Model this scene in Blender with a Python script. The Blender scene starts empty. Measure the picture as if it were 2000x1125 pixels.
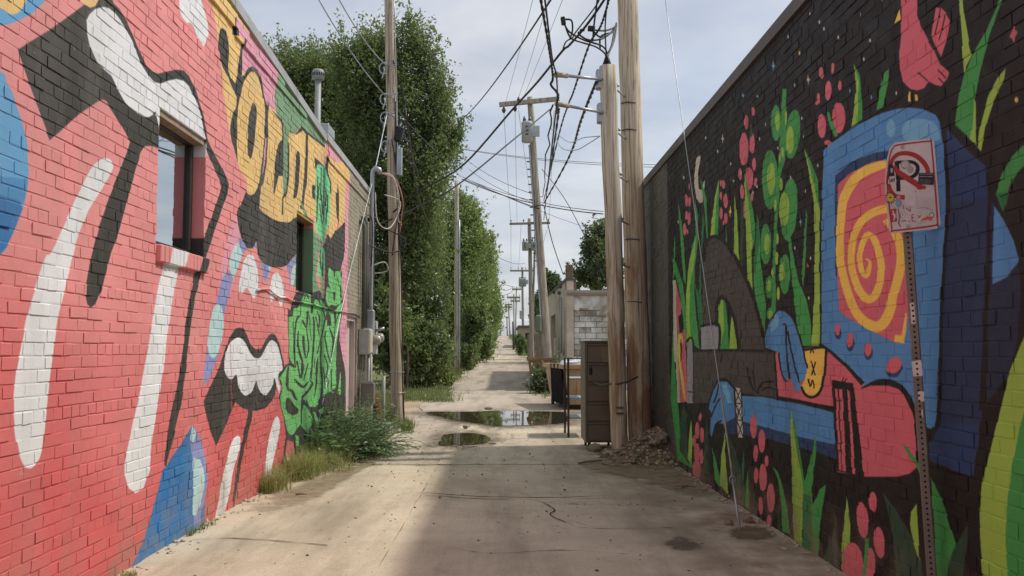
import bpy, math, random
import numpy as np
from mathutils import Vector, Matrix, Euler
random.seed(7); RNG = np.random.default_rng(11)
SC = bpy.context.scene; COL = SC.collection
R = math.radians
# ------------------------------------------------------------------ camera
F = 1740.0; CAMZ = 1.425
cam_d = bpy.data.cameras.new('camera'); cam = bpy.data.objects.new('camera', cam_d); COL.objects.link(cam)
cam_d.sensor_width = 36; cam_d.lens = 36 * F / 2000; cam_d.clip_start = .05; cam_d.clip_end = 3000
cam.location = (0, 0, CAMZ); cam.rotation_euler = (R(90 + 3.94), 0, R(-.63)); SC.camera = cam
ROT = Euler((R(90 + 3.94), 0, R(-.63))).to_matrix()
# ------------------------------------------------------------------ sky and sun
SUN = Vector((1, .2, 1.41)).normalized()
EL = math.asin(SUN.z); AZ = math.atan2(SUN.x, SUN.y)
w = bpy.data.worlds.new('World'); SC.world = w; w.use_nodes = True
nt = w.node_tree; nt.nodes.clear(); N = nt.nodes.new; L = nt.links.new
out = N('ShaderNodeOutputWorld'); bg = N('ShaderNodeBackground'); sky = N('ShaderNodeTexSky')
sky.sky_type = 'NISHITA'; sky.sun_disc = False; sky.sun_elevation = EL; sky.sun_rotation = AZ; sky.dust_density = 2.5
tc = N('ShaderNodeTexCoord'); sx = N('ShaderNodeSeparateXYZ'); L(tc.outputs['Generated'], sx.inputs[0])
zz = N('ShaderNodeMath'); zz.operation = 'MAXIMUM'; L(sx.outputs[2], zz.inputs[0]); zz.inputs[1].default_value = 0
za = N('ShaderNodeMath'); za.operation = 'ADD'; L(zz.outputs[0], za.inputs[0]); za.inputs[1].default_value = .16
cv = N('ShaderNodeCombineXYZ')
for k in (0, 1):
    d = N('ShaderNodeMath'); d.operation = 'DIVIDE'; L(sx.outputs[k], d.inputs[0]); L(za.outputs[0], d.inputs[1]); L(d.outputs[0], cv.inputs[k])
n1 = N('ShaderNodeTexNoise'); n1.inputs['Scale'].default_value = .9; n1.inputs['Detail'].default_value = 7; n1.inputs['Roughness'].default_value = .55
L(cv.outputs[0], n1.inputs['Vector'])
rp = N('ShaderNodeValToRGB'); rp.color_ramp.elements[0].position = .34; rp.color_ramp.elements[1].position = .58
rp.color_ramp.elements[0].color = (.35, .35, .35, 1); rp.color_ramp.elements[1].color = (.90, .90, .90, 1)
L(n1.outputs[0], rp.inputs[0])
n2 = N('ShaderNodeTexNoise'); n2.inputs['Scale'].default_value = 2.1; n2.inputs['Detail'].default_value = 6; L(cv.outputs[0], n2.inputs['Vector'])
cr = N('ShaderNodeValToRGB'); cr.color_ramp.elements[0].position = .35; cr.color_ramp.elements[1].position = .68
CLOUD = .76
cr.color_ramp.elements[0].color = (.53, .565, .635, 1); cr.color_ramp.elements[1].color = (.76, .77, .79, 1); L(n2.outputs[0], cr.inputs[0])
cs = N('ShaderNodeVectorMath'); cs.operation = 'SCALE'; L(cr.outputs[0], cs.inputs[0]); cs.inputs['Scale'].default_value = 10 * CLOUD
mx = N('ShaderNodeMix'); mx.data_type = 'RGBA'; L(rp.outputs[0], mx.inputs[0]); L(sky.outputs[0], mx.inputs[6]); L(cs.outputs[0], mx.inputs[7])
L(mx.outputs[2], bg.inputs[0]); bg.inputs[1].default_value = .1; L(bg.outputs[0], out.inputs[0])
sd = bpy.data.lights.new('sun', 'SUN'); sd.energy = 2.1; sd.angle = R(2.2); sd.color = (1, .93, .82)
so = bpy.data.objects.new('sun', sd); COL.objects.link(so); so.location = (30, 0, 40)
so.rotation_euler = SUN.to_track_quat('Z', 'Y').to_euler()
vs = SC.view_settings; vs.view_transform = 'Standard'; vs.look = 'None'; vs.exposure = .55; vs.gamma = 1; vs.use_curve_mapping = False
# ------------------------------------------------------------------ pixel <-> place
def ray(px, py): return ROT @ Vector(((px - 1000) / F, -(py - 562.5) / F, -1))
def onX(px, py, X):
    d = ray(px, py); t = X / d.x; return Vector((X, d.y * t, CAMZ + d.z * t))
def onY(px, py, Y):
    d = ray(px, py); t = Y / d.y; return Vector((d.x * t, Y, CAMZ + d.z * t))
def onZ(px, py, z=0):
    d = ray(px, py); t = (z - CAMZ) / d.z; return Vector((d.x * t, d.y * t, z))
GY = [-80, 26, 40, 50, 70, 110, 150, 200, 230, 300, 900]; GZ = [0, 0, .12, .3, .8, 1.9, 3.1, 4.5, 4.75, 4.6, 4.6]
_ys = np.linspace(-80, 900, 1961); _zs = np.convolve(np.pad(np.interp(_ys, GY, GZ), 8, mode='edge'), np.ones(17) / 17, 'valid')
def gz(y): return float(np.interp(y, _ys, _zs))
RI = ROT.transposed()
def proj(p):
    v = RI @ (Vector(p) - Vector((0, 0, CAMZ)))
    if v.z > -.05: return None
    return (1000 + F * v.x / -v.z, 562.5 - F * v.y / -v.z)
def lin(c):
    return tuple(((x / 255 / 12.92) if x / 255 <= .04045 else ((x / 255 + .055) / 1.055) ** 2.4) for x in c)
# ------------------------------------------------------------------ object helpers
ORG = {}
def tag(o, label=None, cat=None, group=None, kind=None):
    if label: o['label'] = label
    if cat: o['category'] = cat
    if group: o['group'] = group
    if kind: o['kind'] = kind
    return o
def empty(name, loc, label, cat, group=None):
    o = bpy.data.objects.new(name, None); COL.objects.link(o); o.location = loc; o.empty_display_size = .2
    ORG[o.name] = Vector(loc); return tag(o, label, cat, group)
class MB:
    def __init__(s): s.v = []; s.f = []; s.sm = []
    def add(s, vs, fs, smooth=False):
        b = len(s.v); s.v += [tuple(v) for v in vs]; s.f += [tuple(i + b for i in f) for f in fs]; s.sm += [smooth] * len(fs); return s
    def box(s, a, b, m=None, bev=0):
        x0, y0, z0 = a; x1, y1, z1 = b
        if bev:
            vs = []
            for (X, Y, Z, i) in [(x, y, z, i) for z in (z0, z1) for y in (y0, y1) for x in (x0, x1) for i in range(3)]:
                p = [X, Y, Z]; mid = ((x0 + x1) / 2, (y0 + y1) / 2, (z0 + z1) / 2)
                for k in range(3):
                    if k != i: p[k] += bev if p[k] < mid[k] else -bev
                vs.append(p)
            def I(x, y, z, i): return (z * 4 + y * 2 + x) * 3 + i
            fs = []
            for k in range(3):
                for e in (0, 1):
                    o1, o2 = [j for j in range(3) if j != k]
                    q = []
                    for (p, r) in ((0, 0), (1, 0), (1, 1), (0, 1)):
                        c = [0, 0, 0]; c[k] = e; c[o1] = p; c[o2] = r; q.append(I(*c, k))
                    fs.append(q)
            for k in range(3):
                o1, o2 = [j for j in range(3) if j != k]
                for p in (0, 1):
                    for r in (0, 1):
                        q = []
                        for e in (0, 1):
                            c = [0, 0, 0]; c[k] = e; c[o1] = p; c[o2] = r; q.append((I(*c, o1), I(*c, o2)))
                        fs.append([q[0][0], q[1][0], q[1][1], q[0][1]])
            for c in [(x, y, z) for x in (0, 1) for y in (0, 1) for z in (0, 1)]: fs.append([I(*c, 0), I(*c, 1), I(*c, 2)])
        else:
            vs = [(x, y, z) for z in (z0, z1) for y in (y0, y1) for x in (x0, x1)]
            fs = [(0, 2, 3, 1), (4, 5, 7, 6), (0, 1, 5, 4), (2, 6, 7, 3), (0, 4, 6, 2), (1, 3, 7, 5)]
        if m is not None: vs = [m @ Vector(v) for v in vs]
        return s.add(vs, fs)
    def tube(s, path, r, n=8, cap=True, smooth=True):
        P = [Vector(p) for p in path]; rs = r if isinstance(r, (list, tuple)) else [r] * len(P)
        vs = []; u = None
        for i, p in enumerate(P):
            t = (P[min(i + 1, len(P) - 1)] - P[max(i - 1, 0)])
            t = t.normalized() if t.length > 1e-9 else Vector((0, 0, 1))
            if u is None:
                u = t.orthogonal().normalized()
            else:
                u = (u - t * u.dot(t)); u = u.normalized() if u.length > 1e-6 else t.orthogonal().normalized()
            w_ = t.cross(u)
            for k in range(n):
                a = 2 * math.pi * k / n; vs.append(p + (u * math.cos(a) + w_ * math.sin(a)) * rs[i])
        fs = [(i * n + k, i * n + (k + 1) % n, (i + 1) * n + (k + 1) % n, (i + 1) * n + k) for i in range(len(P) - 1) for k in range(n)]
        s.add(vs, fs, smooth)
        if cap:
            b = len(s.v) - len(vs); s.f += [tuple(b + k for k in reversed(range(n))), tuple(b + (len(P) - 1) * n + k for k in range(n))]; s.sm += [False, False]
        return s
    def ball(s, c, r, n=10, m=6, jit=0):
        rx, ry, rz = r if isinstance(r, (tuple, list)) else (r, r, r); vs = [Vector(c) + Vector((0, 0, -rz))]
        for j in range(1, m):
            b = -math.pi / 2 + math.pi * j / m
            for k in range(n):
                a = 2 * math.pi * k / n; q = 1 + random.uniform(-jit, jit)
                vs.append(Vector(c) + Vector((rx * math.cos(b) * math.cos(a) * q, ry * math.cos(b) * math.sin(a) * q, rz * math.sin(b) * q)))
        vs.append(Vector(c) + Vector((0, 0, rz))); T = len(vs) - 1; fs = []
        for k in range(n):
            fs.append((0, 1 + (k + 1) % n, 1 + k)); fs.append((T, 1 + (m - 2) * n + k, 1 + (m - 2) * n + (k + 1) % n))
            for j in range(m - 2): fs.append((1 + j * n + k, 1 + j * n + (k + 1) % n, 1 + (j + 1) * n + (k + 1) % n, 1 + (j + 1) * n + k))
        return s.add(vs, fs, jit == 0)
    def prism(s, pts, off):
        n = len(pts); off = Vector(off); vs = [Vector(p) for p in pts] + [Vector(p) + off for p in pts]
        return s.add(vs, [tuple(range(n)), tuple(reversed(range(n, 2 * n)))] + [(i, (i + 1) % n, n + (i + 1) % n, n + i) for i in range(n)])
    def quad(s, *pts): return s.add(pts, [tuple(range(len(pts)))])
    def build(s, name, mat, parent=None, label=None, cat=None, group=None, kind=None, org=None):
        if org is None: org = ORG[parent.name] if parent is not None else Vector((0, 0, 0))
        else: org = Vector(org)
        me = bpy.data.meshes.new(name); me.from_pydata([tuple(Vector(v) - org) for v in s.v], [], s.f)
        me.polygons.foreach_set('use_smooth', s.sm); me.materials.append(mat); me.update()
        o = bpy.data.objects.new(name, me); COL.objects.link(o)
        if parent is not None:
            o.parent = parent; o.location = org - ORG[parent.name]
        else: o.location = org
        ORG[o.name] = org; return tag(o, label, cat, group, kind)
def thing(name, mb, mat, label, cat, group=None):     # a thing that is one mesh, origin at its lowest middle
    v = np.array(mb.v); lo = v.min(0); hi = v.max(0)
    return mb.build(name, mat, None, label, cat, group, None, ((lo[0] + hi[0]) / 2, (lo[1] + hi[1]) / 2, lo[2]))
def fast(name, V, Q, mat, parent=None, org=None, smooth=False):   # numpy quads
    if org is None: org = ORG[parent.name] if parent is not None else Vector((0, 0, 0))
    org = Vector(org); me = bpy.data.meshes.new(name); V = np.asarray(V, np.float32) - np.array(org, np.float32); Q = np.asarray(Q, np.int32); k = Q.shape[1]
    me.vertices.add(len(V)); me.vertices.foreach_set('co', V.ravel()); me.loops.add(Q.size); me.loops.foreach_set('vertex_index', Q.ravel())
    me.polygons.add(len(Q)); me.polygons.foreach_set('loop_start', np.arange(0, Q.size, k, dtype=np.int32)); me.polygons.foreach_set('loop_total', np.full(len(Q), k, np.int32))
    me.polygons.foreach_set('use_smooth', np.full(len(Q), smooth, bool))
    me.materials.append(mat); me.update(calc_edges=True)
    o = bpy.data.objects.new(name, me); COL.objects.link(o)
    if parent is not None: o.parent = parent; o.location = org - ORG[parent.name]
    else: o.location = org
    ORG[o.name] = org; return o
def children(o): return [c for c in COL.objects if c.parent == o]
def dup(o, parent=None):
    c = o.copy(); COL.objects.link(c); c.parent = parent
    for ch in children(o): dup(ch, c)
    return c
def crom(P, n=6, closed=True):
    P = [Vector((p[0], p[1])) for p in P]; m = len(P); o = []
    for i in range(m if closed else m - 1):
        if closed: p0, p1, p2, p3 = P[i - 1], P[i], P[(i + 1) % m], P[(i + 2) % m]
        else: p0, p1, p2, p3 = P[max(i - 1, 0)], P[i], P[i + 1], P[min(i + 2, m - 1)]
        for k in range(n):
            t = k / n; o.append(.5 * ((2 * p1) + (p2 - p0) * t + (2 * p0 - 5 * p1 + 4 * p2 - p3) * t * t + (3 * p1 - p0 - 3 * p2 + p3) * t ** 3))
    if not closed: o.append(P[-1])
    return [(p.x, p.y) for p in o]
def stroke(P, wd, n=5):
    """polygon outline of a brush stroke along P; wd a width or list of widths"""
    ws = wd if isinstance(wd, (list, tuple)) else [wd] * len(P)
    C = crom(P, n, False); W = np.interp(np.linspace(0, 1, len(C)), np.linspace(0, 1, len(ws)), ws)
    a = []; b = []
    for i, p in enumerate(C):
        q = Vector(C[min(i + 1, len(C) - 1)]) - Vector(C[max(i - 1, 0)]); q = q.normalized() if q.length else Vector((1, 0)); nn = Vector((-q.y, q.x)) * W[i] / 2
        a.append((p[0] + nn.x, p[1] + nn.y)); b.append((p[0] - nn.x, p[1] - nn.y))
    return a + b[::-1]
def ell(cx, cy, rx, ry, rot=0, n=20):
    c, s = math.cos(R(rot)), math.sin(R(rot)); o = []
    for k in range(n):
        a = 2 * math.pi * k / n; x, y = rx * math.cos(a), ry * math.sin(a); o.append((cx + x * c - y * s, cy + x * s + y * c))
    return o
# ------------------------------------------------------------------ materials
class NT:
    def __init__(s, name):
        s.m = bpy.data.materials.new(name); s.m.use_nodes = True; s.t = s.m.node_tree; s.t.nodes.clear()
        s.out = s.n('ShaderNodeOutputMaterial'); s.p = s.n('ShaderNodeBsdfPrincipled'); s.l(s.p.outputs[0], s.out.inputs[0])
        s.pos = s.n('ShaderNodeNewGeometry').outputs['Position']
    def n(s, t, **k):
        o = s.t.nodes.new(t)
        for a, b in k.items(): setattr(o, a, b)
        return o
    def l(s, a, b): s.t.links.new(a, b)
    def scalepos(s, v):
        q = s.n('ShaderNodeVectorMath', operation='MULTIPLY'); s.l(s.pos, q.inputs[0]); q.inputs[1].default_value = v; return q.outputs[0]
    def noise(s, scale, detail=4, rough=.6, vec=None, dist=0):
        q = s.n('ShaderNodeTexNoise'); q.inputs['Scale'].default_value = scale; q.inputs['Detail'].default_value = detail; q.inputs['Roughness'].default_value = rough
        q.inputs['Distortion'].default_value = dist; s.l(vec if vec is not None else s.pos, q.inputs['Vector']); return q.outputs[0]
    def ramp(s, x, stops):
        q = s.n('ShaderNodeValToRGB'); e = q.color_ramp.elements
        while len(e) < len(stops): e.new(.5)
        for k, (p, c) in enumerate(stops):
            e[k].position = p; e[k].color = (*(c if isinstance(c, (tuple, list)) else (c, c, c)), 1)
        s.l(x, q.inputs[0]); return q.outputs[0]
    def mix(s, f, a, b, blend='MIX'):
        q = s.n('ShaderNodeMix', data_type='RGBA', blend_type=blend)
        for sock, v in ((q.inputs[0], f), (q.inputs[6], a), (q.inputs[7], b)):
            if hasattr(v, 'links'): s.l(v, sock)
            elif isinstance(v, (int, float)): sock.default_value = v
            else: sock.default_value = (*v, 1)
        return q.outputs[2]
    def bump(s, h, st, dist=.01):
        q = s.n('ShaderNodeBump'); q.inputs['Strength'].default_value = st; q.inputs['Distance'].default_value = dist; s.l(h, q.inputs['Height']); s.l(q.outputs[0], s.p.inputs['Normal'])
    def fin(s, col=None, rough=.8, spec=.3, metal=0):
        if col is not None:
            if hasattr(col, 'links'): s.l(col, s.p.inputs['Base Color'])
            else: s.p.inputs['Base Color'].default_value = (*col, 1)
        if hasattr(rough, 'links'): s.l(rough, s.p.inputs['Roughness'])
        else: s.p.inputs['Roughness'].default_value = rough
        s.p.inputs['Specular IOR Level'].default_value = spec; s.p.inputs['Metallic'].default_value = metal; return s.m
def paint(name, c, rough=.7, var=.18, scale=5, bump=.15, bscale=70, metal=0, spec=.3, dirt=None, dirt_amt=.5):
    s = NT(name); n = s.noise(scale, 5); c = Vector(c)
    col = s.ramp(n, [(.3, tuple(c * (1 - var))), (.7, tuple(c * (1 + var)))])
    if dirt:
        d = s.ramp(s.noise(scale * .37, 7, .65, dist=.4), [(.48, 0.), (.66, dirt_amt)]); col = s.mix(d, col, dirt)
    if bump: s.bump(s.noise(bscale, 3), bump)
    return s.fin(col, rough, spec, metal)
def wood(name, base, dark, red=None):
    s = NT(name); g = s.noise(1, 8, .72, s.scalepos((17, 17, .55)), 1.6); col = s.ramp(g, [(.40, dark), (.5, base), (.60, tuple(min(.8, x * 1.22) for x in base))])
    if red:
        pr = s.ramp(s.noise(1, 5, .65, s.scalepos((5, 5, .9)), .5), [(.44, 0.), (.56, .85)]); sp = s.n('ShaderNodeSeparateXYZ'); s.l(s.pos, sp.inputs[0]); mr = s.n('ShaderNodeMapRange', interpolation_type='SMOOTHSTEP'); s.l(sp.outputs[2], mr.inputs[0]); mr.inputs[1].default_value = 4.4; mr.inputs[2].default_value = 1.8; pr = s.mix(1.0, pr, mr.outputs[0], 'MULTIPLY'); col = s.mix(pr, col, s.ramp(g, [(.3, tuple(x * .5 for x in red)), (.7, red)]))
    ck = s.ramp(s.noise(1, 3, .5, s.scalepos((34, 34, .6))), [(.33, 1.), (.38, 0.)]); col = s.mix(s.ramp(ck, [(0, 0.), (1, .7)]), col, tuple(x * .3 for x in dark))
    s.bump(g, .5, .02); return s.fin(col, .9, .15)
def leafmat(name, cols, trans=.48, tcol=(.36, .48, .12)):
    s = NT(name); q = s.n('ShaderNodeNewGeometry'); rnd = q.outputs['Random Per Island']
    big = s.noise(.7, 3); k = len(cols); col = s.ramp(rnd, [((i + .5) / k, c) for i, c in enumerate(cols)])
    col = s.mix(s.ramp(big, [(.35, 0.), (.65, .55)]), col, cols[-1]); s.fin(col, .34, .7)
    tr = s.n('ShaderNodeBsdfTranslucent'); s.l(s.mix(.5, col, tcol), tr.inputs[0]); mxs = s.n('ShaderNodeMixShader'); mxs.inputs[0].default_value = trans
    s.l(s.p.outputs[0], mxs.inputs[1]); s.l(tr.outputs[0], mxs.inputs[2]); s.l(mxs.outputs[0], s.out.inputs[0]); return s.m
# ------------------------------------------------------------------ murals: flat paint, traced onto the wall planes
XL, XR = -2.42, 2.16
RES = 220
CL = {k: np.array(v, np.float32) / 255 for k, v in dict(
    pink=(230, 148, 147), red=(206, 98, 99), white=(230, 232, 234), black=(62, 60, 54), yellow=(232, 196, 128), sky=(98, 166, 214), blue=(46, 116, 176),
    lilac=(142, 150, 198), mint=(186, 216, 218), lpink=(226, 160, 178), green=(118, 196, 116), gmint=(122, 216, 150), sage=(124, 158, 122), beige=(154, 147, 128), rbrick=(96, 88, 78), stone=(178, 168, 160),
    Kb=(37, 35, 32), gl=(164, 214, 90), gm=(76, 172, 88), gd=(50, 132, 80), gk=(54, 88, 66), rose=(222, 118, 130), bl=(92, 158, 214), nv=(50, 76, 116), nv2=(46, 58, 80), lb=(124, 194, 230), ye=(255, 224, 104),
    gr=(164, 168, 176), ch=(84, 81, 76), cream=(212, 206, 184), wr=(216, 216, 212), panel=(92, 91, 84), bd=(64, 114, 168)).items()}
class Canvas:
    def __init__(s, y0, y1, h, bgc, X):
        s.y0, s.y1, s.h, s.X = y0, y1, h, X; s.W = int((y1 - y0) * RES); s.H = int(h * RES)
        s.a = np.empty((s.H, s.W, 3), np.float32); s.a[:] = CL[bgc]
    def uv(s, px):
        o = []
        for x, y in px:
            p = onX(x, y, s.X); o.append(((p.y - s.y0) * RES, p.z * RES))
        return np.array(o)
    def fill(s, px, col, al=1.0):
        P = s.uv(px); c = CL[col] if isinstance(col, str) else col
        x, y = P[:, 0], P[:, 1]; ya = max(0, int(math.floor(y.min()))); yb = min(s.H - 1, int(math.ceil(y.max())))
        xa = max(0, int(math.floor(x.min())) - 1); xb = min(s.W - 1, int(math.ceil(x.max())) + 1)
        if yb < ya or xb <= xa: return
        wl = xb - xa + 1; cov = np.zeros((yb - ya + 1, wl + 2), np.float32)
        x2, y2 = np.roll(x, -1), np.roll(y, -1); SS = 3
        for r in range(yb - ya + 1):
            for q in range(SS):
                yy = ya + r + (q + .5) / SS; m = (y <= yy) != (y2 <= yy)
                if not m.any(): continue
                xs = np.sort(x[m] + (yy - y[m]) * (x2[m] - x[m]) / (y2[m] - y[m])) - xa
                for k in range(0, len(xs) - 1, 2):
                    a = min(max(xs[k], 0), wl); b = min(max(xs[k + 1], 0), wl)
                    if b <= a: continue
                    ia, ib = int(a), int(b)
                    if ia == ib: cov[r, ia] += (b - a) / SS
                    else:
                        cov[r, ia] += (ia + 1 - a) / SS; cov[r, ia + 1:ib] += 1 / SS; cov[r, ib] += (b - ib) / SS
        k = np.clip(cov[:, :wl], 0, 1)[..., None] * al; t = s.a[ya:yb + 1, xa:xb + 1]; t += (c - t) * k
    def image(s, name):
        im = bpy.data.images.new(name, s.W, s.H); d = np.ones((s.H, s.W, 4), np.float32); d[..., :3] = np.clip(s.a, 0, 1)
        im.pixels.foreach_set(d.ravel()); im.pack(); return im
def K(ox, oy, sc): return lambda *P: [(ox + x / sc, oy + y / sc) for x, y in P]
R0 = K(0, 0, 5); L1 = K(280, 200, 5.625); L2 = K(280, 400, 5.625); L3 = K(0, 500, 5); L4 = K(0, 550, 1.956); A_ = K(0, 0, 1.876); B_ = K(0, 180, 3.5156)
C1 = K(390, 0, 5.625); C2 = K(430, 180, 5.625); C3 = K(540, 220, 5.625); C4 = K(430, 360, 5.625); C5 = K(540, 540, 5.625); C6 = K(530, 700, 5.921); C7 = K(380, 620, 4.327)
D_ = K(380, 380, 2.8125); E_ = K(380, 620, 2.8125); F_ = K(540, 380, 5.625); K5 = K(150, 900, 5)
lm = Canvas(3.3, 16.3, 5.4, 'pink', XL)
# sprayed fade from pink to red low on the wall
zz_ = np.linspace(0, 5.4, lm.H)[:, None]; yy_ = np.linspace(3.3, 16.3, lm.W)[None, :]
wv = .25 * np.sin(yy_ * 1.7) + .18 * np.sin(yy_ * 3.9 + zz_ * 2) + .12 * np.sin(zz_ * 7 + yy_)
fade = np.clip((1.9 + wv - zz_) / 1.5, 0, 1)[..., None]; lm.a += (CL['red'] - lm.a) * fade
S = lambda pts, n=5: crom(pts, n)
def lf(pts, col, smooth=0): lm.fill(S(pts) if smooth else pts, col)
lf([(-90, -60), (86, -40), (86, 0), (72, 16), (58, 28), (40, 38), (20, 46), (0, 50), (-90, 58)], 'sky')
lf(R0((0, -60), (250, -60), (250, 0), (225, 60), (195, 105), (150, 138), (110, 142), (75, 130), (35, 95), (-100, 40)), 'yellow')
lf([(-90, 100), (0, 139), (12, 160), (22, 182), (34, 217), (46, 250), (53, 300), (54, 340), (51, 375), (43, 408), (26, 453), (12, 482), (0, 496), (-90, 560)], 'sky', 1)
lf([(-90, 360), (0, 370), (40, 395), (43, 408), (26, 453), (12, 482), (0, 496), (-90, 560)], 'blue')
lf([(-90, 330), (0, 345), (53, 350), (51, 375), (46, 396), (0, 380), (-90, 370)], (CL['sky'] + CL['blue']) / 2)
# big black figure and its band down past the window
lf([(33, 98), (100, 55), (162, 11), (176, 2), (190, -8), (200, -16), (212, -8), (220, 6), (232, 18), (246, 40), (258, 66), (270, 96), (284, 128), (296, 140), (308, 144), (324, 140), (344, 136), (358, 138), (368, 148), (380, 172), (388, 200), (395.5, 225), (402.7, 259), (404, 287), (350, 300), (308, 290), (296, 285), (282, 285), (274, 298), (261, 341), (242, 410), (224, 474), (214, 500), (202, 546), (196, 570), (185, 593), (176, 601), (169, 594), (166, 580), (167, 560), (176, 506), (192, 442), (213, 384), (234, 330), (248, 293), (253, 277), (245, 261), (229, 234), (214, 210), (206, 197), (198, 194), (180, 204), (152, 224), (96, 274), (77, 222), (56, 166)], 'black')
lf([(400, 287), (408, 307), (417, 328), (427.6, 351), (432, 365), (427.5, 380), (420, 400), (408, 436), (397, 466), (391, 487), (385, 510), (379, 534), (370, 580), (361, 630), (358, 670), (350, 725), (342, 765), (327, 836), (319.5, 908), (323, 912), (337, 857), (353, 790), (361, 724), (368, 670), (372, 630), (380, 580), (392, 534), (401, 505), (410, 475), (422, 439), (435, 400), (443, 380), (446, 361), (444, 353), (431, 324), (420, 305), (408, 282), (400, 255)], 'black')
lf(R0((700, -60), (780, 0), (820, 42), (880, 76), (930, 60), (962, 0), (962, -60)), 'yellow')
lf([(200, 13), (212, 16), (222, 24), (234, 40), (246, 58), (258, 80), (266, 104), (274, 124), (288, 146), (300, 160), (312, 163), (328, 157), (344, 154), (358, 158), (368, 168), (378, 190), (384, 202), (390, 220), (396.5, 253), (401, 271), (402.5, 290), (402, 307), (380, 308), (330, 300), (310, 270), (308.5, 246), (304.5, 228), (301.5, 218), (296, 225), (289, 229), (280, 228.5), (272, 224), (250, 207), (240, 196), (230, 178), (222, 160), (216, 148), (202, 136), (188, 122), (178, 100), (173, 80), (169, 60), (168, 40), (174, 28), (186, 17)], 'white')
lf([(205, 309), (214, 311), (218, 318), (218.5, 330), (205, 357), (186, 389), (165, 426), (149, 469), (140, 507), (130, 546), (122, 580), (114, 612), (109, 640), (104, 676), (98, 720), (93, 765), (84, 857), (77, 892), (66, 910), (56, 915), (46, 910), (36, 887), (28, 841), (24.5, 785), (31, 724), (38, 688), (46, 646), (56, 600), (66, 565), (76, 534), (88, 500), (97, 495), (115, 460), (138, 408), (157, 366), (171, 339), (187, 317)], 'white', 1)
lf([(325, 484), (358, 494), (353, 510), (347.6, 523), (343, 551), (337, 578), (332, 612), (326, 650), (322, 686), (318, 722), (307, 790), (296.5, 857), (291, 918), (278.6, 954), (264, 963), (250.5, 954), (243, 928), (243, 900), (250.5, 867), (261, 816), (270, 775), (280, 722), (288, 680), (295, 640), (300, 604), (308, 560), (318, 520)], 'white')
lf(R0((1700, -150), (1740, 0), (1745, 100), (1780, 180), (1820, 222), (1845, 222), (1875, 235), (1900, 290), (1930, 380), (1980, 450), (1996, 440)) + C1((90, 380), (90, 300), (65, 190), (30, 60), (10, 0), (-30, -150)), 'white')
# lettering zone
lf(C1((60, -160), (100, 0), (150, 150), (180, 300), (205, 500), (235, 800), (255, 1000)) + C2((60, 200), (80, 310), (110, 500), (150, 620), (190, 780), (220, 870), (275, 955), (290, 1020)) + C4((285, 80), (300, 105), (340, 118), (385, 90), (420, 20), (440, 30), (430, 150), (427, 250), (470, 310), (560, 370), (640, 405), (690, 412), (750, 418), (800, 390), (835, 350)) + [(612, 425)] + F_((410, 280), (425, 430), (600, 300), (750, 230), (755, 0)) + C3((750, 1100), (770, 740), (900, 800)) + [(725, 340), (560, 60), (450, -120)], 'yellow')
lf(C1((365, 170), (860, 790), (845, 950), (818, 1020), (830, 1200), (785, 1207), (750, 1160), (715, 1100), (695, 960), (665, 840), (620, 760), (570, 725), (520, 760), (480, 820), (462, 760), (465, 560), (480, 480), (430, 420), (372, 360)), 'lpink')
lf([(538, 120), (650, 250), (634, 284)] + C3((530, 375), (400, 265), (300, 190), (260, 150), (200, 235), (140, 200), (125, 330), (128, 600), (120, 820), (105, 900), (75, 935), (68, 700), (68, 500), (62, 300), (60, 110), (0, 30)) + C2((605, 190), (590, 60), (600, 0)), 'sage')
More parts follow.
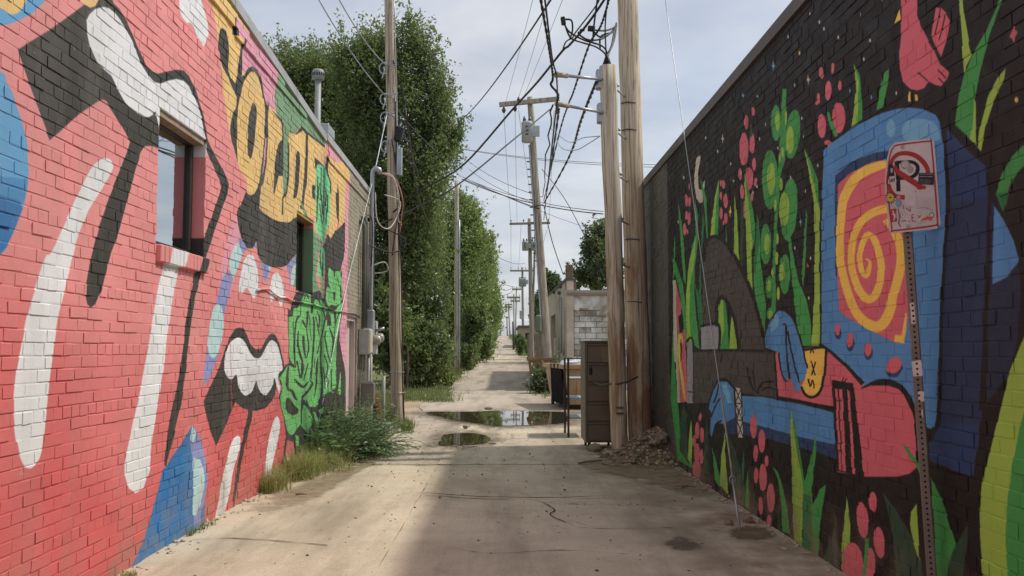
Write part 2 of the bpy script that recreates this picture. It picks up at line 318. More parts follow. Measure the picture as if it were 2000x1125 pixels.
for pts in (
    C1((245, 305), (285, 340), (305, 450), (315, 560), (305, 740), (335, 850), (390, 920), (405, 830), (425, 650), (450, 500), (470, 420), (490, 440), (465, 560), (462, 760), (455, 850), (480, 830), (520, 760), (570, 725), (630, 770), (668, 850), (694, 960), (705, 1080), (690, 1080), (670, 950), (640, 850), (600, 790), (560, 785), (520, 830), (480, 900), (460, 980), (440, 1070), (425, 1140), (400, 1140), (405, 1060), (350, 950), (300, 830), (250, 740), (215, 650), (200, 500), (205, 400), (220, 330)),
    C1((358, 190), (372, 190), (370, 280), (398, 320), (398, 400), (358, 375)),
    C2((150, 0), (218, 0), (203, 120), (187, 200), (181, 400), (181, 600), (190, 770), (160, 650), (120, 520), (105, 420), (115, 330), (140, 210), (170, 170), (183, 60)),
    S(C2((355, 115), (390, 170), (395, 280), (385, 400), (375, 520), (350, 680), (325, 735), (300, 680), (295, 560), (300, 430), (310, 280), (330, 200))),
    C2((470, 0), (492, 80), (510, 150), (520, 90), (530, 150), (520, 300), (522, 560), (510, 750), (490, 900), (470, 1010), (442, 1040), (440, 1125), (365, 1125), (410, 1050), (440, 900), (460, 720), (475, 580), (485, 350), (490, 200)),
    C2((640, 560), (680, 520), (668, 330), (692, 330), (690, 700), (690, 920), (640, 920), (625, 1000), (590, 1120), (578, 1100), (590, 900), (600, 750), (615, 640)),
    C2((555, 190), (680, 305), (672, 335), (610, 265)),
    C3((135, 195), (210, 232), (270, 145), (340, 215), (532, 362), (527, 390), (345, 240), (312, 230), (290, 195), (215, 242), (150, 215)),
    C3((118, 330), (138, 330), (134, 700), (118, 860), (95, 925), (74, 942), (72, 1125), (55, 1125), (60, 930), (105, 850), (118, 600)),
    S(C3((235, 425), (255, 470), (250, 600), (240, 800), (215, 920), (183, 940), (190, 850), (205, 600), (212, 450))),
    C3((320, 230), (347, 210), (340, 500), (332, 780), (308, 870), (297, 1000), (290, 1075), (250, 1050), (275, 960), (288, 800), (312, 500)),
    C3((415, 490), (525, 590), (570, 680), (605, 770), (597, 900), (587, 1125), (430, 1125), (425, 960), (385, 930), (390, 790), (435, 810), (440, 620), (415, 600)),
    C3((545, 470), (568, 530), (562, 660), (535, 640), (530, 560)),
    C3((670, 770), (685, 900), (692, 1130), (645, 1130), (655, 950))):
    lf(pts, 'black')
lf(C2((496, 500), (507, 510), (497, 700), (470, 890), (460, 900), (473, 750)), 'lpink')
lf(C3((545, 335), (700, 530), (690, 570), (600, 520), (545, 470)), 'lpink'); lf(C3((525, 480), (545, 500), (530, 640), (515, 650)), 'lpink')
lf(F_((590, -20), (580, 200), (575, 350), (565, 440), (590, 485), (612, 470), (640, 400), (660, 390), (668, 300), (665, -20)), 'yellow')
lf(F_((685, -20), (682, 330), (700, 355), (740, 300), (752, 230), (756, -20)), 'yellow')
lf(F_((645, -20), (665, -20), (680, 120), (685, 330), (660, 250), (650, 100)), 'black')
# black moustache under the letters
lf(S(C4((285, 82), (300, 105), (340, 120), (385, 95), (425, 20), (440, 30), (430, 150), (428, 255), (470, 312), (560, 372), (640, 407), (690, 412), (750, 418), (835, 358), (900, 400), (900, 700), (835, 770), (800, 800), (740, 875), (690, 905), (620, 912), (550, 905), (480, 870), (430, 820), (405, 740), (398, 640), (385, 640), (365, 685), (330, 705), (285, 695), (255, 655), (230, 590), (210, 500), (190, 400), (175, 330), (185, 280), (220, 220), (255, 150)), 3), 'black')
lf(C4((440, 860), (480, 872), (550, 905), (550, 935), (520, 1000), (500, 1070), (470, 1050), (460, 950)), 'lilac'); lf(C4((515, 900), (555, 908), (550, 935), (535, 955)), 'mint')
lf(C4((728, 890), (800, 805), (835, 780), (820, 880), (770, 950), (765, 1120), (750, 1000), (735, 930)), 'lilac'); lf(C4((800, 900), (835, 880), (835, 1020), (790, 1125), (770, 1100), (775, 980)), 'mint')
lf(C4((380, 650), (396, 650), (400, 705), (365, 690)), 'lilac')
lf(C4((165, 365), (185, 420), (215, 560), (200, 600), (165, 660), (120, 740), (95, 830), (80, 920), (50, 1020), (20, 1030), (0, 1000), (10, 900), (40, 780), (60, 670), (80, 560), (110, 470)), 'lpink', 1)
lf([(448, 524), (457, 533), (446, 579), (437, 612), (433, 650), (425, 696), (407, 743), (396, 751), (401, 700), (410, 636), (421, 590), (433, 543)], 'lilac')
lf(C4((200, 590), (240, 600), (265, 660), (290, 700), (240, 770), (215, 720), (205, 640)), 'lilac')
lf(C4((190, 640), (225, 720), (235, 780), (200, 880), (165, 980), (135, 1020), (100, 950), (90, 870), (110, 780), (150, 690)), 'mint', 1)
lf(D_((130, 600), (150, 640), (157, 700), (150, 780), (125, 870), (100, 897), (78, 880), (68, 830), (80, 720), (100, 630)), 'mint', 1)
lf(D_((295, 330), (325, 350), (345, 430), (345, 520), (325, 570), (305, 545), (287, 515), (275, 515), (255, 545), (243, 520), (250, 450), (265, 370)), 'white', 1)
lf(D_((450, 430), (475, 460), (487, 530), (480, 600), (472, 615), (460, 590), (450, 545), (435, 560), (425, 590), (412, 570), (412, 520), (425, 450)), 'white', 1)
# lower black and white drop
lf(C7((70, 708), (130, 580), (200, 430), (250, 290), (290, 170), (340, 95), (380, 85), (410, 95), (440, 150), (470, 230), (510, 270), (560, 265), (590, 210), (620, 155), (650, 135), (680, 150), (710, 210), (740, 330), (757, 430), (725, 490), (690, 600), (655, 700), (600, 765), (520, 790), (460, 785), (400, 765), (338, 715), (265, 900), (180, 1086), (130, 960), (85, 780)), 'black')
lf(C7((365, 168), (400, 185), (440, 240), (480, 320), (520, 345), (560, 330), (600, 250), (640, 195), (670, 200), (700, 240), (730, 350), (738, 440), (705, 485), (718, 600), (710, 640), (692, 590), (675, 515), (650, 590), (600, 655), (560, 640), (535, 590), (518, 540), (490, 610), (440, 660), (400, 640), (370, 590), (350, 485), (310, 522), (270, 500), (248, 420), (260, 300), (300, 210)), 'white', 1)
lf(C7((450, 780), (490, 780)) + E_((312, 560), (275, 700), (245, 850), (216, 1045), (203, 1045), (222, 880), (258, 680), (285, 560)), 'black')
lf(E_((235, 648), (248, 670), (240, 740), (210, 850), (190, 960), (165, 1060), (140, 1110), (110, 1110), (130, 1000), (155, 860), (190, 720), (210, 670)), 'white', 1)
lf(E_((450, 542), (463, 560), (465, 620), (445, 720), (425, 820), (410, 920), (365, 960), (385, 830), (400, 700), (430, 580)), 'white', 1)
lf(E_((495, 660), (507, 680), (490, 830), (478, 830)), 'black')
# blue drop at the foot
lf(L4((732, 548), (690, 620), (628, 712)) + K5((840, 70), (790, 280), (730, 500), (690, 650), (625, 830), (570, 940), (510, 1080), (560, 1200), (900, 980), (1240, 700), (1245, 400), (1140, 0)), 'blue')
lf(L4((740, 552), (770, 620), (785, 690), (792, 770), (782, 830), (765, 890)) + K5((1210, 620), (1140, 700), (1140, 300)) + L4((733, 680), (726, 600)), 'lilac')
lf(L4((732, 550), (748, 580), (735, 615), (725, 600)), 'mint'); lf(L4((735, 672), (760, 680), (778, 720), (780, 780), (765, 850), (745, 895), (735, 890)), 'mint')
# sage round the small window, pink strip, unpainted beige end
lf(C4((838, 770), (838, 1125), (800, 1125), (820, 1020), (826, 890), (820, 800)), 'sage')
lf(F_((230, 0), (408, 380), (412, 400), (490, 530), (505, 570), (460, 640), (440, 780), (430, 900), (470, 1060), (490, 1150), (380, 1150), (390, 500)), 'sage')
lf(F_((412, 385), (440, 420), (500, 520), (490, 545), (460, 450)), 'black')
lf(F_((515, 560), (560, 430), (590, 490), (640, 400), (665, 385), (695, 358), (750, 300), (750, 560), (740, 690), (705, 830), (690, 900), (570, 900), (560, 880), (530, 900), (530, 640), (505, 570)), 'black')
lf([(681, 300), (740, 380), (740, 900), (660, 960), (671, 780)] + F_((780, 700), (787, 500), (785, 0)), 'beige')
lf([(740, 620), (740, 900), (690, 900), (698, 705), (704, 690), (722, 690)], 'rbrick')
lf(C3((768, 735), (797, 760), (795, 1125)) + F_((785, 0), (787, 500), (780, 700), (778, 900), (778, 1000)) + C5((775, 0), (775, 480), (800, 900), (838, 1125), (840, 1600), (800, 1600), (800, 1125), (755, 1125), (750, 1030), (720, 870), (690, 700), (690, 560), (735, 330), (725, 200), (720, 0)) + F_((730, 1125), (712, 900), (708, 800), (740, 680), (750, 500), (752, 0)), 'lpink')
# green figure with black line work
lf(C5((115, 345), (150, 375), (165, 290), (215, 165), (300, 150), (400, 180), (470, 150), (520, 250), (530, 0), (560, -60), (715, -60), (725, 270), (735, 330), (690, 560), (690, 700), (750, 1030), (765, 1180)) + C6((862, 270), (862, 800), (700, 1100), (260, 1200), (255, 965), (170, 945), (140, 690), (78, 440), (118, 350), (75, 195)) + C5((90, 985), (128, 950), (128, 700)), 'black')
lf(F_((430, -260), (440, -330), (480, -330), (530, -290), (580, -150), (587, 100), (575, 300), (550, 400), (530, 450), (520, 520), (495, 530), (465, 450), (430, 400), (425, 200)), 'gmint')
lf(C3((415, 860), (440, 800), (440, 690), (480, 680), (530, 700), (560, 780), (585, 850), (580, 1000), (587, 1130), (425, 1130), (430, 950)), 'gmint')
lf(F_((500, 575), (525, 590), (530, 800), (515, 900), (507, 1140), (492, 1140), (485, 900), (455, 880), (437, 930), (450, 800), (470, 650), (480, 600)), 'gmint')
for pts in (F_((575, 800), (625, 850), (630, 960), (610, 1030), (570, 980), (560, 880)), F_((650, 840), (705, 840), (700, 950), (680, 1000), (640, 960), (640, 880)),
            C5((560, 0), (715, 0), (720, 240), (690, 310), (640, 320), (600, 310), (570, 330), (540, 260), (540, 150), (555, 110), (590, 140), (570, 60)),
            C5((130, 445), (175, 440), (185, 350), (230, 345), (265, 280), (300, 190), (330, 180), (365, 200), (380, 270), (400, 320), (420, 260), (440, 250), (480, 320), (475, 240), (520, 300), (540, 370), (600, 380), (640, 370), (700, 300), (720, 290), (718, 360), (690, 540), (660, 700), (650, 950), (630, 960), (600, 940), (590, 1130), (20, 1130), (130, 975), (205, 1010), (137, 900)),
            C6((95, 225), (185, 80), (270, 130), (300, 0), (745, 0), (745, 330), (690, 380), (600, 420), (550, 520), (510, 560), (440, 560), (400, 520), (380, 480), (347, 470), (350, 650), (340, 760), (300, 800), (250, 880), (215, 885), (180, 840), (150, 700), (105, 520), (100, 440), (130, 350), (115, 280)),
            C6((345, 660), (370, 530), (420, 580), (470, 690), (470, 760), (440, 800), (420, 980), (390, 1010), (410, 850), (350, 790), (340, 760)), C6((475, 620), (505, 620), (540, 700), (560, 850), (590, 960), (560, 970), (540, 900), (520, 760), (500, 700)),
            C6((450, 1010), (480, 880), (510, 900), (490, 1080), (440, 1090)), C6((275, 880), (310, 900), (320, 1010), (280, 1020)), C6((540, 600), (600, 560), (620, 620), (560, 650)), C6((545, 720), (610, 660), (605, 740), (570, 750)), C6((765, 410), (790, 170), (800, 160), (800, 420)), C6((700, 130), (740, 200), (750, 300), (720, 330), (700, 250))):
    lf(pts, 'green')
def ls(pts, wd, col='black'): lm.fill(stroke(pts, wd), col)
lf(C6((160, 480), (185, 450), (220, 470), (260, 540), (315, 590), (300, 640), (240, 660), (190, 630), (160, 580)), 'black')
q5 = 1 / 5.625; q6 = 1 / 5.921
for P, wd in (([(265, 280), (260, 430)], 10), ([(250, 430), (215, 480), (200, 600), (190, 800), (200, 1000)], [24, 22, 16, 22, 14]), ([(180, 500), (180, 680)], 8), ([(235, 600), (230, 760), (270, 900), (290, 1000), (270, 1125)], [10, 24, 26, 14, 10]), ([(290, 650), (300, 800), (320, 900)], [30, 28, 8]), ([(280, 480), (320, 560)], 22), ([(340, 380), (330, 600), (350, 750), (330, 900)], [30, 10, 16, 8]), ([(390, 200), (385, 400)], 30), ([(405, 440), (410, 620), (400, 800), (385, 1000), (370, 1125)], 20), ([(440, 380), (470, 450), (460, 560)], 16), ([(430, 440), (465, 640)], 13), ([(490, 340), (530, 450), (500, 620), (480, 700), (440, 850)], 14), ([(575, 410), (575, 540)], [30, 48]), ([(545, 600), (530, 650), (560, 850), (600, 960)], 16), ([(575, 560), (620, 700), (600, 900)], [10, 24, 12]), ([(640, 390), (640, 560), (625, 700)], [30, 10, 8]), ([(690, 380), (640, 560), (620, 860)], 10), ([(490, 720), (480, 900), (490, 1100)], 18), ([(520, 860), (560, 1000), (530, 1125)], 14), ([(450, 900), (430, 1050), (440, 1125)], 18), ([(550, 480), (560, 390)], 30), ([(630, 170), (632, 270)], [34, 12]), ([(700, 90), (706, 240)], [6, 20]), ([(660, 0), (690, 120)], 9), ([(300, 250), (320, 190), (350, 250)], 14), ([(360, 420), (365, 560), (380, 700)], 9), ([(420, 900), (410, 1000)], 10)):
    ls(C5(*P), [x * q5 for x in wd] if isinstance(wd, list) else wd * q5)
for P, wd in (([(195, 90), (180, 250), (190, 350), (235, 380), (270, 450), (300, 485)], [20, 34, 24, 34, 30, 6]), ([(260, 240), (310, 290), (370, 330), (430, 260)], [14, 32, 30, 8]), ([(440, 250), (470, 300), (400, 400), (350, 480), (345, 760)], [10, 28, 30, 18, 14]), ([(350, 0), (345, 220)], [10, 28]), ([(290, 30), (330, 230)], [26, 14]), ([(530, 50), (515, 300), (490, 460)], [22, 18, 4]), ([(580, 100), (580, 400), (540, 520)], [14, 30, 30]), ([(400, 480), (430, 570), (480, 600), (540, 560)], [8, 34, 40, 24]), ([(480, 640), (490, 780), (440, 1000)], 20), ([(600, 100), (620, 350)], 14), ([(650, 250), (650, 400)], 12), ([(690, 120), (690, 370)], 14), ([(420, 60), (370, 250)], 14), ([(620, 180), (645, 230), (660, 300)], 10)):
    ls(C6(*P), [x * q6 for x in wd] if isinstance(wd, list) else wd * q6)
for P in ([(490, 900), (505, 1125)], [(520, 860), (545, 880), (530, 1030)], [(470, 780), (455, 900), (440, 1100)], [(560, 900), (555, 1100)]): ls(C3(*P), 14 * q5)
for P in ([(490, -300), (480, 60)], [(520, -300), (515, 300)], [(450, -200), (440, 300)], [(470, 100), (500, 330)], [(550, 150), (540, 320)], [(480, 600), (475, 700), (490, 830)], [(510, 650), (500, 900)]): ls(F_(*P), 12 * q5)
ls([(452, 800), (448, 620), (446, 480)], .8, 'red')
LM_IMG = lm.image('left_wall_paint')
# ---- right mural
M1 = K(1240, 200, 2.25); M2 = K(1240, 600, 2.142); M3 = K(1600, 0, 2.8125); M4 = K(1580, 380, 2.6786); M5 = K(1600, 700, 2.6475); M6 = K(1600, 0, 5); M7 = K(1300, 900, 5); M8 = K(1600, 600, 5); M9 = K(1240, 180, 5.625); M10 = K(1400, 0, 5.625)
rm = Canvas(3.0, 13.8, 4.2, 'Kb', XR)
def rf(pts, col, smooth=0): rm.fill(S(pts) if smooth else pts, col)
def rs(pts, wd, col='Kb'): rm.fill(stroke(pts, wd), col)
def re(crop, col, *es):
    for e in es: rm.fill(crop(*ell(*e)), col)
rf([(1200, 420), (1303, 300), (1307, 700), (1313, 800), (1328, 920), (1180, 960)], 'panel')
rf(M1((285, 232), (292, 240), (283, 280), (278, 340), (282, 380), (295, 385), (303, 350), (308, 340), (308, 370), (300, 410), (298, 440), (285, 442), (272, 420), (262, 360), (265, 290), (275, 240)), 'cream')
re(M1, 'rose', (480, 205, 20, 73), (517, 180, 13, 45), (491, 87, 9, 32), (521, 40, 7, 20), (525, 272, 9, 30), (464, 315, 8, 27), (503, 335, 18, 50), (472, 393, 9, 33), (532, 350, 7, 20), (485, 470, 9, 40), (515, 415, 6, 20), (228, 430, 7, 28), (241, 437, 6, 22), (228, 497, 6, 20), (240, 510, 7, 30), (220, 558, 8, 28), (232, 568, 4, 12), (240, 370, 4, 15), (390, 360, 7, 20), (378, 355, 5, 15), (380, 410, 6, 18), (400, 432, 10, 33), (380, 488, 7, 27), (400, 510, 8, 25), (390, 530, 4, 12), (822, 103, 18, 53), (890, 70, 18, 70), (850, 178, 15, 12), (760, 717, 4, 9), (800, 2, 7, 10))
rf(M1((505, 100), (515, 90), (518, 150), (508, 150)), 'gk'); rf(M1((845, 40), (860, 50), (890, 145), (880, 150), (850, 80)), 'gm')
for c, P in (('gm', ((175, 580), (178, 620), (176, 760), (168, 780))), ('gm', ((165, 690), (175, 685), (210, 790), (225, 900), (235, 1040), (225, 1060), (200, 850))), ('gm', ((190, 440), (200, 480), (215, 600), (222, 720), (225, 800), (215, 780), (205, 650))), ('gm', ((265, 420), (280, 500), (278, 600), (265, 720), (262, 850), (285, 1085), (235, 1050), (228, 900), (232, 750), (250, 640), (268, 580))), ('gl', ((268, 590), (262, 700), (245, 800), (240, 950), (252, 1070), (230, 1045), (225, 850), (240, 700))), ('gd', ((300, 480), (308, 530), (290, 700), (295, 900), (280, 950), (285, 750))), ('gm', ((290, 330), (302, 370), (315, 420), (322, 600), (318, 630), (308, 480))), ('gd', ((265, 790), (300, 900), (300, 1000), (285, 1000))),
             ('gl', ((370, 335), (365, 420), (360, 590), (330, 600), (345, 470), (355, 400))), ('gm', ((370, 335), (370, 480), (366, 600), (350, 600), (360, 430))), ('gl', ((440, 400), (450, 500), (460, 700), (460, 725), (435, 690), (438, 560))), ('gk', ((470, 430), (480, 440), (474, 760), (463, 740))), ('gl', ((482, 305), (495, 400), (520, 560), (515, 700), (518, 880), (500, 830), (490, 600), (485, 450))), ('gm', ((482, 305), (510, 420), (532, 540), (522, 640), (512, 560), (500, 430))), ('gm', ((540, 490), (545, 520), (555, 700), (578, 880), (572, 1030), (545, 970), (522, 780), (535, 580))), ('gd', ((540, 490), (548, 600), (530, 760), (522, 720), (533, 580))), ('gm', ((398, 530), (410, 640), (402, 632))),
             ('gm', ((650, -60), (668, -60), (662, 250), (642, 330), (632, 480), (622, 650), (620, 930), (600, 930), (611, 600), (618, 450), (634, 250)))):
    rf(M1(*P), c)
re(M1, 'gm', (622, 90, 22, 80), (695, 140, 32, 110, 6), (595, 340, 34, 132), (680, 470, 36, 138, 4), (577, 622, 24, 90), (660, 755, 24, 88), (592, 810, 15, 52), (600, 930, 18, 30))
re(M1, 'gl', (628, 82, 10, 45), (683, 165, 17, 62), (600, 335, 18, 72), (658, 468, 22, 74), (582, 622, 12, 47), (650, 745, 10, 42), (592, 805, 9, 26), (665, 70, 6, 33), (650, 220, 6, 24), (637, 242, 5, 19), (645, 360, 7, 29), (619, 450, 6, 24), (628, 600, 6, 24), (625, 685, 8, 29), (607, 750, 5, 19), (631, 840, 7, 30), (598, 935, 8, 24))
rf(M1((672, 570), (690, 600), (693, 650), (720, 780), (755, 870), (775, 960), (778, 1070), (730, 1070), (705, 900), (690, 760)), 'gm'); rf(M1((755, 470), (760, 500), (750, 700), (742, 820), (735, 750), (748, 560)), 'gm')
rf(M1((745, 195), (775, 260), (808, 350), (815, 500), (812, 700), (806, 900), (812, 1070), (780, 1070), (795, 800), (795, 550), (788, 400), (765, 290)), 'gm'); rf(M1((745, 195), (790, 360), (806, 440), (816, 480), (813, 700), (815, 900), (821, 1070), (778, 1070), (790, 850), (794, 600), (787, 430), (765, 300)), 'gl')
# grey knee
knee = M1((345, 592), (375, 600), (410, 640), (450, 700), (490, 790), (530, 900), (585, 1090), (300, 1090), (300, 800), (305, 680), (320, 620))
rf(knee, 'ch'); rf(M1((375, 855), (392, 858), (418, 900), (443, 980), (455, 1090), (365, 1090), (360, 900)), 'Kb')
rf(M1((380, 865), (398, 872), (408, 950), (415, 1090), (372, 1090), (364, 910)), 'gm'); rf(M1((425, 930), (440, 985), (454, 1090), (415, 1090)), 'gl'); rf(M1((382, 868), (390, 868), (392, 1000), (375, 1080), (368, 910)), 'gl')
rf(M1((292, 985), (368, 978), (370, 1088), (292, 1088)), 'gr')
rs(M1((302, 700), (318, 612), (345, 590), (380, 600), (415, 640), (455, 705), (495, 790), (535, 900), (582, 1085)), 7); rs(M1((360, 985), (362, 900), (375, 858), (392, 858), (420, 905), (445, 985), (457, 1085)), 6); rs(M1((288, 984), (369, 976), (371, 1085)), 5)
rs(M1((445, 1010), (455, 1060)), 3); rs(M1((470, 1000), (462, 1085)), 3)
rf(M1((168, 780), (181, 780), (186, 1140), (172, 1140)), 'cream'); rf(M2((160, -5), (173, -5), (191, 400), (180, 400)), 'cream')
rf(M1((181, 785), (190, 830), (208, 900), (190, 955), (186, 990)), 'rose'); rf(M2((173, -40), (188, -10), (200, 60), (212, 110), (222, 395), (191, 400)), 'rose')
rf(M2((182, 40), (200, 20), (206, 90), (190, 130)), 'Kb'); rf(M2((188, 150), (198, 150), (196, 220), (190, 240)), 'Kb')
rf(M2((182, 115), (195, 106), (204, 140), (199, 160), (195, 130), (190, 140), (192, 220), (205, 300), (212, 392), (204, 380), (188, 260), (180, 180)), 'ye')
rf(M2((218, 145), (242, 145), (246, 402), (221, 402)), 'gr'); rs(M2((216, 145), (244, 145), (248, 402)), 4); rs(M2((222, 352), (245, 356)), 2)
# grey arm, gloves, sleeves
rf(M2((245, 185), (585, 185), (592, 380), (450, 360), (420, 340), (390, 300), (360, 295), (330, 330), (312, 400), (246, 402)), 'ch')
rf(M2((585, 188), (800, 172), (960, 318), (1020, 335), (1110, 345), (1110, 705), (960, 705), (850, 690), (835, 415), (600, 378)), 'rose')
rf(M5((60, 40), (225, 155), (290, 140), (360, 140), (420, 160), (465, 215), (490, 300), (505, 450), (508, 560), (470, 595), (410, 612), (235, 612), (205, 350), (90, 130)), 'rose')
rf(M2((420, 370), (540, 375), (840, 432), (848, 635), (760, 605), (650, 575), (540, 545), (425, 530)), 'bl'); rf(M2((425, 470), (540, 500), (700, 545), (842, 575), (848, 635), (760, 605), (650, 575), (540, 545), (425, 530)), 'nv')
rs(M2((245, 183), (400, 180), (590, 184)), 5); rs(M2((595, 380), (700, 398), (835, 432)), 8); rs(M2((585, 190), (598, 375)), 4); rs(M2((470, 250), (490, 330), (520, 360)), 4); rs(M2((495, 262), (505, 340)), 3); rs(M2((515, 350), (540, 315), (585, 312)), 5); rs(M2((365, 195), (360, 230)), 3); rs(M2((530, 350), (560, 335), (588, 345)), 3)
rf(M2((705, 175), (790, 170), (798, 200), (790, 290), (775, 350), (745, 372), (715, 360), (700, 330), (715, 300), (720, 240)), 'ye', 1); rs(M2((702, 180), (792, 168), (800, 200), (793, 290), (777, 352), (745, 376), (713, 364), (698, 332)), 5)
rs(M2((738, 225), (755, 285)), 2.6); rs(M2((757, 228), (740, 285)), 2.6); rs(M2((728, 300), (735, 332), (745, 305), (752, 340)), 2.6); rs(M2((735, 192), (743, 176), (750, 192)), 2.6)
rf(M2((600, 15), (625, 15), (660, 45), (680, 90), (700, 170), (722, 250), (715, 300), (697, 312), (692, 355), (675, 350), (650, 290), (640, 310), (620, 290), (605, 190), (550, 170), (545, 130), (560, 70)), 'bl'); rf(M2((590, 30), (605, 38), (600, 80), (570, 108), (568, 85)), 'lb')
for P in ([(545, 175), (543, 130), (560, 70), (600, 13), (625, 13), (662, 45), (682, 90), (702, 170), (724, 255)], [(620, 72), (634, 80), (636, 170), (650, 300)], [(640, 100), (665, 220), (690, 315)], [(603, 190), (615, 270), (635, 312)]): rs(M2(*P), 3.2)
rf(M2((420, 335), (445, 340), (456, 547), (430, 545)), 'wr')
for P in ([(420, 335), (430, 545)], [(446, 340), (456, 547)], [(421, 400), (448, 405)], [(424, 470), (452, 475)], [(422, 338), (447, 402)], [(446, 342), (422, 400)], [(424, 405), (451, 472)], [(449, 407), (425, 470)], [(427, 475), (455, 545)], [(453, 478), (430, 542)]): rs(M2(*P), 1.8)
rf(M2((350, 310), (385, 310), (415, 345), (422, 530), (390, 530), (370, 490), (345, 480), (325, 550), (315, 530), (320, 440), (308, 420), (320, 370), (340, 330)), 'bl'); rf(M2((372, 490), (420, 460), (422, 530), (390, 530)), 'nv'); rf(M2((362, 322), (385, 325), (408, 400), (390, 402)), 'lb')
for P in ([(312, 440), (308, 415), (330, 340), (352, 306), (388, 306), (416, 340)], [(330, 400), (345, 360), (352, 320)], [(318, 460), (345, 400), (362, 380)], [(324, 550), (340, 490), (365, 475)]): rs(M2(*P), 3)
# black slatted shape and outlines of the pink torso
rf(M5((66, 116), (178, 135), (188, 200), (235, 614), (190, 602), (145, 592), (98, 582), (83, 400)), 'Kb')
for P in ([(85, 155), (98, 160), (118, 580), (104, 578)], [(105, 160), (122, 158), (142, 585), (123, 582)], [(148, 158), (160, 172), (190, 600), (174, 596)]): rf(M5(*P), 'rose')
rs(M5((70, 118), (120, 128), (180, 137)), 6); rs(M5((85, 218), (118, 218)), 2); rs(M5((95, 440), (122, 440)), 2); rs(M5((95, 476), (122, 478)), 2); rs(M5((120, 128), (128, 98)), 2); rs(M5((126, 128), (146, 104)), 2)
# monitor
rf(M3((705, 690), (760, 760), (850, 850), (920, 910), (925, 1060)) + M4((940, 0), (940, 300), (930, 500), (920, 900), (905, 1125)) + M5((850, 0), (840, 300), (825, 450), (800, 612), (700, 580), (580, 530), (565, 440), (600, 410), (630, 300)) + M4((700, 700), (720, 300)), 'nv'); rf(M4((725, 60), (938, 0), (935, 500), (920, 900), (905, 1200), (690, 1200), (705, 600)), (CL['nv'] + CL['nv2']) / 2)
rf(M4((955, 30), (1000, 100), (1080, 260), (1105, 400), (1110, 500), (1085, 800), (1040, 960), (930, 1090), (935, 700)), 'nv2'); rf(M4((970, 60), (1020, 130), (1080, 260), (1105, 350), (1040, 430), (960, 470), (965, 250)), 'bl')
rf(M3((25, 830), (60, 790), (200, 690), (350, 620), (430, 597), (500, 590), (570, 598), (640, 630), (665, 670), (685, 800), (695, 1000), (697, 1125)) + M4((713, 200), (708, 350), (695, 600), (688, 800), (680, 1000), (668, 1125)) + M5((622, 100), (618, 230), (600, 350), (580, 368), (560, 355), (495, 250), (440, 150), (380, 125), (300, 125), (240, 145)) + M8((430, 740), (250, 560), (80, 410), (18, 360)) + M1((822, 1062), (822, 700), (826, 330), (832, 215)), 'bl')
rf(M3((90, 965), (180, 890), (300, 840), (400, 825), (440, 850), (330, 885), (220, 930), (130, 990), (108, 1012), (108, 1125), (90, 1125)), 'nv'); rf(M4((137, 0), (155, 0), (152, 300), (150, 440), (140, 420)), 'nv')
rf([(1637, 360), (1657, 341), (1692, 322), (1717, 313), (1745, 313), (1760, 340), (1768, 400), (1774, 480), (1776, 560), (1774, 620), (1766, 670), (1747, 668), (1700, 645), (1655, 620), (1640, 608), (1636, 540)], 'rose')
rm.fill(stroke(M3((372, 900), (300, 920), (215, 965), (160, 1040), (130, 1120)) + M4((168, 180), (165, 320), (190, 460), (240, 600), (300, 670), (370, 690), (420, 620), (450, 500), (478, 380), (480, 270), (450, 190), (400, 130)), [14, 19, 20, 18, 17, 16, 16, 16, 17, 19, 21, 20, 18, 18, 18, 16, 9]), 'ye')
rm.fill(stroke(M4((470, 80), (410, 75), (335, 95), (270, 150), (230, 250), (225, 370), (255, 480), (305, 545), (350, 525), (378, 440), (375, 340), (350, 250), (320, 210), (290, 235), (268, 320), (280, 400), (300, 425), (316, 390), (318, 350), (300, 338)), [12, 16, 16, 15, 14, 14, 15, 16, 16, 14, 14, 14, 12, 11, 11, 10, 10, 8, 6, 4]), 'ye')
rf(M8((732, 338), (745, 268), (805, 275), (845, 60), (862, 60), (850, 250), (830, 355)), 'ye')
for cx, cy, rx, ry, ro in ((150, 705, 14, 32, 0), (218, 760, 16, 40, 5), (310, 810, 18, 36, 5), (447, 893, 36, 46, 35)):
    rm.fill(M4(*ell(cx + 3, cy + 20, rx + 4, ry, ro)), 'nv'); rm.fill(M4(*ell(cx, cy, rx, ry, ro)), 'rose')
re(M3, 'lb', (395, 705, 25, 50)); rf(M3((455, 720), (480, 670), (540, 652), (620, 665), (655, 710), (660, 770), (520, 775), (470, 765)), 'lb', 1)
rs([(1606, 300), (1604, 400), (1604, 670)] , 3); rs(M8((5, 375), (40, 380), (250, 555), (430, 750)), [5, 5, 6, 9]); rs(M5((218, 155), (300, 122), (370, 122), (435, 160), (485, 250), (505, 330), (512, 420)), [2, 8, 9, 10, 11, 8, 4]); rs(M3((690, 690), (705, 900), (712, 1125)) + M4((716, 250), (708, 400), (695, 650), (690, 850), (680, 1050)) + M5((630, 80), (625, 250), (608, 360), (580, 385), (555, 360)), [2, 5, 6, 7, 7, 7, 7, 8, 8, 9, 8, 6])
rs(M4((945, -10), (942, 300), (930, 600), (918, 950), (905, 1130)), [6, 9, 10, 11, 12]); rs(M3((690, 680), (760, 755), (850, 845), (925, 905)), [3, 5, 5, 4])
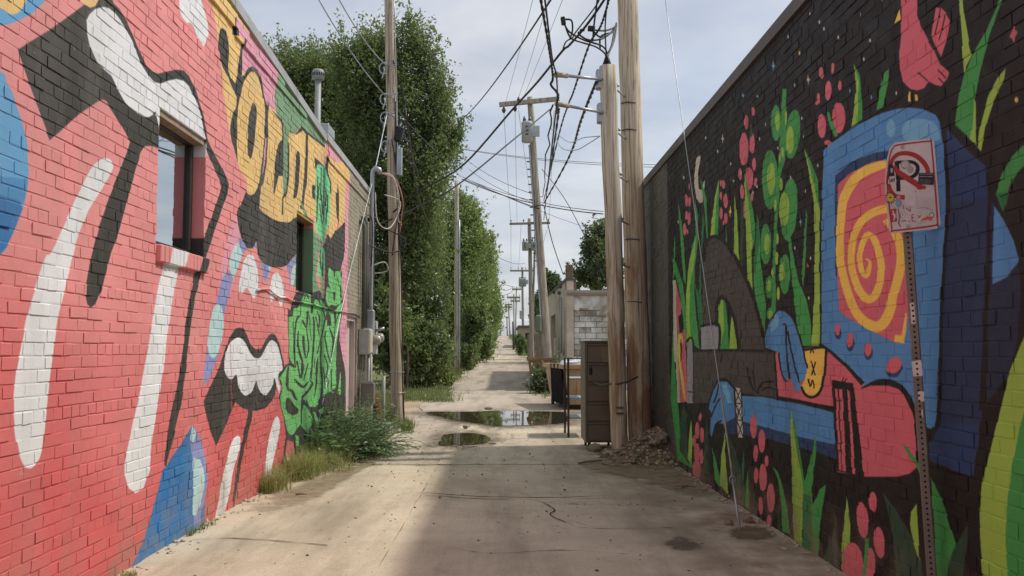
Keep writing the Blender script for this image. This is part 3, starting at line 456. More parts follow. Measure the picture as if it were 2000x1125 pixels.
# bird and upper leaves
rf(M6((1145, 75), (1190, 72), (1240, 120), (1285, 200), (1265, 330), (1220, 480), (1195, 560), (1150, 470), (1100, 350), (1120, 230)), 'rose')
rs(M6((1040, 320), (1120, 450), (1200, 615)), [3, 6, 3])
rf(M6((800, -120), (960, -120), (962, 150), (1000, 260), (1060, 380), (1130, 500), (1180, 620), (1240, 670), (1272, 710), (1250, 770), (1190, 845), (1120, 825), (1070, 795), (1030, 860), (960, 885), (890, 870), (820, 800), (785, 650), (785, 500), (805, 300), (805, 120)), 'rose')
for P in ([(1185, 80), (1170, 200), (1140, 335)], [(1240, 140), (1215, 260), (1178, 390)], [(965, 705), (1060, 790)], [(1160, 680), (1240, 765)], [(1165, 760), (1215, 812)], [(850, 0), (850, 18)]): rs(M6(*P), 2.2)
rf(M6((790, 80), (802, 190), (735, 235)), 'ye'); rf(M6((875, 890), (895, 900), (900, 995), (875, 990)), 'ye'); rf(M6((935, 920), (960, 925), (968, 985), (940, 985)), 'ye'); rf(M6((605, -40), (620, -40), (612, 25)), 'ye')
rf(M6((1900, 235), (1925, 290), (1950, 312), (1925, 360), (1915, 435), (1895, 385), (1865, 360), (1890, 310)), 'rose'); re(M6, 'ye', (1930, 975, 20, 28))
rf(M6((1360, -100), (1395, -100), (1420, 150), (1470, 430), (1497, 540), (1440, 650), (1425, 790), (1400, 430), (1380, 170)), 'gl'); rf(M6((1820, -60), (1740, 130), (1660, 380), (1600, 600), (1570, 720), (1540, 900)) + M3((850, 560), (862, 700), (865, 797), (748, 685), (775, 500), (800, 400)) + M6((1440, 690), (1500, 540), (1600, 370), (1690, 170), (1790, -60)), 'gm'); rf(M3((850, 545), (860, 560), (866, 797), (830, 765), (845, 680)), 'gl')
rf(M3((1030, 372), (1022, 430), (960, 560), (915, 700), (893, 832), (870, 812), (885, 700), (930, 530), (980, 430)), 'gl')
rf(M3((1125, 795), (1060, 860), (1010, 950), (970, 1070), (1000, 1110), (1030, 1130), (1050, 1030), (1090, 950), (1160, 880)), 'gm'); rf(M4((975, -10), (1050, -10), (1030, 60), (1015, 92)), 'gd')
rf(M3((195, 348), (225, 420), (237, 560), (240, 655), (180, 697), (205, 500)), 'gm'); rf(M3((195, 348), (218, 450), (215, 600), (212, 676), (180, 697), (205, 500)), 'gl'); rf(M3((385, 370), (386, 420), (370, 500), (352, 590), (318, 606), (332, 500), (362, 400)), 'gm')
re(M3, 'rose', (15, 400, 12, 34), (77, 375, 10, 30), (52, 497, 18, 55), (115, 470, 10, 28), (113, 648, 33, 84), (17, 693, 22, 67), (50, 783, 18, 14), (-2, 540, 9, 30)); rf(M3((45, 612), (60, 620), (80, 680), (107, 742), (92, 757), (62, 690)), 'gm')
# plants along the foot
for c, P in (('gm', ((160, 100), (168, 250), (190, 520), (250, 680), (180, 640), (165, 500), (150, 380))), ('gk', ((205, 410), (218, 440), (220, 600), (228, 660), (188, 600), (190, 480))), ('gl', ((237, 468), (242, 560), (238, 655), (222, 635), (228, 530))), ('gk', ((300, 470), (306, 520), (310, 700), (290, 690), (292, 560))), ('gk', ((392, 545), (425, 600), (445, 700), (485, 850), (430, 815), (400, 700))), ('gm', ((325, 585), (340, 640), (358, 720), (355, 755), (335, 720))), ('gl', ((383, 505), (378, 600), (392, 785), (356, 745), (362, 620))), ('gd', ((455, 595), (460, 640), (455, 740), (448, 700))), ('gm', ((473, 678), (478, 760), (480, 850), (462, 830)))):
    rf(M2(*P), c)
re(M2, 'rose', (274, 460, 6, 18), (262, 515, 10, 36), (282, 535, 8, 33), (250, 560, 7, 26), (260, 610, 12, 42), (280, 625, 9, 32), (260, 680, 18, 42), (498, 500, 14, 50), (533, 560, 15, 49), (507, 612, 10, 37), (552, 643, 8, 25), (508, 703, 9, 35), (537, 712, 17, 58), (570, 797, 17, 62), (528, 830, 10, 38), (563, 892, 9, 26))
rf(M7((1045, 50), (1095, 110), (1140, 230), (1190, 450), (1220, 720), (1140, 690), (1135, 450), (1105, 200)), 'gm')
rf(M2((655, 425), (685, 560), (710, 730), (735, 650), (750, 570), (763, 518), (757, 620), (742, 760), (745, 822), (760, 800), (775, 760), (802, 742), (785, 830), (775, 940), (768, 1050), (706, 1010), (705, 800), (690, 650)), 'gm'); rf(M2((655, 425), (652, 500), (660, 700), (664, 930), (668, 980), (706, 1005), (710, 800), (700, 720), (680, 600)), 'gl'); rf(M2((705, 780), (740, 790), (745, 1035), (700, 1000)), 'gd')
rf(M7((1660, 500), (1680, 700), (1695, 1050), (1540, 960), (1600, 800), (1640, 720)), 'gk'); rf(M7((1770, 345), (1805, 600), (1802, 800), (1750, 950), (1742, 1075), (1722, 1060), (1730, 750), (1750, 560)), 'gl')
re(M5, 'rose', (227, 835, 30, 96, -6), (280, 742, 20, 54, -5), (313, 952, 28, 82, -5), (178, 1085, 56, 135, -3), (265, 1065, 27, 88)); rf(M5((240, 930), (262, 930), (245, 1130), (228, 1130)), 'gm')
rf(M5((328, 690), (400, 790), (480, 920), (532, 1060), (535, 1140), (405, 1140), (385, 950), (360, 800)), 'gk'); rf(M5((507, 750), (510, 850), (520, 1000), (522, 1052), (490, 950), (470, 860), (475, 800)), 'gl'); rf(M5((578, 615), (640, 730), (690, 900), (708, 960), (680, 1050), (660, 1140), (605, 1140), (600, 900), (588, 750)), 'gm'); rf(M5((770, 855), (768, 950), (745, 1140), (655, 1140), (700, 980), (740, 910)), 'gk'); rf(M5((425, 435), (470, 470), (520, 540), (520, 600), (495, 540)), 'gm'); rf(M5((38, 655), (25, 740), (0, 860), (-8, 800), (0, 720)), 'gm')
rf(M4((1170, 640), (1125, 745), (1090, 830), (1040, 960)) + M5((970, 140), (930, 300), (880, 500), (845, 640), (830, 800), (835, 950), (855, 1200), (1300, 1200), (1300, -40)), 'gl'); rf(M5((1160, 60), (1070, 250), (1040, 350), (1000, 550), (975, 750), (965, 950), (990, 1200), (1300, 1200)), 'gm')
def star(crop, cx, cy, rx, ry, col):
    rm.fill(crop((cx, cy - ry), (cx + rx * .28, cy - ry * .25), (cx + rx, cy), (cx + rx * .28, cy + ry * .25), (cx, cy + ry), (cx - rx * .28, cy + ry * .25), (cx - rx, cy), (cx - rx * .28, cy - ry * .25)), col)
star(M10, 625, 725, 24, 70, 'lb'); star(M10, 1005, 875, 24, 66, 'cream'); star(M10, 290, 1050, 18, 36, 'lb'); re(M10, 'ye', (912, 582, 9, 25))
for x, y in ((575, 97), (735, 70), (548, 160), (750, 390), (805, 277), (312, 155), (215, 330), (422, 270), (540, 370), (520, 395), (435, 345), (705, 640), (765, 860), (743, 150), (192, 525), (630, 200), (365, 215), (775, 685), (470, 310), (685, 330)): re(M1, 'wr', (x, y, 3, 8))
star(M1, 387, 160, 7, 24, 'cream'); star(M1, 420, 480, 8, 30, 'ye'); star(M1, 730, 525, 6, 24, 'lb')
for x, y in ((500, 395), (193, 365), (440, 577), (48, 280), (5, 215), (757, 910)): re(M6, 'wr', (x, y, 8, 20))
for x, y in ((405, 140), (305, 885), (520, 950)): star(M6, x, y, 12, 36, 'lb')
for x, y in ((790, 405), (865, 935), (455, 1060), (1028, 150)): re(M10, 'wr', (x, y, 7, 18))
RM_IMG = rm.image('right_wall_paint')
def wallmat(name, im, cv, worn, spec=.35):
    s = NT(name); sp = s.n('ShaderNodeSeparateXYZ'); s.l(s.pos, sp.inputs[0]); cb = s.n('ShaderNodeCombineXYZ')
    for sock, o, d, k in ((1, cv.y0, cv.y1 - cv.y0, 0), (2, 0, cv.h, 1)):
        m = s.n('ShaderNodeMath', operation='SUBTRACT'); s.l(sp.outputs[sock], m.inputs[0]); m.inputs[1].default_value = o
        q = s.n('ShaderNodeMath', operation='DIVIDE'); s.l(m.outputs[0], q.inputs[0]); q.inputs[1].default_value = d; s.l(q.outputs[0], cb.inputs[k])
    ti = s.n('ShaderNodeTexImage', extension='EXTEND', interpolation='Cubic'); ti.image = im; s.l(cb.outputs[0], ti.inputs[0]); col = ti.outputs[0]
    rnd = s.n('ShaderNodeNewGeometry').outputs['Random Per Island']
    col = s.mix(s.ramp(s.noise(1, 4, .6, s.scalepos((2.2, 2.2, .22))), [(.52, 0.), (.72, .26)]), col, tuple(x * .55 for x in worn)); col = s.mix(s.ramp(s.noise(24, 5, .75, dist=.8), [(.66, 0.), (.70, .5)]), col, tuple(min(1, x * 1.25) for x in worn))
    col = s.mix(1.0, col, s.ramp(s.noise(1.3, 6, .65), [(.3, .91), (.7, 1.06)]), 'MULTIPLY'); col = s.mix(1.0, col, s.ramp(rnd, [(0, .93), (1, 1.05)]), 'MULTIPLY')
    col = s.mix(s.ramp(s.noise(9, 6, .7), [(.62, 0.), (.75, .22)]), col, worn); col = s.mix(s.ramp(s.noise(55, 2), [(.70, 0.), (.78, .35)]), col, worn)
    hgt = s.n('ShaderNodeMapRange'); s.l(sp.outputs[2], hgt.inputs[0]); hgt.inputs[1].default_value = .45; hgt.inputs[2].default_value = 0; hgt.inputs[3].default_value = 0; hgt.inputs[4].default_value = 1
    dn = s.n('ShaderNodeMath', operation='MULTIPLY'); s.l(hgt.outputs[0], dn.inputs[0]); s.l(s.ramp(s.noise(4, 6, .7), [(.42, 0.), (.62, .7)]), dn.inputs[1]); col = s.mix(dn.outputs[0], col, (.28, .23, .16))
    h = s.n('ShaderNodeMath', operation='ADD'); s.l(s.noise(38, 5, .7), h.inputs[0]); s.l(s.noise(150, 3), h.inputs[1]); s.bump(h.outputs[0], .5, .004)
    return s.fin(col, s.ramp(s.noise(6, 3), [(.3, .52), (.7, .72)]), spec)
M_LW = wallmat('painted_brick_left', LM_IMG, lm, (.5, .44, .38)); M_RW = wallmat('painted_brick_right', RM_IMG, rm, (.055, .052, .048), .25)
# ------------------------------------------------------------------ ground
def concrete(name, base, dk, spk=.3):
    s = NT(name); col = s.ramp(s.noise(.9, 7, .62), [(.32, tuple(x * .82 for x in base)), (.5, base), (.72, tuple(min(1, x * 1.13) for x in base))])
    col = s.mix(s.ramp(s.noise(.33, 6, .7, dist=.6), [(.5, 0.), (.68, .6)]), col, dk); col = s.mix(s.ramp(s.noise(3.2, 7, .75, dist=.3), [(.55, 0.), (.72, .45)]), col, tuple(x * .75 for x in dk))
    col = s.mix(1.0, col, s.ramp(s.noise(60, 4, .8), [(.3, .78), (.7, 1.2)]), 'MULTIPLY'); col = s.mix(s.ramp(s.noise(140, 2), [(.72, 0.), (.78, .5)]), col, tuple(min(1, x * 1.5) for x in base)); col = s.mix(s.ramp(s.noise(95, 2), [(.74, 0.), (.80, .6)]), col, tuple(x * .35 for x in base))
    sp = s.n('ShaderNodeSeparateXYZ'); s.l(s.pos, sp.inputs[0])
    def band(sock, lo, hi):
        q = s.n('ShaderNodeMapRange', interpolation_type='SMOOTHSTEP'); s.l(sock, q.inputs[0]); q.inputs[1].default_value = lo; q.inputs[2].default_value = hi; return q.outputs[0]
    wall_dirt = s.mix(1.0, band(sp.outputs[0], .2, 2.0), s.ramp(s.noise(1.7, 7, .7), [(.36, 0.), (.62, .95)]), 'MULTIPLY'); col = s.mix(wall_dirt, col, (.21, .155, .10))
    track = s.noise(1, 5, .65, s.scalepos((1.6, .22, 1))); col = s.mix(s.ramp(track, [(.46, 0.), (.66, .65)]), col, tuple(x * .62 for x in dk))
    col = s.mix(s.ramp(s.noise(11, 6, .8, dist=.5), [(.60, 0.), (.70, .40)]), col, tuple(min(1, x * 1.18) for x in base))
    v = s.n('ShaderNodeTexVoronoi', feature='DISTANCE_TO_EDGE'); v.inputs['Scale'].default_value = .55; wv = s.n('ShaderNodeVectorMath', operation='ADD'); nn = s.n('ShaderNodeTexNoise'); nn.inputs['Scale'].default_value = 2.2; nn.inputs['Detail'].default_value = 6; s.l(s.pos, nn.inputs['Vector']); s.l(s.pos, wv.inputs[0]); s.l(nn.outputs['Color'], wv.inputs[1]); s.l(wv.outputs[0], v.inputs['Vector'])
    ck = s.ramp(v.outputs['Distance'], [(0, 1.), (.006, 0.)]); mk = s.ramp(s.noise(.35, 2), [(.5, 0.), (.56, .8)]); cm = s.mix(1.0, ck, mk, 'MULTIPLY'); col = s.mix(cm, col, (.05, .04, .03))
    h = s.n('ShaderNodeMath', operation='MULTIPLY_ADD'); s.l(s.noise(7, 6, .7), h.inputs[0]); h.inputs[1].default_value = 1.5; s.l(s.noise(120, 3, .7), h.inputs[2]); s.bump(h.outputs[0], .55, .006); return s.fin(col, .85, .2)
M_CONC = concrete('concrete', (.54, .468, .355), (.37, .31, .222)); M_CONC2 = concrete('concrete_pale', (.45, .39, .31), (.33, .275, .21)); M_CONC3 = concrete('concrete_worn', (.52, .45, .338), (.35, .29, .205))
M_SOIL = concrete('dry_soil', (.42, .33, .23), (.25, .19, .12))
M_DIRT = paint('dirt', (.11, .078, .048), .95, .45, 9, .8, 40, spec=.1); M_CRACK = paint('crack', (.035, .028, .02), 1, .3, 30, 0, spec=.05)
ys = np.concatenate([np.arange(-14, 20, 2), np.arange(20, 80, 2), np.arange(80, 260, 4), np.arange(260, 901, 40)]); xs = np.array([-400, -120, -60, -30, -15, -8, -5, -3, -1, 1, 3, 5, 8, 15, 30, 60, 120, 400.])
def sheet(name, xs, ys, dz, mat, kind='structure', edge=0):
    V = []; Q = []; n = len(xs)
    for j, y in enumerate(ys):
        for i, x in enumerate(xs):
            e = random.uniform(-edge, edge) if edge and i in (0, n - 1) else 0
            V.append((x + e, y, gz(y) + dz))
    for j in range(len(ys) - 1):
        for i in range(n - 1): Q.append((j * n + i, j * n + i + 1, (j + 1) * n + i + 1, (j + 1) * n + i))
    o = fast(name, V, Q, mat, smooth=True); tag(o, kind=kind); return o
M_FARG = paint('far_grass_ground', (.16, .17, .07), .95, .4, .7, .4, 6, spec=.1)
g = sheet('ground', xs, ys, -.05, M_FARG)
yard = sheet('dirt_yard', np.linspace(-16, 12, 12), np.arange(13.5, 34.1, 1.0), -.012, M_SOIL, edge=.5)
pav = sheet('alley_pavement', np.array([-2.0, -1, 0, 1.2, 2.3]), np.concatenate([np.arange(17, 60, 1.0)]), 0, M_CONC2, edge=.16)
lane = sheet('far_lane', np.array([-1.55, 0, 1.5]), np.concatenate([np.arange(72.2, 236, 2.0)]), -.004, M_CONC2, edge=.25)
cross = sheet('cross_street', np.array([-90, -20, -6, 0, 6, 20, 90.]), np.arange(59, 73.5, 1.0), .004, M_CONC3)
# concrete slabs of the near alley, with open joints and small steps
sl_y = [-8, 2.2, 5.35, 8.55, 11.15, 13.95, 17.05]; sl_x = [-2.44, -.80, 2.18]
for j in range(len(sl_y) - 1):
    for i in range(2):
        x0, x1, y0, y1 = sl_x[i] + .002, sl_x[i + 1] - .002, sl_y[j] + .003, sl_y[j + 1] - .003
        if j >= 4: x0 -= (.5 if i == 0 and j == 5 else 0)
        nx = max(3, int((x1 - x0) / .22)); ny = max(3, int((y1 - y0) / .22)); lift = (.006, .0, .012, .0, .008, .002)[j] + (0, .002)[i]; tilt = random.uniform(-.004, .004)
        V = []; Q = []
        for b in range(ny + 1):
            for a in range(nx + 1):
                ed = a in (0, nx) or b in (0, ny); x = x0 + (x1 - x0) * a / nx; y = y0 + (y1 - y0) * b / ny
                if ed: x += random.uniform(-.005, .005); y += random.uniform(-.010, .010)
                V.append((x, y, lift + tilt * math.sin(x * 1.3 + j) + .003 * math.sin(y * 1.1 + i) + (random.choice((-.001, -.002, -.007)) if ed else random.uniform(-.0012, .0012))))
        n = nx + 1
        for b in range(ny):
            for a in range(nx): Q.append((b * n + a, b * n + a + 1, (b + 1) * n + a + 1, (b + 1) * n + a))
        rim = [a for a in range(nx)] + [b * n + nx for b in range(ny)] + [ny * n + a for a in range(nx, 0, -1)] + [b * n for b in range(ny, 0, -1)]
        k0 = len(V); V += [(V[r][0], V[r][1], -.06) for r in rim]; m = len(rim)
        Q += [(rim[k], k0 + k, k0 + (k + 1) % m, rim[(k + 1) % m]) for k in range(m)]
        fast('concrete_slab', V, Q, (M_CONC, M_CONC3, M_CONC)[(i + j) % 3] if not (i == 0 and j >= 4) else M_CONC2, pav, smooth=False)
MBk = MB()
def crackline(P, wd):
    pts = stroke([(onZ(*p).x, onZ(*p).y) for p in P], wd, 6); V = [(x + random.uniform(-.004, .004), y + random.uniform(-.006, .006), .0205) for x, y in pts]; n = len(V); h = n // 2
    MBk.add(V, [(k, k + 1, n - 2 - k, n - 1 - k) for k in range(h - 1)])
crackline([(350, 1062), (430, 1056), (520, 1060), (640, 1070)], [.004, .012, .01, .003]); crackline([(1010, 962), (1080, 996), (1075, 1010), (1120, 1030)], [.003, .008, .008, .003]); crackline([(880, 1075), (960, 1086), (1100, 1080), (1230, 1088)], [.003, .006, .006, .003])
crackline([(832, 966), (880, 970), (940, 974), (1000, 975), (1060, 976), (1110, 975), (1180, 972)], [.012, .028, .034, .03, .034, .026, .008]); crackline([(1130, 1035), (1230, 1038), (1330, 1034)], [.003, .008, .003])
MBk.build('surface_crack', M_CRACK, pav)
# puddles and their damp muddy rims
M_WATER = NT('puddle_water'); M_WATER.bump(M_WATER.noise(14, 2), .012, .003); M_WATER = M_WATER.fin((.045, .035, .02), .02, .5); M_WATER.node_tree.nodes['Principled BSDF'].inputs['IOR'].default_value = 1.45
M_MUD = paint('damp_mud', (.22, .17, .115), .5, .35, 6, .5, 60, spec=.5)
def flat(name, px, z, mat, kind='structure', n=6, jit=0, grow=1):
    P = [onZ(x, y, z) for x, y in px]; c = sum(P, Vector()) / len(P)
    if grow != 1: P = [c + (p - c) * grow for p in P]
    pts = crom([(p.x, p.y) for p in P], n); V = [(x + random.uniform(-jit, jit), y + random.uniform(-jit, jit), z) for x, y in pts]; m = MB(); m.add(V, [tuple(range(len(V)))])
    if m.f and sum(V[i][0] * V[(i + 1) % len(V)][1] - V[(i + 1) % len(V)][0] * V[i][1] for i in range(len(V))) < 0: m.f = [tuple(reversed(m.f[0]))]
    return m.build(name, mat, kind=kind)
def soft(name, px, z, mat, lo=.55, mid=.9, hi=1.35, n=6):
    P = [onZ(x, y, z) for x, y in px]; c = sum(P, Vector()) / len(P); B = [Vector((x, y, z)) for x, y in crom([(p.x, p.y) for p in P], n)]; k = len(B); V = [c]; fade = [1.]
    if sum(B[i].x * B[(i + 1) % k].y - B[(i + 1) % k].x * B[i].y for i in range(k)) < 0: B = B[::-1]
    for s_, f in ((lo * .6, 1.), (lo, .85), (mid, .6), ((mid + hi) / 2, .3), (hi, 0.)): V += [c + (b - c) * s_ for b in B]; fade += [f] * k
    m = MB(); m.add(V, [(0, 1 + i, 1 + (i + 1) % k) for i in range(k)] + [(1 + r * k + i, 1 + (r + 1) * k + i, 1 + (r + 1) * k + (i + 1) % k, 1 + r * k + (i + 1) % k) for r in range(4) for i in range(k)]); o = m.build(name, mat, kind='structure')
    a = o.data.attributes.new('fade', 'FLOAT', 'POINT'); a.data.foreach_set('value', fade); return o
def softmat(name, c, rough, spec, sc=5, top=.92):
    s = NT(name); at = s.n('ShaderNodeAttribute', attribute_name='fade'); nz = s.n('ShaderNodeMath', operation='MULTIPLY_ADD'); s.l(s.noise(sc, 7, .75), nz.inputs[0]); nz.inputs[1].default_value = 2.6; nz.inputs[2].default_value = -1.3
    ad = s.n('ShaderNodeMath', operation='ADD'); s.l(at.outputs['Fac'], ad.inputs[0]); s.l(nz.outputs[0], ad.inputs[1]); s.l(s.ramp(ad.outputs[0], [(.15, 0.), (.75, top)]), s.p.inputs['Alpha'])
    s.bump(s.noise(50, 5, .7), .5, .006); return s.fin(s.ramp(s.noise(8, 5), [(.3, tuple(x * .7 for x in c)), (.7, tuple(x * 1.3 for x in c))]), rough, spec)
M_MUD = softmat('damp_mud_soft', (.19, .145, .095), .45, .5); M_OIL = softmat('oily_dirt_soft', (.14, .11, .08), .8, .2, 9, .75); M_HOLED = softmat('loose_dirt_soft', (.17, .125, .08), .95, .1, 14); M_WASH = softmat('soil_wash_soft', (.27, .21, .14), .95, .1, 4, .6)
PU1 = [(832, 806), (860, 804), (920, 804), (972, 802), (1030, 803), (1085, 804), (1104, 806), (1108, 816), (1104, 825), (1060, 829), (1000, 831), (960, 831), (930, 826), (885, 820), (862, 814)]
PU2 = [(868, 849), (895, 846), (925, 846), (948, 850), (958, 857), (950, 864), (930, 867), (895, 869), (872, 869), (856, 867), (862, 859)]
soft('muddy_patch', PU1, .0215, M_MUD, 1.0, 1.0, 1.45); flat('puddle_water', PU1, .026, M_WATER, jit=.015)
soft('muddy_patch', PU2, .0215, M_MUD, 1.0, 1.0, 1.9); flat('puddle_water', PU2, .026, M_WATER, jit=.012)
flat('puddle_water', [(968, 762), (985, 759), (1002, 760), (1004, 763), (990, 766), (972, 765)], .012, M_WATER, jit=.02); flat('puddle_water', [(1002, 703), (1022, 702), (1032, 704), (1015, 706)], .50, M_WATER, jit=.02)
M_STAIN = paint('oily_stain', (.20, .155, .105), .75, .45, 7, .4, 60, spec=.3)
soft('dirt_hole', [(1428, 1040), (1440, 1031), (1462, 1028), (1490, 1032), (1508, 1042), (1500, 1049), (1470, 1052), (1445, 1050)], .0225, M_HOLED) 
soft('dirt_stain', [(1306, 1056), (1328, 1048), (1350, 1055), (1366, 1066), (1352, 1073), (1322, 1072), (1308, 1066)], .0225, M_OIL)
soft('soil_wash', [(1150, 905), (1200, 895), (1290, 900), (1345, 930), (1390, 968), (1330, 958), (1250, 935), (1180, 922)], .0218, M_WASH)
soft('soil_wash', [(560, 955), (700, 905), (760, 880), (700, 920), (600, 975), (520, 985)], .0218, M_WASH)
# ------------------------------------------------------------------ brick walls
def ring(n=1): return None
BR_L, BR_H, JT = .207, .0695, .0072
def brick_arrays(rects, X, s):
    """rects: y0,y1,z0,z1,proud -> numpy verts, quads"""
    A = np.array(rects, np.float64); n = len(A); b = .0028
    y0, y1, z0, z1, p = A.T; V = np.empty((n, 12, 3))
    def rr(y0, y1, z0, z1, d, k):
        for q, (yy, zz) in enumerate(((y0, z0), (y1, z0), (y1, z1), (y0, z1))):
            V[:, k + q, 0] = X + s * d; V[:, k + q, 1] = yy + (RNG.normal(0, .0024, n) if k else 0); V[:, k + q, 2] = zz + (RNG.normal(0, .0020, n) if k else 0)
    rr(y0, y1, z0, z1, -.012, 0); rr(y0, y1, z0, z1, p - b, 4); rr(y0 + b * .8, y1 - b * .8, z0 + b * .8, z1 - b * .8, p + RNG.normal(0, .001, n), 8)
    f = []
    for k in (0, 4):
        for q in range(4): f.append((k + q, k + (q + 1) % 4, k + 4 + (q + 1) % 4, k + 4 + q))
    f.append((8, 9, 10, 11)); f = np.array(f)
    if s < 0: f = f[:, ::-1]
    return V.reshape(-1, 3), (f[None] + (np.arange(n) * 12)[:, None, None]).reshape(-1, 4)
def lay(ya, yb, ztop, X, s, opens, hdr, proudf):
    out = []; row = 0; z = 0
    while z + BR_H <= 6:
        z0, z1 = z + JT / 2, z + BR_H - JT / 2; header = row % hdr == 0 and row > 0
        Lr = BR_L / 2 if header else BR_L; y = ya - (BR_L * .25 if header else (BR_L / 2 if row % 2 else 0)) - random.choice((0, 0, .03))
        while y < yb:
            L2 = Lr * random.uniform(.965, 1.035); a, b = y + JT / 2, y + L2 - JT / 2; y += L2
            full = a >= ya and b <= yb; a, b = max(a, ya), min(b, yb)
            if b - a < .03 or z1 > ztop((a + b) / 2): continue
            seg = [(a, b)]
            for (oa, ob, za, zb) in opens:
                if z1 > za + .01 and z0 < zb - .01:
                    ns = []
                    for (p, q) in seg:
                        if q <= oa or p >= ob: ns.append((p, q)); continue
                        full = False
                        if p < oa - .025: ns.append((p, oa))
                        if q > ob + .025: ns.append((ob, q))
                    seg = ns
            for p, q in seg: out.append((p, q, z0, z1, .0044 + random.gauss(0, .0016) + proudf((p + q) / 2, z0), full and len(seg) == 1, header))
        z += BR_H; row += 1
    return out
def put_bricks(bs, X, s, mat, par):
    sc = []
    for i, b in enumerate(bs):
        pr = [proj((X + s * b[4], y, z)) for y, z in ((b[0], b[2]), (b[1], b[2]), (b[1], b[3]), (b[0], b[3]))] if b[1] > .8 else [None]
        if None in pr or not b[5]: sc.append(-1); continue
        cx = sum(p[0] for p in pr) / 4; cy = sum(p[1] for p in pr) / 4
        if not (4 < cx < 1996 and 4 < cy < 1121): sc.append(-1); continue
        sc.append(abs(sum(pr[k][0] * pr[(k + 1) % 4][1] - pr[(k + 1) % 4][0] * pr[k][1] for k in range(4))))
    top = set(sorted(range(len(bs)), key=lambda i: -sc[i])[:300]); top = {i for i in top if sc[i] > 0}
    V, Q = brick_arrays([b[:5] for i, b in enumerate(bs) if i not in top], X, s); o = fast('brickwork', V, Q, mat, par); o['kind'] = 'stuff'
    meshes = {}
    for h in (False, True):
        for v in range(6):
            Lh = (BR_L / 2 if h else BR_L) * (1 + (v - 2.5) * .012) - JT; V, Q = brick_arrays([(-Lh / 2, Lh / 2, -(BR_H - JT) / 2, (BR_H - JT) / 2, .0044)], 0, s)
            t = fast('brick', V, Q, mat); meshes[h, v] = t.data; COL.objects.unlink(t); bpy.data.objects.remove(t)
    for i in sorted(top):
        b = bs[i]; Lf = (BR_L / 2 if b[6] else BR_L); v = min(5, max(0, round(((b[1] - b[0] + JT) / Lf - 1) / .012 + 2.5)))
        o = bpy.data.objects.new('brick', meshes[b[6], v]); COL.objects.link(o); o.parent = par; o.location = Vector((X + s * (b[4] - .0044), (b[0] + b[1]) / 2, (b[2] + b[3]) / 2)) - ORG[par.name]; o.rotation_euler = (random.gauss(0, .005), 0, random.gauss(0, .002))
def wall_core(par, name, ya, yb, ztop, knots, X, s, opens, mat, th=.3):
    m = MB(); ye = sorted({ya, yb} | {o[0] for o in opens} | {o[1] for o in opens} | {k for k in knots if ya < k < yb})
    for a, b in zip(ye, ye[1:]):
        cuts = sorted([(o[2], o[3]) for o in opens if o[0] <= a and o[1] >= b]); z = -.3; segs = []
        for za, zb in cuts: segs.append((z, za, z, za)); z = zb
        segs.append((z, None, z, None))
        for z0, z1, _, _ in segs:
            ta, tb = (ztop(a), ztop(b)) if z1 is None else (z1, z1)
            if ta - z0 < .002: continue
            xi = X - s * th; v = [(X, a, z0), (X, b, z0), (X, b, tb), (X, a, ta), (xi, a, z0), (xi, b, z0), (xi, b, tb), (xi, a, ta)]
            f = [(0, 1, 2, 3), (5, 4, 7, 6), (3, 2, 6, 7), (1, 0, 4, 5), (0, 3, 7, 4), (2, 1, 5, 6)]
            if s < 0: f = [tuple(reversed(q)) for q in f]
            m.add(v, f)
    return m.build(name, mat, par)
def snap(z): return round(z / BR_H) * BR_H
M_COPE = paint('weathered_metal_coping', (.42, .43, .42), .55, .12, 3, .1, 20, .3, .5, dirt=(.24, .22, .19), dirt_amt=.5)
M_FASC = paint('dark_metal_fascia', (.115, .11, .098), .6, .15, 3, .1, 20, spec=.4, dirt=(.07, .065, .055))
M_ROOF = paint('flat_roof_felt', (.3, .3, .29), .95, .15, 2); M_BRONZE = paint('bronze_window_frame', (.038, .034, .027), .45, .15, 8, .05, spec=.5)
def mirror_glass():
    s = NT('reflective_glass'); s.bump(s.noise(1.6, 2), .02, .02); return s.fin((.50, .55, .58), .02, .5, 1.0)
M_GLASS = mirror_glass(); M_DARKG = NT('dark_glass').fin((.012, .014, .012), .08, .5)
M_WOODY = paint('weathered_lintel', (.33, .26, .18), .85, .25, 14, .3, 60); M_GALV = paint('galvanised_steel', (.40, .43, .45), .42, .12, 5, .06, 40, .55, .5, dirt=(.25, .24, .21)); M_BOXG = paint('grey_painted_steel', (.40, .405, .39), .55, .1, 4, .08, 30, .1, .5, dirt=(.28, .25, .2), dirt_amt=.4)
M_DPIPE = paint('dark_painted_pipe', (.10, .095, .08), .6, .2, 5); M_BLACK = paint('black_rubber', (.014, .014, .015), .55, .2, 10, .05, spec=.4); M_BLACKC = paint('black_cable', (.022, .022, .024), .5, .2, 10, 0, spec=.4)
# ---- left building
k0, k1, k2 = 3.0, onX(634, 270, XL).y, 16.1
zk0 = onX(453, 10.7, XL); zk1 = onX(634, 275, XL); zk2 = onX(645, 283, XL); zk3 = onX(723, 382, XL)
def ztL(y):
    if y < zk1.y: return zk1.z + (zk0.z - zk1.z) * (zk1.y - y) / (zk1.y - zk0.y)
    return zk2.z + (zk3.z - zk2.z) * (y - zk2.y) / (zk3.y - zk2.y)
bands = []
for (p, q, c) in (((300, -120), (454, 32), 0), ((459, 71), (476, 90), 0), ((477, 92), (634, 282), 0), ((640, 308), (722, 402), 0)):
    a, b = onX(*p, XL), onX(*q, XL); bands.append((a.y, b.y, snap((a.z + b.z) / 2)))
bands[0] = (2.0, bands[0][1], bands[0][2])
def bandL(y):
    for a, b, z in bands:
        if a <= y < b: return z
    return bands[-1][2] if y > bands[-1][0] else bands[1][2]
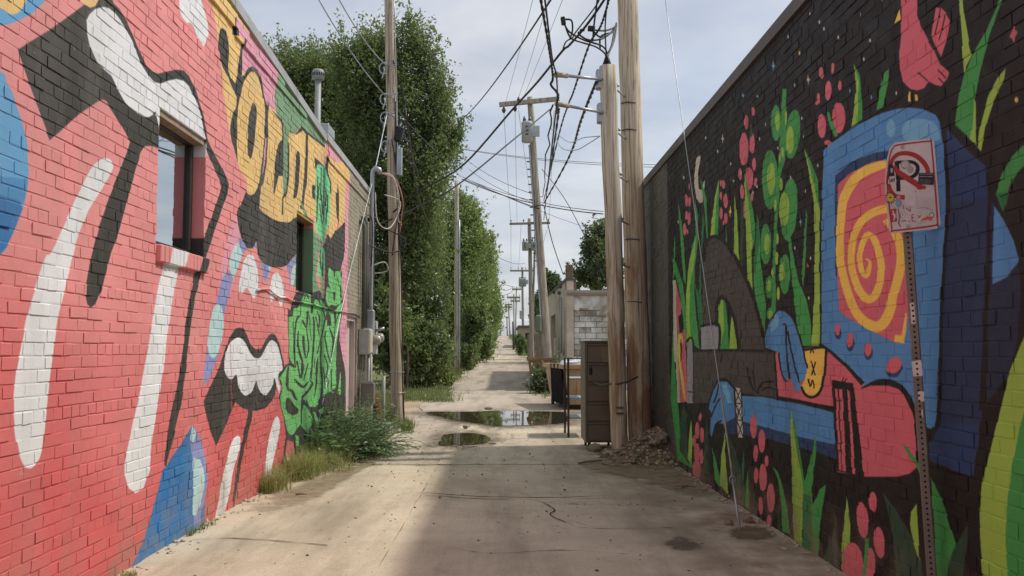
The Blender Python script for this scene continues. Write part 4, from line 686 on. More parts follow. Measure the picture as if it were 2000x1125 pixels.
def proudL(y, z): return .022 if bandL(y) <= z + .001 < bandL(y) + BR_H * 1.5 else (.012 if z > bandL(y) else 0)
def win(X, tl, bl, tr, br): 
    a, b, c, d = onX(*tl, X), onX(*bl, X), onX(*tr, X), onX(*br, X); return ((a.y + b.y) / 2, (c.y + d.y) / 2, snap((b.z + d.z) / 2), snap((a.z + c.z) / 2))
W1 = win(XL, (308, 216), (306, 486), (401, 278), (397, 506)); W2 = win(XL, (579, 410), (578, 567), (612, 432), (610, 578))
dpt = (onX(677, 625, XL).y, onX(697, 620, XL).y); DR = (dpt[0], dpt[1], -.2, snap(onX(690, 622, XL).z))
LB = empty('brick_building', (XL, 9.5, 0), 'pink brick building with gold lettering, white drips and a green figure painted on it', 'building')
wall_core(LB, 'wall', -9, 16.1, ztL, [zk1.y, zk2.y, 5], XL, 1, [W1, W2, DR], M_LW)
bsL = lay(2.0, 16.09, lambda y: ztL(y) - .02, XL, 1, [W1, W2, (DR[0], DR[1], -1, DR[3])], 5, proudL); put_bricks(bsL, XL, 1, M_LW, LB)
m = MB(); m.add([(XL - .3, -9, ztL(-9) - .35), (XL - 14, -9, ztL(-9) - .35), (XL - 14, 16.1, 3.9), (XL - .3, 16.1, 3.9)], [(0, 3, 2, 1)]); m.add([(XL - 14, -9, -.2), (XL - 14, 16.1, -.2), (XL - 14, 16.1, 3.9), (XL - 14, -9, ztL(-9) - .35)], [(0, 1, 2, 3)]); m.add([(XL - .3, 16.09, -.2), (XL - 14, 16.09, -.2), (XL - 14, 16.09, 4.25), (XL - .3, 16.09, 4.25)], [(0, 1, 2, 3)]); m.build('roof', M_ROOF, LB)
def coping(par, segs, X, s, hgt, over, mat, th=.34, name='coping'):
    m = MB()
    for (a, za, b, zb) in segs:
        xo, xi = X + s * over, X - s * th; P = [(xo, za - .015), (xo, za + hgt), (xi, za + hgt + .02), (xi, za - .015)]; Pb = [(xo, zb - .015), (xo, zb + hgt), (xi, zb + hgt + .02), (xi, zb - .015)]
        m.add([(x, a, z) for x, z in P] + [(x, b, z) for x, z in Pb], [(0, 1, 2, 3), (7, 6, 5, 4)] + [(k, 4 + k, 4 + (k + 1) % 4, (k + 1) % 4) for k in range(4)])
    return m.build(name, mat, par)
ysp = [-9, 0, 3, 5.4, 7.8, 10.2, zk1.y - .01]; cs_ = [(a, ztL(a), b - .012, ztL(b - .012)) for a, b in zip(ysp, ysp[1:])]; y2 = [zk1.y + .02, 14.2, 16.12]; cs_ += [(a, ztL(a + .1), b - .012, ztL(b - .012)) for a, b in zip(y2, y2[1:])]
coping(LB, cs_, XL, 1, .085, .035, M_COPE)
def frame_window(par, W, X, s, rec, fw, fd, glass, fmat, name='window', mull=False):
    ya, yb, za, zb = W; xf = X - s * rec; m = MB()
    for a, b, c, d in ((ya, yb, za, za + fw), (ya, yb, zb - fw, zb), (ya, ya + fw, za + fw, zb - fw), (yb - fw, yb, za + fw, zb - fw)): m.box((min(xf, xf - s * fd), a + .002, c + .002), (max(xf, xf - s * fd), b - .002, d - .002), None, .004)
    fr = m.build(name, fmat, par, org=(xf, (ya + yb) / 2, za)); p = MB(); xg = xf - s * .028
    p.box((min(xg, xg - s * .012), ya + fw * .8, za + fw * .8), (max(xg, xg - s * .012), yb - fw * .8, zb - fw * .8)); p.build('pane', glass, fr); return fr
w1 = frame_window(LB, W1, XL, 1, .095, .06, .07, M_GLASS, M_BRONZE); w2 = frame_window(LB, W2, XL, 1, .12, .05, .06, M_DARKG, M_BRONZE)
m = MB(); m.box((XL - .29, W1[0], W1[3] - .045), (XL - .012, W1[1], W1[3] - .003)); m.build('lintel', M_WOODY, w1)
m = MB(); m.box((XL - .118, W2[0], W2[3] - .03), (XL - .004, W2[1], W2[3] - .003)); m.build('lintel', paint('ochre_lintel', (.45, .30, .12), .8, .2, 9), w2)
for W in (W1, W2):      # rowlock sill: bricks on edge, proud of the wall
    n = max(4, int((W[1] - W[0] + .1) / .075)); a0 = W[0] - (.0 if W is W1 else .0); wd = (W[1] + (.04 if W is W1 else 0) - a0) / n
    for k in range(n):
        if W is W2: continue
        mb = MB(); mb.box((XL - .09, a0 + k * wd + .004, W[2] - .118), (XL + .045 + random.uniform(-.004, .004), a0 + (k + 1) * wd - .004, W[2] + .004), None, .006); mb.build('sill_brick', M_LW, w1)
mb = MB(); mb.box((XL - .12, W2[0] + .002, W2[2] - .002), (XL + .012, W2[1] - .002, W2[2] + .03), None, .004); mb.build('sill', M_LW, w2)
M_DOOR = paint('pale_pink_door_paint', (.55, .46, .44), .6, .08, 3, .1, 20, dirt=(.4, .33, .28))
d = MB(); d.box((XL - .16, DR[0] + .02, .02), (XL - .11, DR[1] - .02, DR[3] - .03)); do = d.build('door', M_DOOR, LB)
d = MB(); d.box((XL - .11, DR[0], .0), (XL - .03, DR[0] + .05, DR[3])); d.box((XL - .11, DR[1] - .05, 0), (XL - .03, DR[1], DR[3])); d.box((XL - .11, DR[0] + .05, DR[3] - .06), (XL - .03, DR[1] - .05, DR[3] - .002)); d.build('frame', M_DOOR, do)
for zh in (.35, 1.1, 1.75):
    d = MB(); d.tube([(XL - .10, DR[0] + .06, zh), (XL - .10, DR[0] + .06, zh + .1)], .012, 6); d.build('hinge', M_GALV, do)
# roof flue and vent box
p = onX(620, 250, XL - .9); py = p.y; px_ = XL - .9; top = onX(617, 148, px_); m = MB(); rr_ = .055
m.tube([(px_, py, 3.8), (px_, py, top.z + .02)], rr_, 14); M_FLUE = paint('dull_zinc', (.30, .32, .32), .6, .15, 6, .05, 40, .2, .4, dirt=(.2, .18, .15)); fl = m.build('flue_pipe', M_FLUE, LB)
m = MB(); m.tube([(px_, py, top.z - .02), (px_, py, top.z), (px_, py, top.z + .13), (px_, py, top.z + .17)], [rr_ * 1.3, rr_ * 2.0, rr_ * 2.0, rr_ * 1.6], 16); m.build('cap', M_FLUE, fl)
m = MB()
for k in range(16):
    a = 2 * math.pi * k / 16; c = Vector((px_ + math.cos(a) * rr_ * 1.98, py + math.sin(a) * rr_ * 1.98, top.z + .075)); m.box((-.011, -.006, -.03), (.011, .006, .03), Matrix.Translation(c) @ Matrix.Rotation(a + math.pi / 2, 4, 'Z'))
m.build('vent_slots', M_DARKG, fl)
b0 = onX(634, 290, XL - .35); y0 = b0.y; m = MB(); zt = onX(640, 242, XL - .35).z
m.box((XL - .62, y0 + .2, 4.1), (XL - .36, y0 + .62, zt - .16), None, .006); vb = m.build('vent_box', M_COPE, LB); m = MB(); m.box((XL - .66, y0 + .16, zt - .16), (XL - .32, y0 + .66, zt), None, .012); m.build('cap', M_GALV, vb)
# ---- right building
zr0, zr1 = onX(1258.7, 366.7, XR), onX(1570.7, 2.7, XR); ZTR = (zr0.z + zr1.z) / 2; YR = 13.6
RB = empty('brick_building', (XR, 9, 0), 'black brick building with a blue monitor, gloved hands and a pink bird painted on it', 'building')
wall_core(RB, 'wall', -9, YR, lambda y: ZTR, [], XR, -1, [], M_RW)
ye_ = onX(1304, 400, XR).y
bsR = lay(1.8, YR - .01, lambda y: ZTR + .03, XR, -1, [], 6, lambda y, z: -.0026 if y > ye_ else -.001); put_bricks(bsR, XR, -1, M_RW, RB)
m = MB(); m.add([(XR + .3, -9, 3.7), (XR + 14, -9, 3.7), (XR + 14, YR, 3.7), (XR + .3, YR, 3.7)], [(0, 1, 2, 3)]); m.add([(XR + 14, -9, -.2), (XR + 14, YR, -.2), (XR + 14, YR, 3.7), (XR + 14, -9, 3.7)], [(3, 2, 1, 0)]); m.add([(XR + .3, YR - .01, -.2), (XR + 14, YR - .01, -.2), (XR + 14, YR - .01, 3.95), (XR + .3, YR - .01, 3.95)], [(3, 2, 1, 0)]); m.build('roof', M_ROOF, RB)
ysp = [-9, -3, 0, 3, 6, 9, 12, YR + .03]; coping(RB, [(a, ZTR, b - .01, ZTR) for a, b in zip(ysp, ysp[1:])], XR, -1, .092, .03, M_FASC, name='fascia')
# ------------------------------------------------------------------ utility poles
M_WOODG = wood('grey_pole_wood', (.36, .33, .27), (.19, .165, .125)); M_WOODB = wood('brown_pole_wood', (.45, .375, .285), (.22, .17, .115)); M_WOODR = wood('stripped_pole_wood', (.56, .495, .39), (.31, .26, .19), (.44, .29, .18)); M_WOODR2 = wood('red_stained_pole_wood', (.57, .48, .365), (.31, .25, .175), (.44, .235, .13)); M_WOODF = wood('far_pole_wood', (.32, .29, .25), (.18, .155, .13))
M_TRANS = paint('transformer_grey', (.40, .43, .43), .5, .08, 4, .05, 30, 0, .5, dirt=(.25, .22, .18)); M_PORC = paint('brown_porcelain', (.06, .045, .035), .3, .2, 10, 0, spec=.6)
POLE = {}
def pole_axis(Y, a, b): 
    A, B = onY(*a, Y), onY(*b, Y); d = (B - A); d = d / d.z
    return lambda z: A + d * (z - A.z)
def make_pole(key, Y, a, b, zt, r0, r1, mat, label, zb=None, group='utility poles along the alley', name='utility_pole', cat='utility pole', seg=14, n=14):
    ax = pole_axis(Y, a, b); zb = gz(Y) if zb is None else zb; base = ax(zb)
    e = empty(name, base, label, cat, group); m = MB(); P = [ax(zb - .3 + (zt - zb + .3) * k / seg) for k in range(seg + 1)]
    P = [p + Vector((random.gauss(0, .006), 0, 0)) if 0 < k < seg else p for k, p in enumerate(P)]
    m.tube(P, [r0 + (r1 - r0) * k / seg for k in range(seg + 1)], n); m.build('shaft', mat, e); POLE[key] = (e, ax, r0, r1); return e, ax
def px_r(Y, w): return w * Y / F / 2
# left brown pole
PL, axL = make_pole('L', 16.9, (778, 835), (759, 0), 9.4, px_r(16.9, 27), px_r(16.9, 16), M_WOODB, 'brown wooden utility pole standing beside the meter boxes and pink building')
for z in (.62, 1.0):
    m = MB(); c = axL(z); m.tube([c + Vector((math.cos(t) * .137, math.sin(t) * .137, .004 * math.sin(3 * t))) for t in np.linspace(0, 2 * math.pi, 17)], .006, 5); m.build('wire_band', M_GALV, PL)
def on_pole(ax, Y, py, dx=0, dy=0): 
    p = onY(780, py, Y); q = ax(p.z); return q + Vector((dx, dy, 0))
m = MB(); c = on_pole(axL, 16.9, 320); m.box((c.x + .105, c.y - .19, c.z - .25), (c.x + .20, c.y - .06, c.z + .27), None, .008); m.build('cable_cover', M_GALV, PL)
m = MB(); c = on_pole(axL, 16.9, 258); m.box((c.x + .08, c.y - .12, c.z - .17), (c.x + .23, c.y + .06, c.z + .14), Matrix.Translation(c) @ Matrix.Rotation(.25, 4, 'Y') @ Matrix.Translation(-c), .03); m.build('splice_case', M_BLACK, PL)
for py, rr in ((130, .095), (190, .105), (226, .105), (282, .11)):
    m = MB(); c = on_pole(axL, 16.9, py)
    for k in range(3): m.tube([c + Vector((math.cos(t) * rr, math.sin(t) * rr, .02 * k + .03 * math.sin(t * 2 + k))) for t in np.linspace(0, 2 * math.pi, 15)], .008, 5)
    m.tube([c + Vector((-.10 - .09 * math.sin(q), -.11, -.07 + .11 * math.cos(q))) for q in np.linspace(-.6, 3.6, 14)], .011, 6); m.tube([c + Vector((-.11 + .02 * math.sin(5 * q), -.12, -.05 - .22 * q)) for q in np.linspace(0, 1, 8)], .016, 6); m.build('wire_clamp', M_GALV, PL)
for k, (pa, pb, dx) in enumerate((((0), 330, .11), (200, 520, .10), (330, 830, .118))):
    m = MB(); m.tube([on_pole(axL, 16.9, py, dx + .01 * math.sin(py), -.06) for py in np.linspace(pa, pb, 14)], .012, 6); m.build('riser_cable', M_BLACKC if k else M_GALV, PL)
m = MB(); m.tube([on_pole(axL, 16.9, py, .02 + .10 * math.sin((py - 280) / 60), -.12) for py in np.linspace(275, 500, 16)], .012, 6); m.build('riser_cable', M_BLACKC, PL)
# right pair
P1, ax1 = make_pole('S', 12.15, (1211, 880), (1187, 132), onY(1187, 130, 12.15).z, px_r(12.15, 33), px_r(12.15, 34), M_WOODR, 'shorter pale pole with sawn off top beside the filing cabinet', seg=20, n=20)
P2, ax2 = make_pole('T', 12.85, (1252, 870), (1225, 0), 9.8, px_r(12.85, 48), px_r(12.85, 36), M_WOODR2, 'tall thick pole with reddish stains standing against the black wall', seg=22, n=20)
for z in np.linspace(2.6, 5.1, 5):
    m = MB(); a, b = ax1(z), ax2(z); m.tube([a + Vector((.06, .05, 0)), b + Vector((-.08, -.06, 0))], .014, 6); m.ball(a + Vector((.14, .05, 0)), .025, 8, 5); m.build('through_bolt', M_GALV, P1)
for z in (2.1, 3.0, 4.6, 5.0):
    m = MB(); c = ax2(z); r = .165; m.tube([c + Vector((math.cos(t) * r, math.sin(t) * r, .01 * math.sin(2 * t))) for t in np.linspace(math.pi * 1.15, math.pi * 1.6, 6)], .010, 5); m.build('staple', M_DPIPE, P2)
m = MB()
for py in (795, 806): 
    c = onY(1212, py, 12.15); c = ax1(c.z); m.box((c.x - .05, c.y - .132, c.z - .012), (c.x + .05, c.y - .108, c.z + .012))
m.build('pole_tag', M_DPIPE, P1)
for (pa, pb) in (((1166, 156), (1087, 146)), ((1170, 222), (1089, 203))):   # stand-off arms
    A = ax1(onY(*pa, 12.15).z); B = onY(pb[0], pb[1], 11.6); m = MB(); m.tube([A, A + (B - A) * .8], .022, 8); ar = m.build('standoff_arm', M_GALV, P1)
    m = MB(); m.tube([A + (B - A) * .8, B], .034, 8); m.ball(B, .045, 8, 6); m.build('insulator', paint('tan_insulator', (.34, .29, .2), .5), ar)
    m = MB(); m.box((A.x - .17, A.y - .06, A.z - .14), (A.x - .08, A.y + .06, A.z + .14), None, .015); m.build('bracket', M_GALV, ar)
m = MB(); c = on_pole(ax1, 12.15, 750); q = on_pole(ax2, 12.85, 742)
m.tube([(1.28, 12.6, .98), (1.36, 12.25, .93), c + Vector((-.13, -.03, 0)), c + Vector((0, -.135, .01)), c + Vector((.12, -.05, .03)), q + Vector((-.05, -.2, .05))], .012, 6); thing('chain_cable', m, M_DPIPE, 'thin dark cable tying the filing cabinet to the poles', 'cable')
# leaning pole with crossarm and transformer
def crossarm(ax, Y, pa, pb, par, mat, r=.055, ins=4, insz=.12):
    A, B = onY(*pa, Y), onY(*pb, Y); m = MB(); d = (B - A); L_ = d.length; M = Matrix.Translation(A + Vector((0, -.16, 0))) @ d.to_track_quat('X', 'Z').to_matrix().to_4x4(); m.box((0, -r, -r), (L_, r, r), M, .008); ca = m.build('crossarm', mat, par)
    for k in range(ins):
        t = (k + .12) / (ins - .76) if ins > 1 else .5; c = A + d * min(t, 1) + Vector((0, -.16, r)); q = MB(); q.tube([c, c + Vector((0, 0, insz * .4)), c + Vector((0, 0, insz * .5)), c + Vector((0, 0, insz * .8)), c + Vector((0, 0, insz))], [.02, .02, .05, .05, .025], 8); q.build('insulator', M_PORC, ca)
    return ca
def transformer(c, r, h, par, name='transformer'):
    m = MB(); m.tube([c + Vector((0, 0, -h / 2)), c + Vector((0, 0, h / 2 - .06)), c + Vector((0, 0, h / 2)), c + Vector((0, 0, h / 2 + .05))], [r * .98, r, r * 1.06, r * .8], 16); t = m.build(name, M_TRANS, par)
    for dx in (-.5, .4):
        q = MB(); b = c + Vector((dx * r, -.3 * r, h / 2)); q.tube([b, b + Vector((0, 0, .1)), b + Vector((0, 0, .22))], [.05, .06, .03], 8); q.build('bushing', M_PORC, t)
    for k in range(3):
        q = MB(); b = c + Vector((-.1 * r, -r, .25 * h - .2 * h * k)); q.box((b.x - .05, b.y - .03, b.z - .03), (b.x + .05, b.y + .01, b.z + .02)); q.build('terminal', M_DPIPE, t)
    q = MB(); b = c + Vector((r, 0, .1 * h)); q.box((b.x - .02, b.y - .05, b.z - .3 * h), (b.x + .22, b.y + .05, b.z + .25 * h)); q.build('bracket', M_GALV, t); return t
YM = 31.0
PM, axM = make_pole('M', YM, (1072, 740), (1035, 192), onY(1034, 190, YM).z, px_r(YM, 19), px_r(YM, 11.5), M_WOODG, 'leaning grey pole with one crossarm and a single transformer can')
crossarm(axM, YM, (975, 207), (1086, 196), PM, M_WOODG, .075, 0)
for px, py in ((984, 215), (1006, 212), (1013, 195)):
    c = onY(px, py, YM - .2); m = MB(); m.tube([c + Vector((0, 0, .1)), c, c + Vector((0, 0, -.1))], [.03, .075, .04], 8); m.build('insulator', M_PORC, PM)
transformer(onY(1030, 259, YM - .35), px_r(YM, 23), .67, PM)
m = MB(); m.tube([axM(z) + Vector((-.14, -.1, 0)) for z in np.linspace(2, 8.6, 12)], .03, 6); m.build('riser_pipe', M_GALV, PM)
for z in np.linspace(4.5, 8.0, 14):
    m = MB(); c = axM(z) + Vector((-.2, -.1, 0)); m.box((c.x - .07, c.y - .02, c.z - .02), (c.x + .05, c.y + .02, c.z + .02)); m.build('bracket', M_DPIPE, PM)
m = MB(); c = onY(1052, 632, YM - .25); m.box((c.x - .12, c.y - .1, c.z - .3), (c.x + .1, c.y + .1, c.z + .3), None, .05); m.build('meter_can', paint('dull_green_steel', (.14, .17, .12), .5), PM)
m = MB(); c = axM(onY(1068, 672, YM).z); m.box((c.x - .07, c.y - .185, c.z - .02), (c.x + .07, c.y - .165, c.z + .02)); m.build('number_plate', M_GALV, PM)
# far right row of poles
YN = 57.
PN, axN = make_pole('N', YN, (1039, 697), (1034, 430), onY(1034, 427, YN).z, px_r(YN, 9), px_r(YN, 7), M_WOODF, 'far pole with two transformers behind the leaning grey pole'); crossarm(axN, YN, (995, 438), (1074, 436), PN, M_WOODF, .07, 4, .2)
for px in (1026, 1043): transformer(onY(px, 481, YN - .3), px_r(YN, 13), .55, PN)
m = MB(); m.tube([axN(z) + Vector((.12 + .3 * max(0, (z - 4) / 6), 0, 0)) for z in np.linspace(2, 9, 8)], .07, 6); m.build('brace', M_WOODF, PN)
YO = 108.
PO, axO = make_pole('O', YO, (1022, 660), (1020, 525), onY(1020, 522, YO).z, px_r(YO, 5), px_r(YO, 4), M_WOODF, 'distant pole with a cluster of three transformers'); crossarm(axO, YO, (996, 529), (1043, 529), PO, M_WOODF, .1, 4, .3)
for px in (1016, 1020, 1025): transformer(onY(px, 552, YO - .4), px_r(YO, 6), .95, PO)
m = MB(); c = onY(1018, 615, YO - .3); m.box((c.x - .2, c.y - .2, c.z - .5), (c.x + .2, c.y + .2, c.z + .5)); m.build('cable_box', M_TRANS, PO)
for key, Y, a, b, arms, lab in (('p', 142., (1004, 655), (1003.5, 574), ((990, 1016, 581),), 'distant dark pole with wide single crossarm over the alley crest'), ('q', 150., (1007, 655), (1008.5, 563), ((1000, 1018, 565), (997, 1016, 588)), 'distant thin pole with two crossarms beside the wide one'), ('r', 182., (996, 655), (993, 594), ((986, 1000, 595), (986, 1001, 600)), 'distant leaning pole nearer the alley crest'), ('s', 215., (991, 655), (990, 618), ((986, 995, 620),), 'farthest right hand pole at the crest'), ('t', 228., (978, 656), (978, 640), ((975, 982, 642),), 'tiny pole on the crest, left of the rest')):
    e, ax = make_pole(key, Y, a, b, onY(*b, Y).z, px_r(Y, 2.8), px_r(Y, 2.2), M_WOODF, lab, seg=3, n=6)
    for (xa, xb, yy) in arms: crossarm(ax, Y, (xa, yy), (xb, yy), e, M_WOODF, .14, 3, .35)
PB, axB = make_pole('B', 92., (1003, 675), (1002, 628), onY(1002, 628, 92.).z, .12, .1, M_DPIPE, 'short thin dark pole by the bushes on the right', seg=3, n=6)
YP = 45.
PP, axP = make_pole('P', YP, (892, 722), (892, 355), onY(892, 353, YP).z, px_r(YP, 10), px_r(YP, 8.5), wood('bleached_pole_wood', (.52, .48, .42), (.28, .23, .17), (.36, .22, .13)), 'pale pole half hidden in the trees on the left')
m = MB(); m.tube([axP(z) + Vector((.13, -.05, 0)) for z in np.linspace(.3, 8, 8)], .05, 6); m.build('riser_pipe', M_GALV, PP)
for key, Y, a, b, lab in (('u', 60., (912, 700), (909, 565), 'slim bare post among the left trees, nearest'), ('v', 62., (917, 700), (918, 560), 'slim bare post among the left trees, farther')): make_pole(key, Y, a, b, onY(*b, Y).z, .09, .07, M_WOODG, lab, seg=4, n=7, name='wooden_post', cat='post', group=None)
# ------------------------------------------------------------------ cables
def cable(ends, r, label, sag=0, mat=None, group='overhead cables', n=14, twist=0, kink=0):
    P = [onY(x, y, Y) for x, y, Y in ends]; pts = []
    if len(P) == 2:
        for k in range(n + 1):
            t = k / n; p = P[0].lerp(P[1], t); p.z -= sag * 4 * t * (1 - t); pts.append(p)
    else:
        pts = []
        for i in range(len(P) - 1):
            p0, p1, p2, p3 = P[max(i - 1, 0)], P[i], P[i + 1], P[min(i + 2, len(P) - 1)]
            for k in range(6):
                t = k / 6; pts.append(.5 * ((2 * p1) + (p2 - p0) * t + (2 * p0 - 5 * p1 + 4 * p2 - p3) * t * t + (3 * p1 - p0 - 3 * p2 + p3) * t ** 3))
        pts.append(P[-1])
    if kink: pts = [p + Vector((random.gauss(0, kink), 0, random.gauss(0, kink))) if 0 < i < len(pts) - 1 else p for i, p in enumerate(pts)]
    m = MB()
    if twist:
        full = []
        for i in range(len(pts) - 1):
            for k in range(5): full.append(pts[i].lerp(pts[i + 1], k / 5))
        full.append(pts[-1])
        for s in (0, math.pi): m.tube([p + Vector((math.cos(i * .9 + s), 0, math.sin(i * .9 + s))) * twist for i, p in enumerate(full)], r, 5)
    else: m.tube(pts, r, 6)
    o = thing('overhead_cable', m, mat or M_BLACKC, label, 'cable', group); return o
cable([(1082, -10, 13), (893, 240, 38)], .016, 'thick black cable running from top centre down left into the tall trees', .25)
cable([(1300, -190, 10), (1168, 18, 11.5), (1115, 85, 12), (1098, 100, 12.2), (1050, 160, 13), (1000, 215, 14), (905, 322, 15.5), (828, 369, 16.3), (768, 414, 16.8)], .017, 'heavy black service cable from the pole tops to the left brown pole')
cable([(1075, 213, 20), (1000, 275, 18.5), (887, 366, 17.4), (800, 412, 17), (735, 440, 16.6)], .016, 'thinner black service cable below the heavy one, ending at the meters')
cable([(1053, -20, 9), (1072, 90, 10.5), (1080, 150, 11.7), (1076, 165, 11.8), (1086, 178, 11.8), (1091, 190, 11.7), (1088, 220, 11.8), (1087, 250, 12.5), (1066, 390, 30)], .011, 'black main cable passing over both stand-off arms', twist=.008)
cable([(1062, -20, 9), (1078, 110, 11), (1087, 150, 11.6), (1088, 200, 11.6), (1082, 250, 13), (1062, 430, 31)], .012, 'slim black cable beside the main cable at the stand-off arms')
cable([(1080, 205, 11.7), (1068, 300, 16), (1060, 385, 30.5)], .012, 'slack black cable hanging below the lower stand-off arm', kink=.02)
cable([(1192, -10, 11), (1174, 50, 11.3), (1150, 90, 11.8), (1120, 180, 14), (1110, 205, 15), (1090, 270, 18), (1062, 392, 30.6)], .010, 'twisted black cable falling left of the stub pole', twist=.008)
cable([(1165, 160, 12.05), (1135, 235, 15), (1110, 310, 20), (1063, 396, 30.6)], .016, 'thick twisted black cable from the stub pole down to the leaning pole', twist=.012)
cable([(1060, 400, 30.6), (1045, 402, 30.8), (1036, 402, 31), (905, 350, 45.8)], .018, 'dark cable pair reaching left from the leaning pole', .2)
cable([(902, 350, 45.8), (1178, 418, 33)], .022, 'lower dark cable crossing the sky from the left trees to the right', .3); cable([(902, 345, 45.8), (1178, 413, 33)], .014, 'upper dark cable of the crossing pair', .3)
for a, b, l in (((900, 290, 52), (1290, 322, 40), 'fine grey wire crossing just above the black wall, upper'), ((900, 291, 52), (1290, 327, 40), 'fine grey wire crossing just above the black wall, lower'), ((915, 315, 50), (1060, 385, 31), 'fine wire slanting down to the leaning pole, upper'), ((915, 330, 50), (1060, 402, 31), 'fine wire slanting down to the leaning pole, lower'), ((905, 346, 46), (1180, 455, 60), 'fine wire falling right behind the leaning pole')): cable([a, b], .012, l, .2)
cable([(620, -5, 13), (752, 186, 16.8)], .010, 'thin wire from top left to the middle clamps of the brown pole', .1, M_GALV); cable([(660, -5, 13), (755, 128, 16.8)], .010, 'thin wire from top left to the upper clamp of the brown pole', .1, M_GALV)
cable([(756, 222, 16.8), (733, 330, 16.0)], .009, 'pale guy wire from the brown pole to the weatherhead', 0, M_GALV); cable([(731, 340, 15.9), (679, 550, 13.8), (645, 714, 12.6), (613, 868, 11.6)], .0062, 'pale guy wire slanting down across the pink building', 0, M_GALV)
cable([(768, 118, 16.8), (790, 200, 17.5), (800, 270, 18), (830, 420, 25), (880, 500, 45)], .014, 'dark cable dropping from the brown pole into the trees', .3); cable([(770, 195, 16.8), (806, 250, 22), (900, 345, 45.8)], .012, 'thin dark cable from the brown pole toward the pale pole', .2)
cable([(782, 258, 16.9), (797, 285, 18), (810, 330, 20), (826, 360, 22)], .02, 'frayed black drop cable beside the splice case', .1, kink=.03)
for px0, px1, Y1, l in ((1108, 1013, 31, 'thin high power line nearest the stub pole'), (1078, 1006, 31, 'thin high power line in the middle of three'), (1046, 984, 31, 'thin high power line on the left of three')): cable([(px0 + 2, -30, 17), (px1, 212, Y1)], .006, l, .05, M_GALV)
for k, (x0, x1) in enumerate(((984, 998), (1006, 1010), (1013, 1046), (1082, 1072))): cable([(x0, 216, 31), (x1, 435, 57)], .009, ('leftmost', 'second from left', 'third from left', 'rightmost')[k] + ' hair thin power line between the leaning pole and far pole', .3, M_GALV, 'hair thin power lines')
for k, (x0, x1) in enumerate(((998, 998), (1018, 1012), (1060, 1030), (1072, 1042))): cable([(x0, 434, 57), (x1, 528, 108)], .012, ('leftmost', 'second from left', 'third from left', 'rightmost')[k] + ' hair thin line between the two far transformer poles', .4, M_GALV, 'hair thin distant lines')
for k, (x0, y0, x1, y1) in enumerate(((970, 500, 1025, 514), (968, 545, 1022, 560), (965, 575, 1004, 566), (962, 590, 1003, 604), (968, 612, 998, 600), (970, 560, 1000, 562))): cable([(x0, y0, 100), (x1, y1, 130)], .03, ('topmost', 'second highest', 'steepest upper', 'middle sagging', 'lowest', 'shortest level')[k] + ' distant service wire slung from the left trees', .4, None, 'distant service wires')
cable([(1062, 400, 31), (1078, 470, 31.5), (1100, 536, 33)], .016, 'dark service drop from the leaning pole to the white block building', .1); cable([(1058, 330, 31), (1110, 400, 31), (1180, 540, 32)], .012, 'long thin service drop passing behind the stub pole', 0)
cable([(1075, 250, 20), (1110, 277, 18), (1140, 269, 14), (1172, 266, 12.2)], .007, 'loose grey loop of wire left of the stub pole, upper', 0, M_GALV); cable([(1085, 268, 16), (1098, 290, 15), (1125, 293, 14), (1150, 280, 13), (1172, 266, 12.2)], .007, 'loose grey loop of wire left of the stub pole, lower', 0, M_GALV)
cable([(1298, -10, 10.4), (1445, 1036, 7.05)], .0048, 'dull steel guy wire slanting down in front of the black wall', 0, M_GALV, None)
G0, G1 = onY(1298, -10, 10.4), onY(1445, 1036, 7.05); m = MB(); d_ = (G0 - G1).normalized(); m.tube([G1 - d_ * .1, G1 + d_ * .42], .010, 7); m.tube([G1 + d_ * .42 + Vector((0, 0, .03 * math.cos(t))) + Vector((.025 * math.sin(t), 0, 0)) for t in np.linspace(0, 6.3, 10)], .006, 5); thing('guy_anchor', m, M_GALV, 'rusty guy anchor rod sticking out of the dirt hole', 'anchor')
m = MB(); m.tube([G1 + d_ * (.5 + .06 * k) + Vector((.004 * (k % 2), -.012, 0)) for k in range(12)], .006, 5); thing('guy_wire_tail', m, paint('dry_vine', (.3, .3, .16), .9), 'dry stem wound round the foot of the guy wire', 'dry stem')
# splice loops above the stub pole
HB = [((1180, 132, 12.1), (1186, 108, 12.1), (1176, 90, 12), (1140, 78, 11.8), (1112, 62, 11.7), (1102, 46, 11.6)), ((1190, 132, 12.1), (1184, 108, 12), (1165, 92, 11.9), (1140, 84, 11.8), (1115, 74, 11.7), (1104, 50, 11.6)), ((1184, 110, 12.1), (1194, 90, 12.2), (1200, 60, 12.4), (1204, 45, 12.6)), ((1188, 106, 12.1), (1199, 80, 12.3), (1204, 50, 12.6)), ((1158, 58, 11.8), (1180, 60, 12), (1197, 55, 12.3), (1204, 48, 12.6)), ((1160, 62, 11.8), (1172, 72, 12), (1190, 66, 12.2), (1203, 52, 12.6)), ((1172, 96, 12), (1172, 76, 12), (1178, 68, 12.1), (1195, 64, 12.3)), ((1102, 38, 11.6), (1116, 40, 11.6), (1118, 60, 11.7), (1113, 76, 11.7)), ((1130, 62, 11.7), (1132, 68, 11.7), (1150, 78, 11.8), (1175, 76, 12), (1196, 62, 12.3))]
HL = ('longest loop cable, from the left splice connector down to the left boot', 'second long loop cable sweeping under the splice block', 'loop cable bending up from the right boot to the tall pole', 'loop cable lying closest to the tall pole', 'upper arched loop cable between the splice block and tall pole', 'lower arched loop cable between the splice block and tall pole', 'short loop cable rising behind the boots to the tall pole', 'small square loop of cable at the left splice connector', 'sagging loop cable from the slim connector to the tall pole')
for k, e in enumerate(HB): cable(e, .013, HL[k], 0, None, 'loop cables above the stub pole')
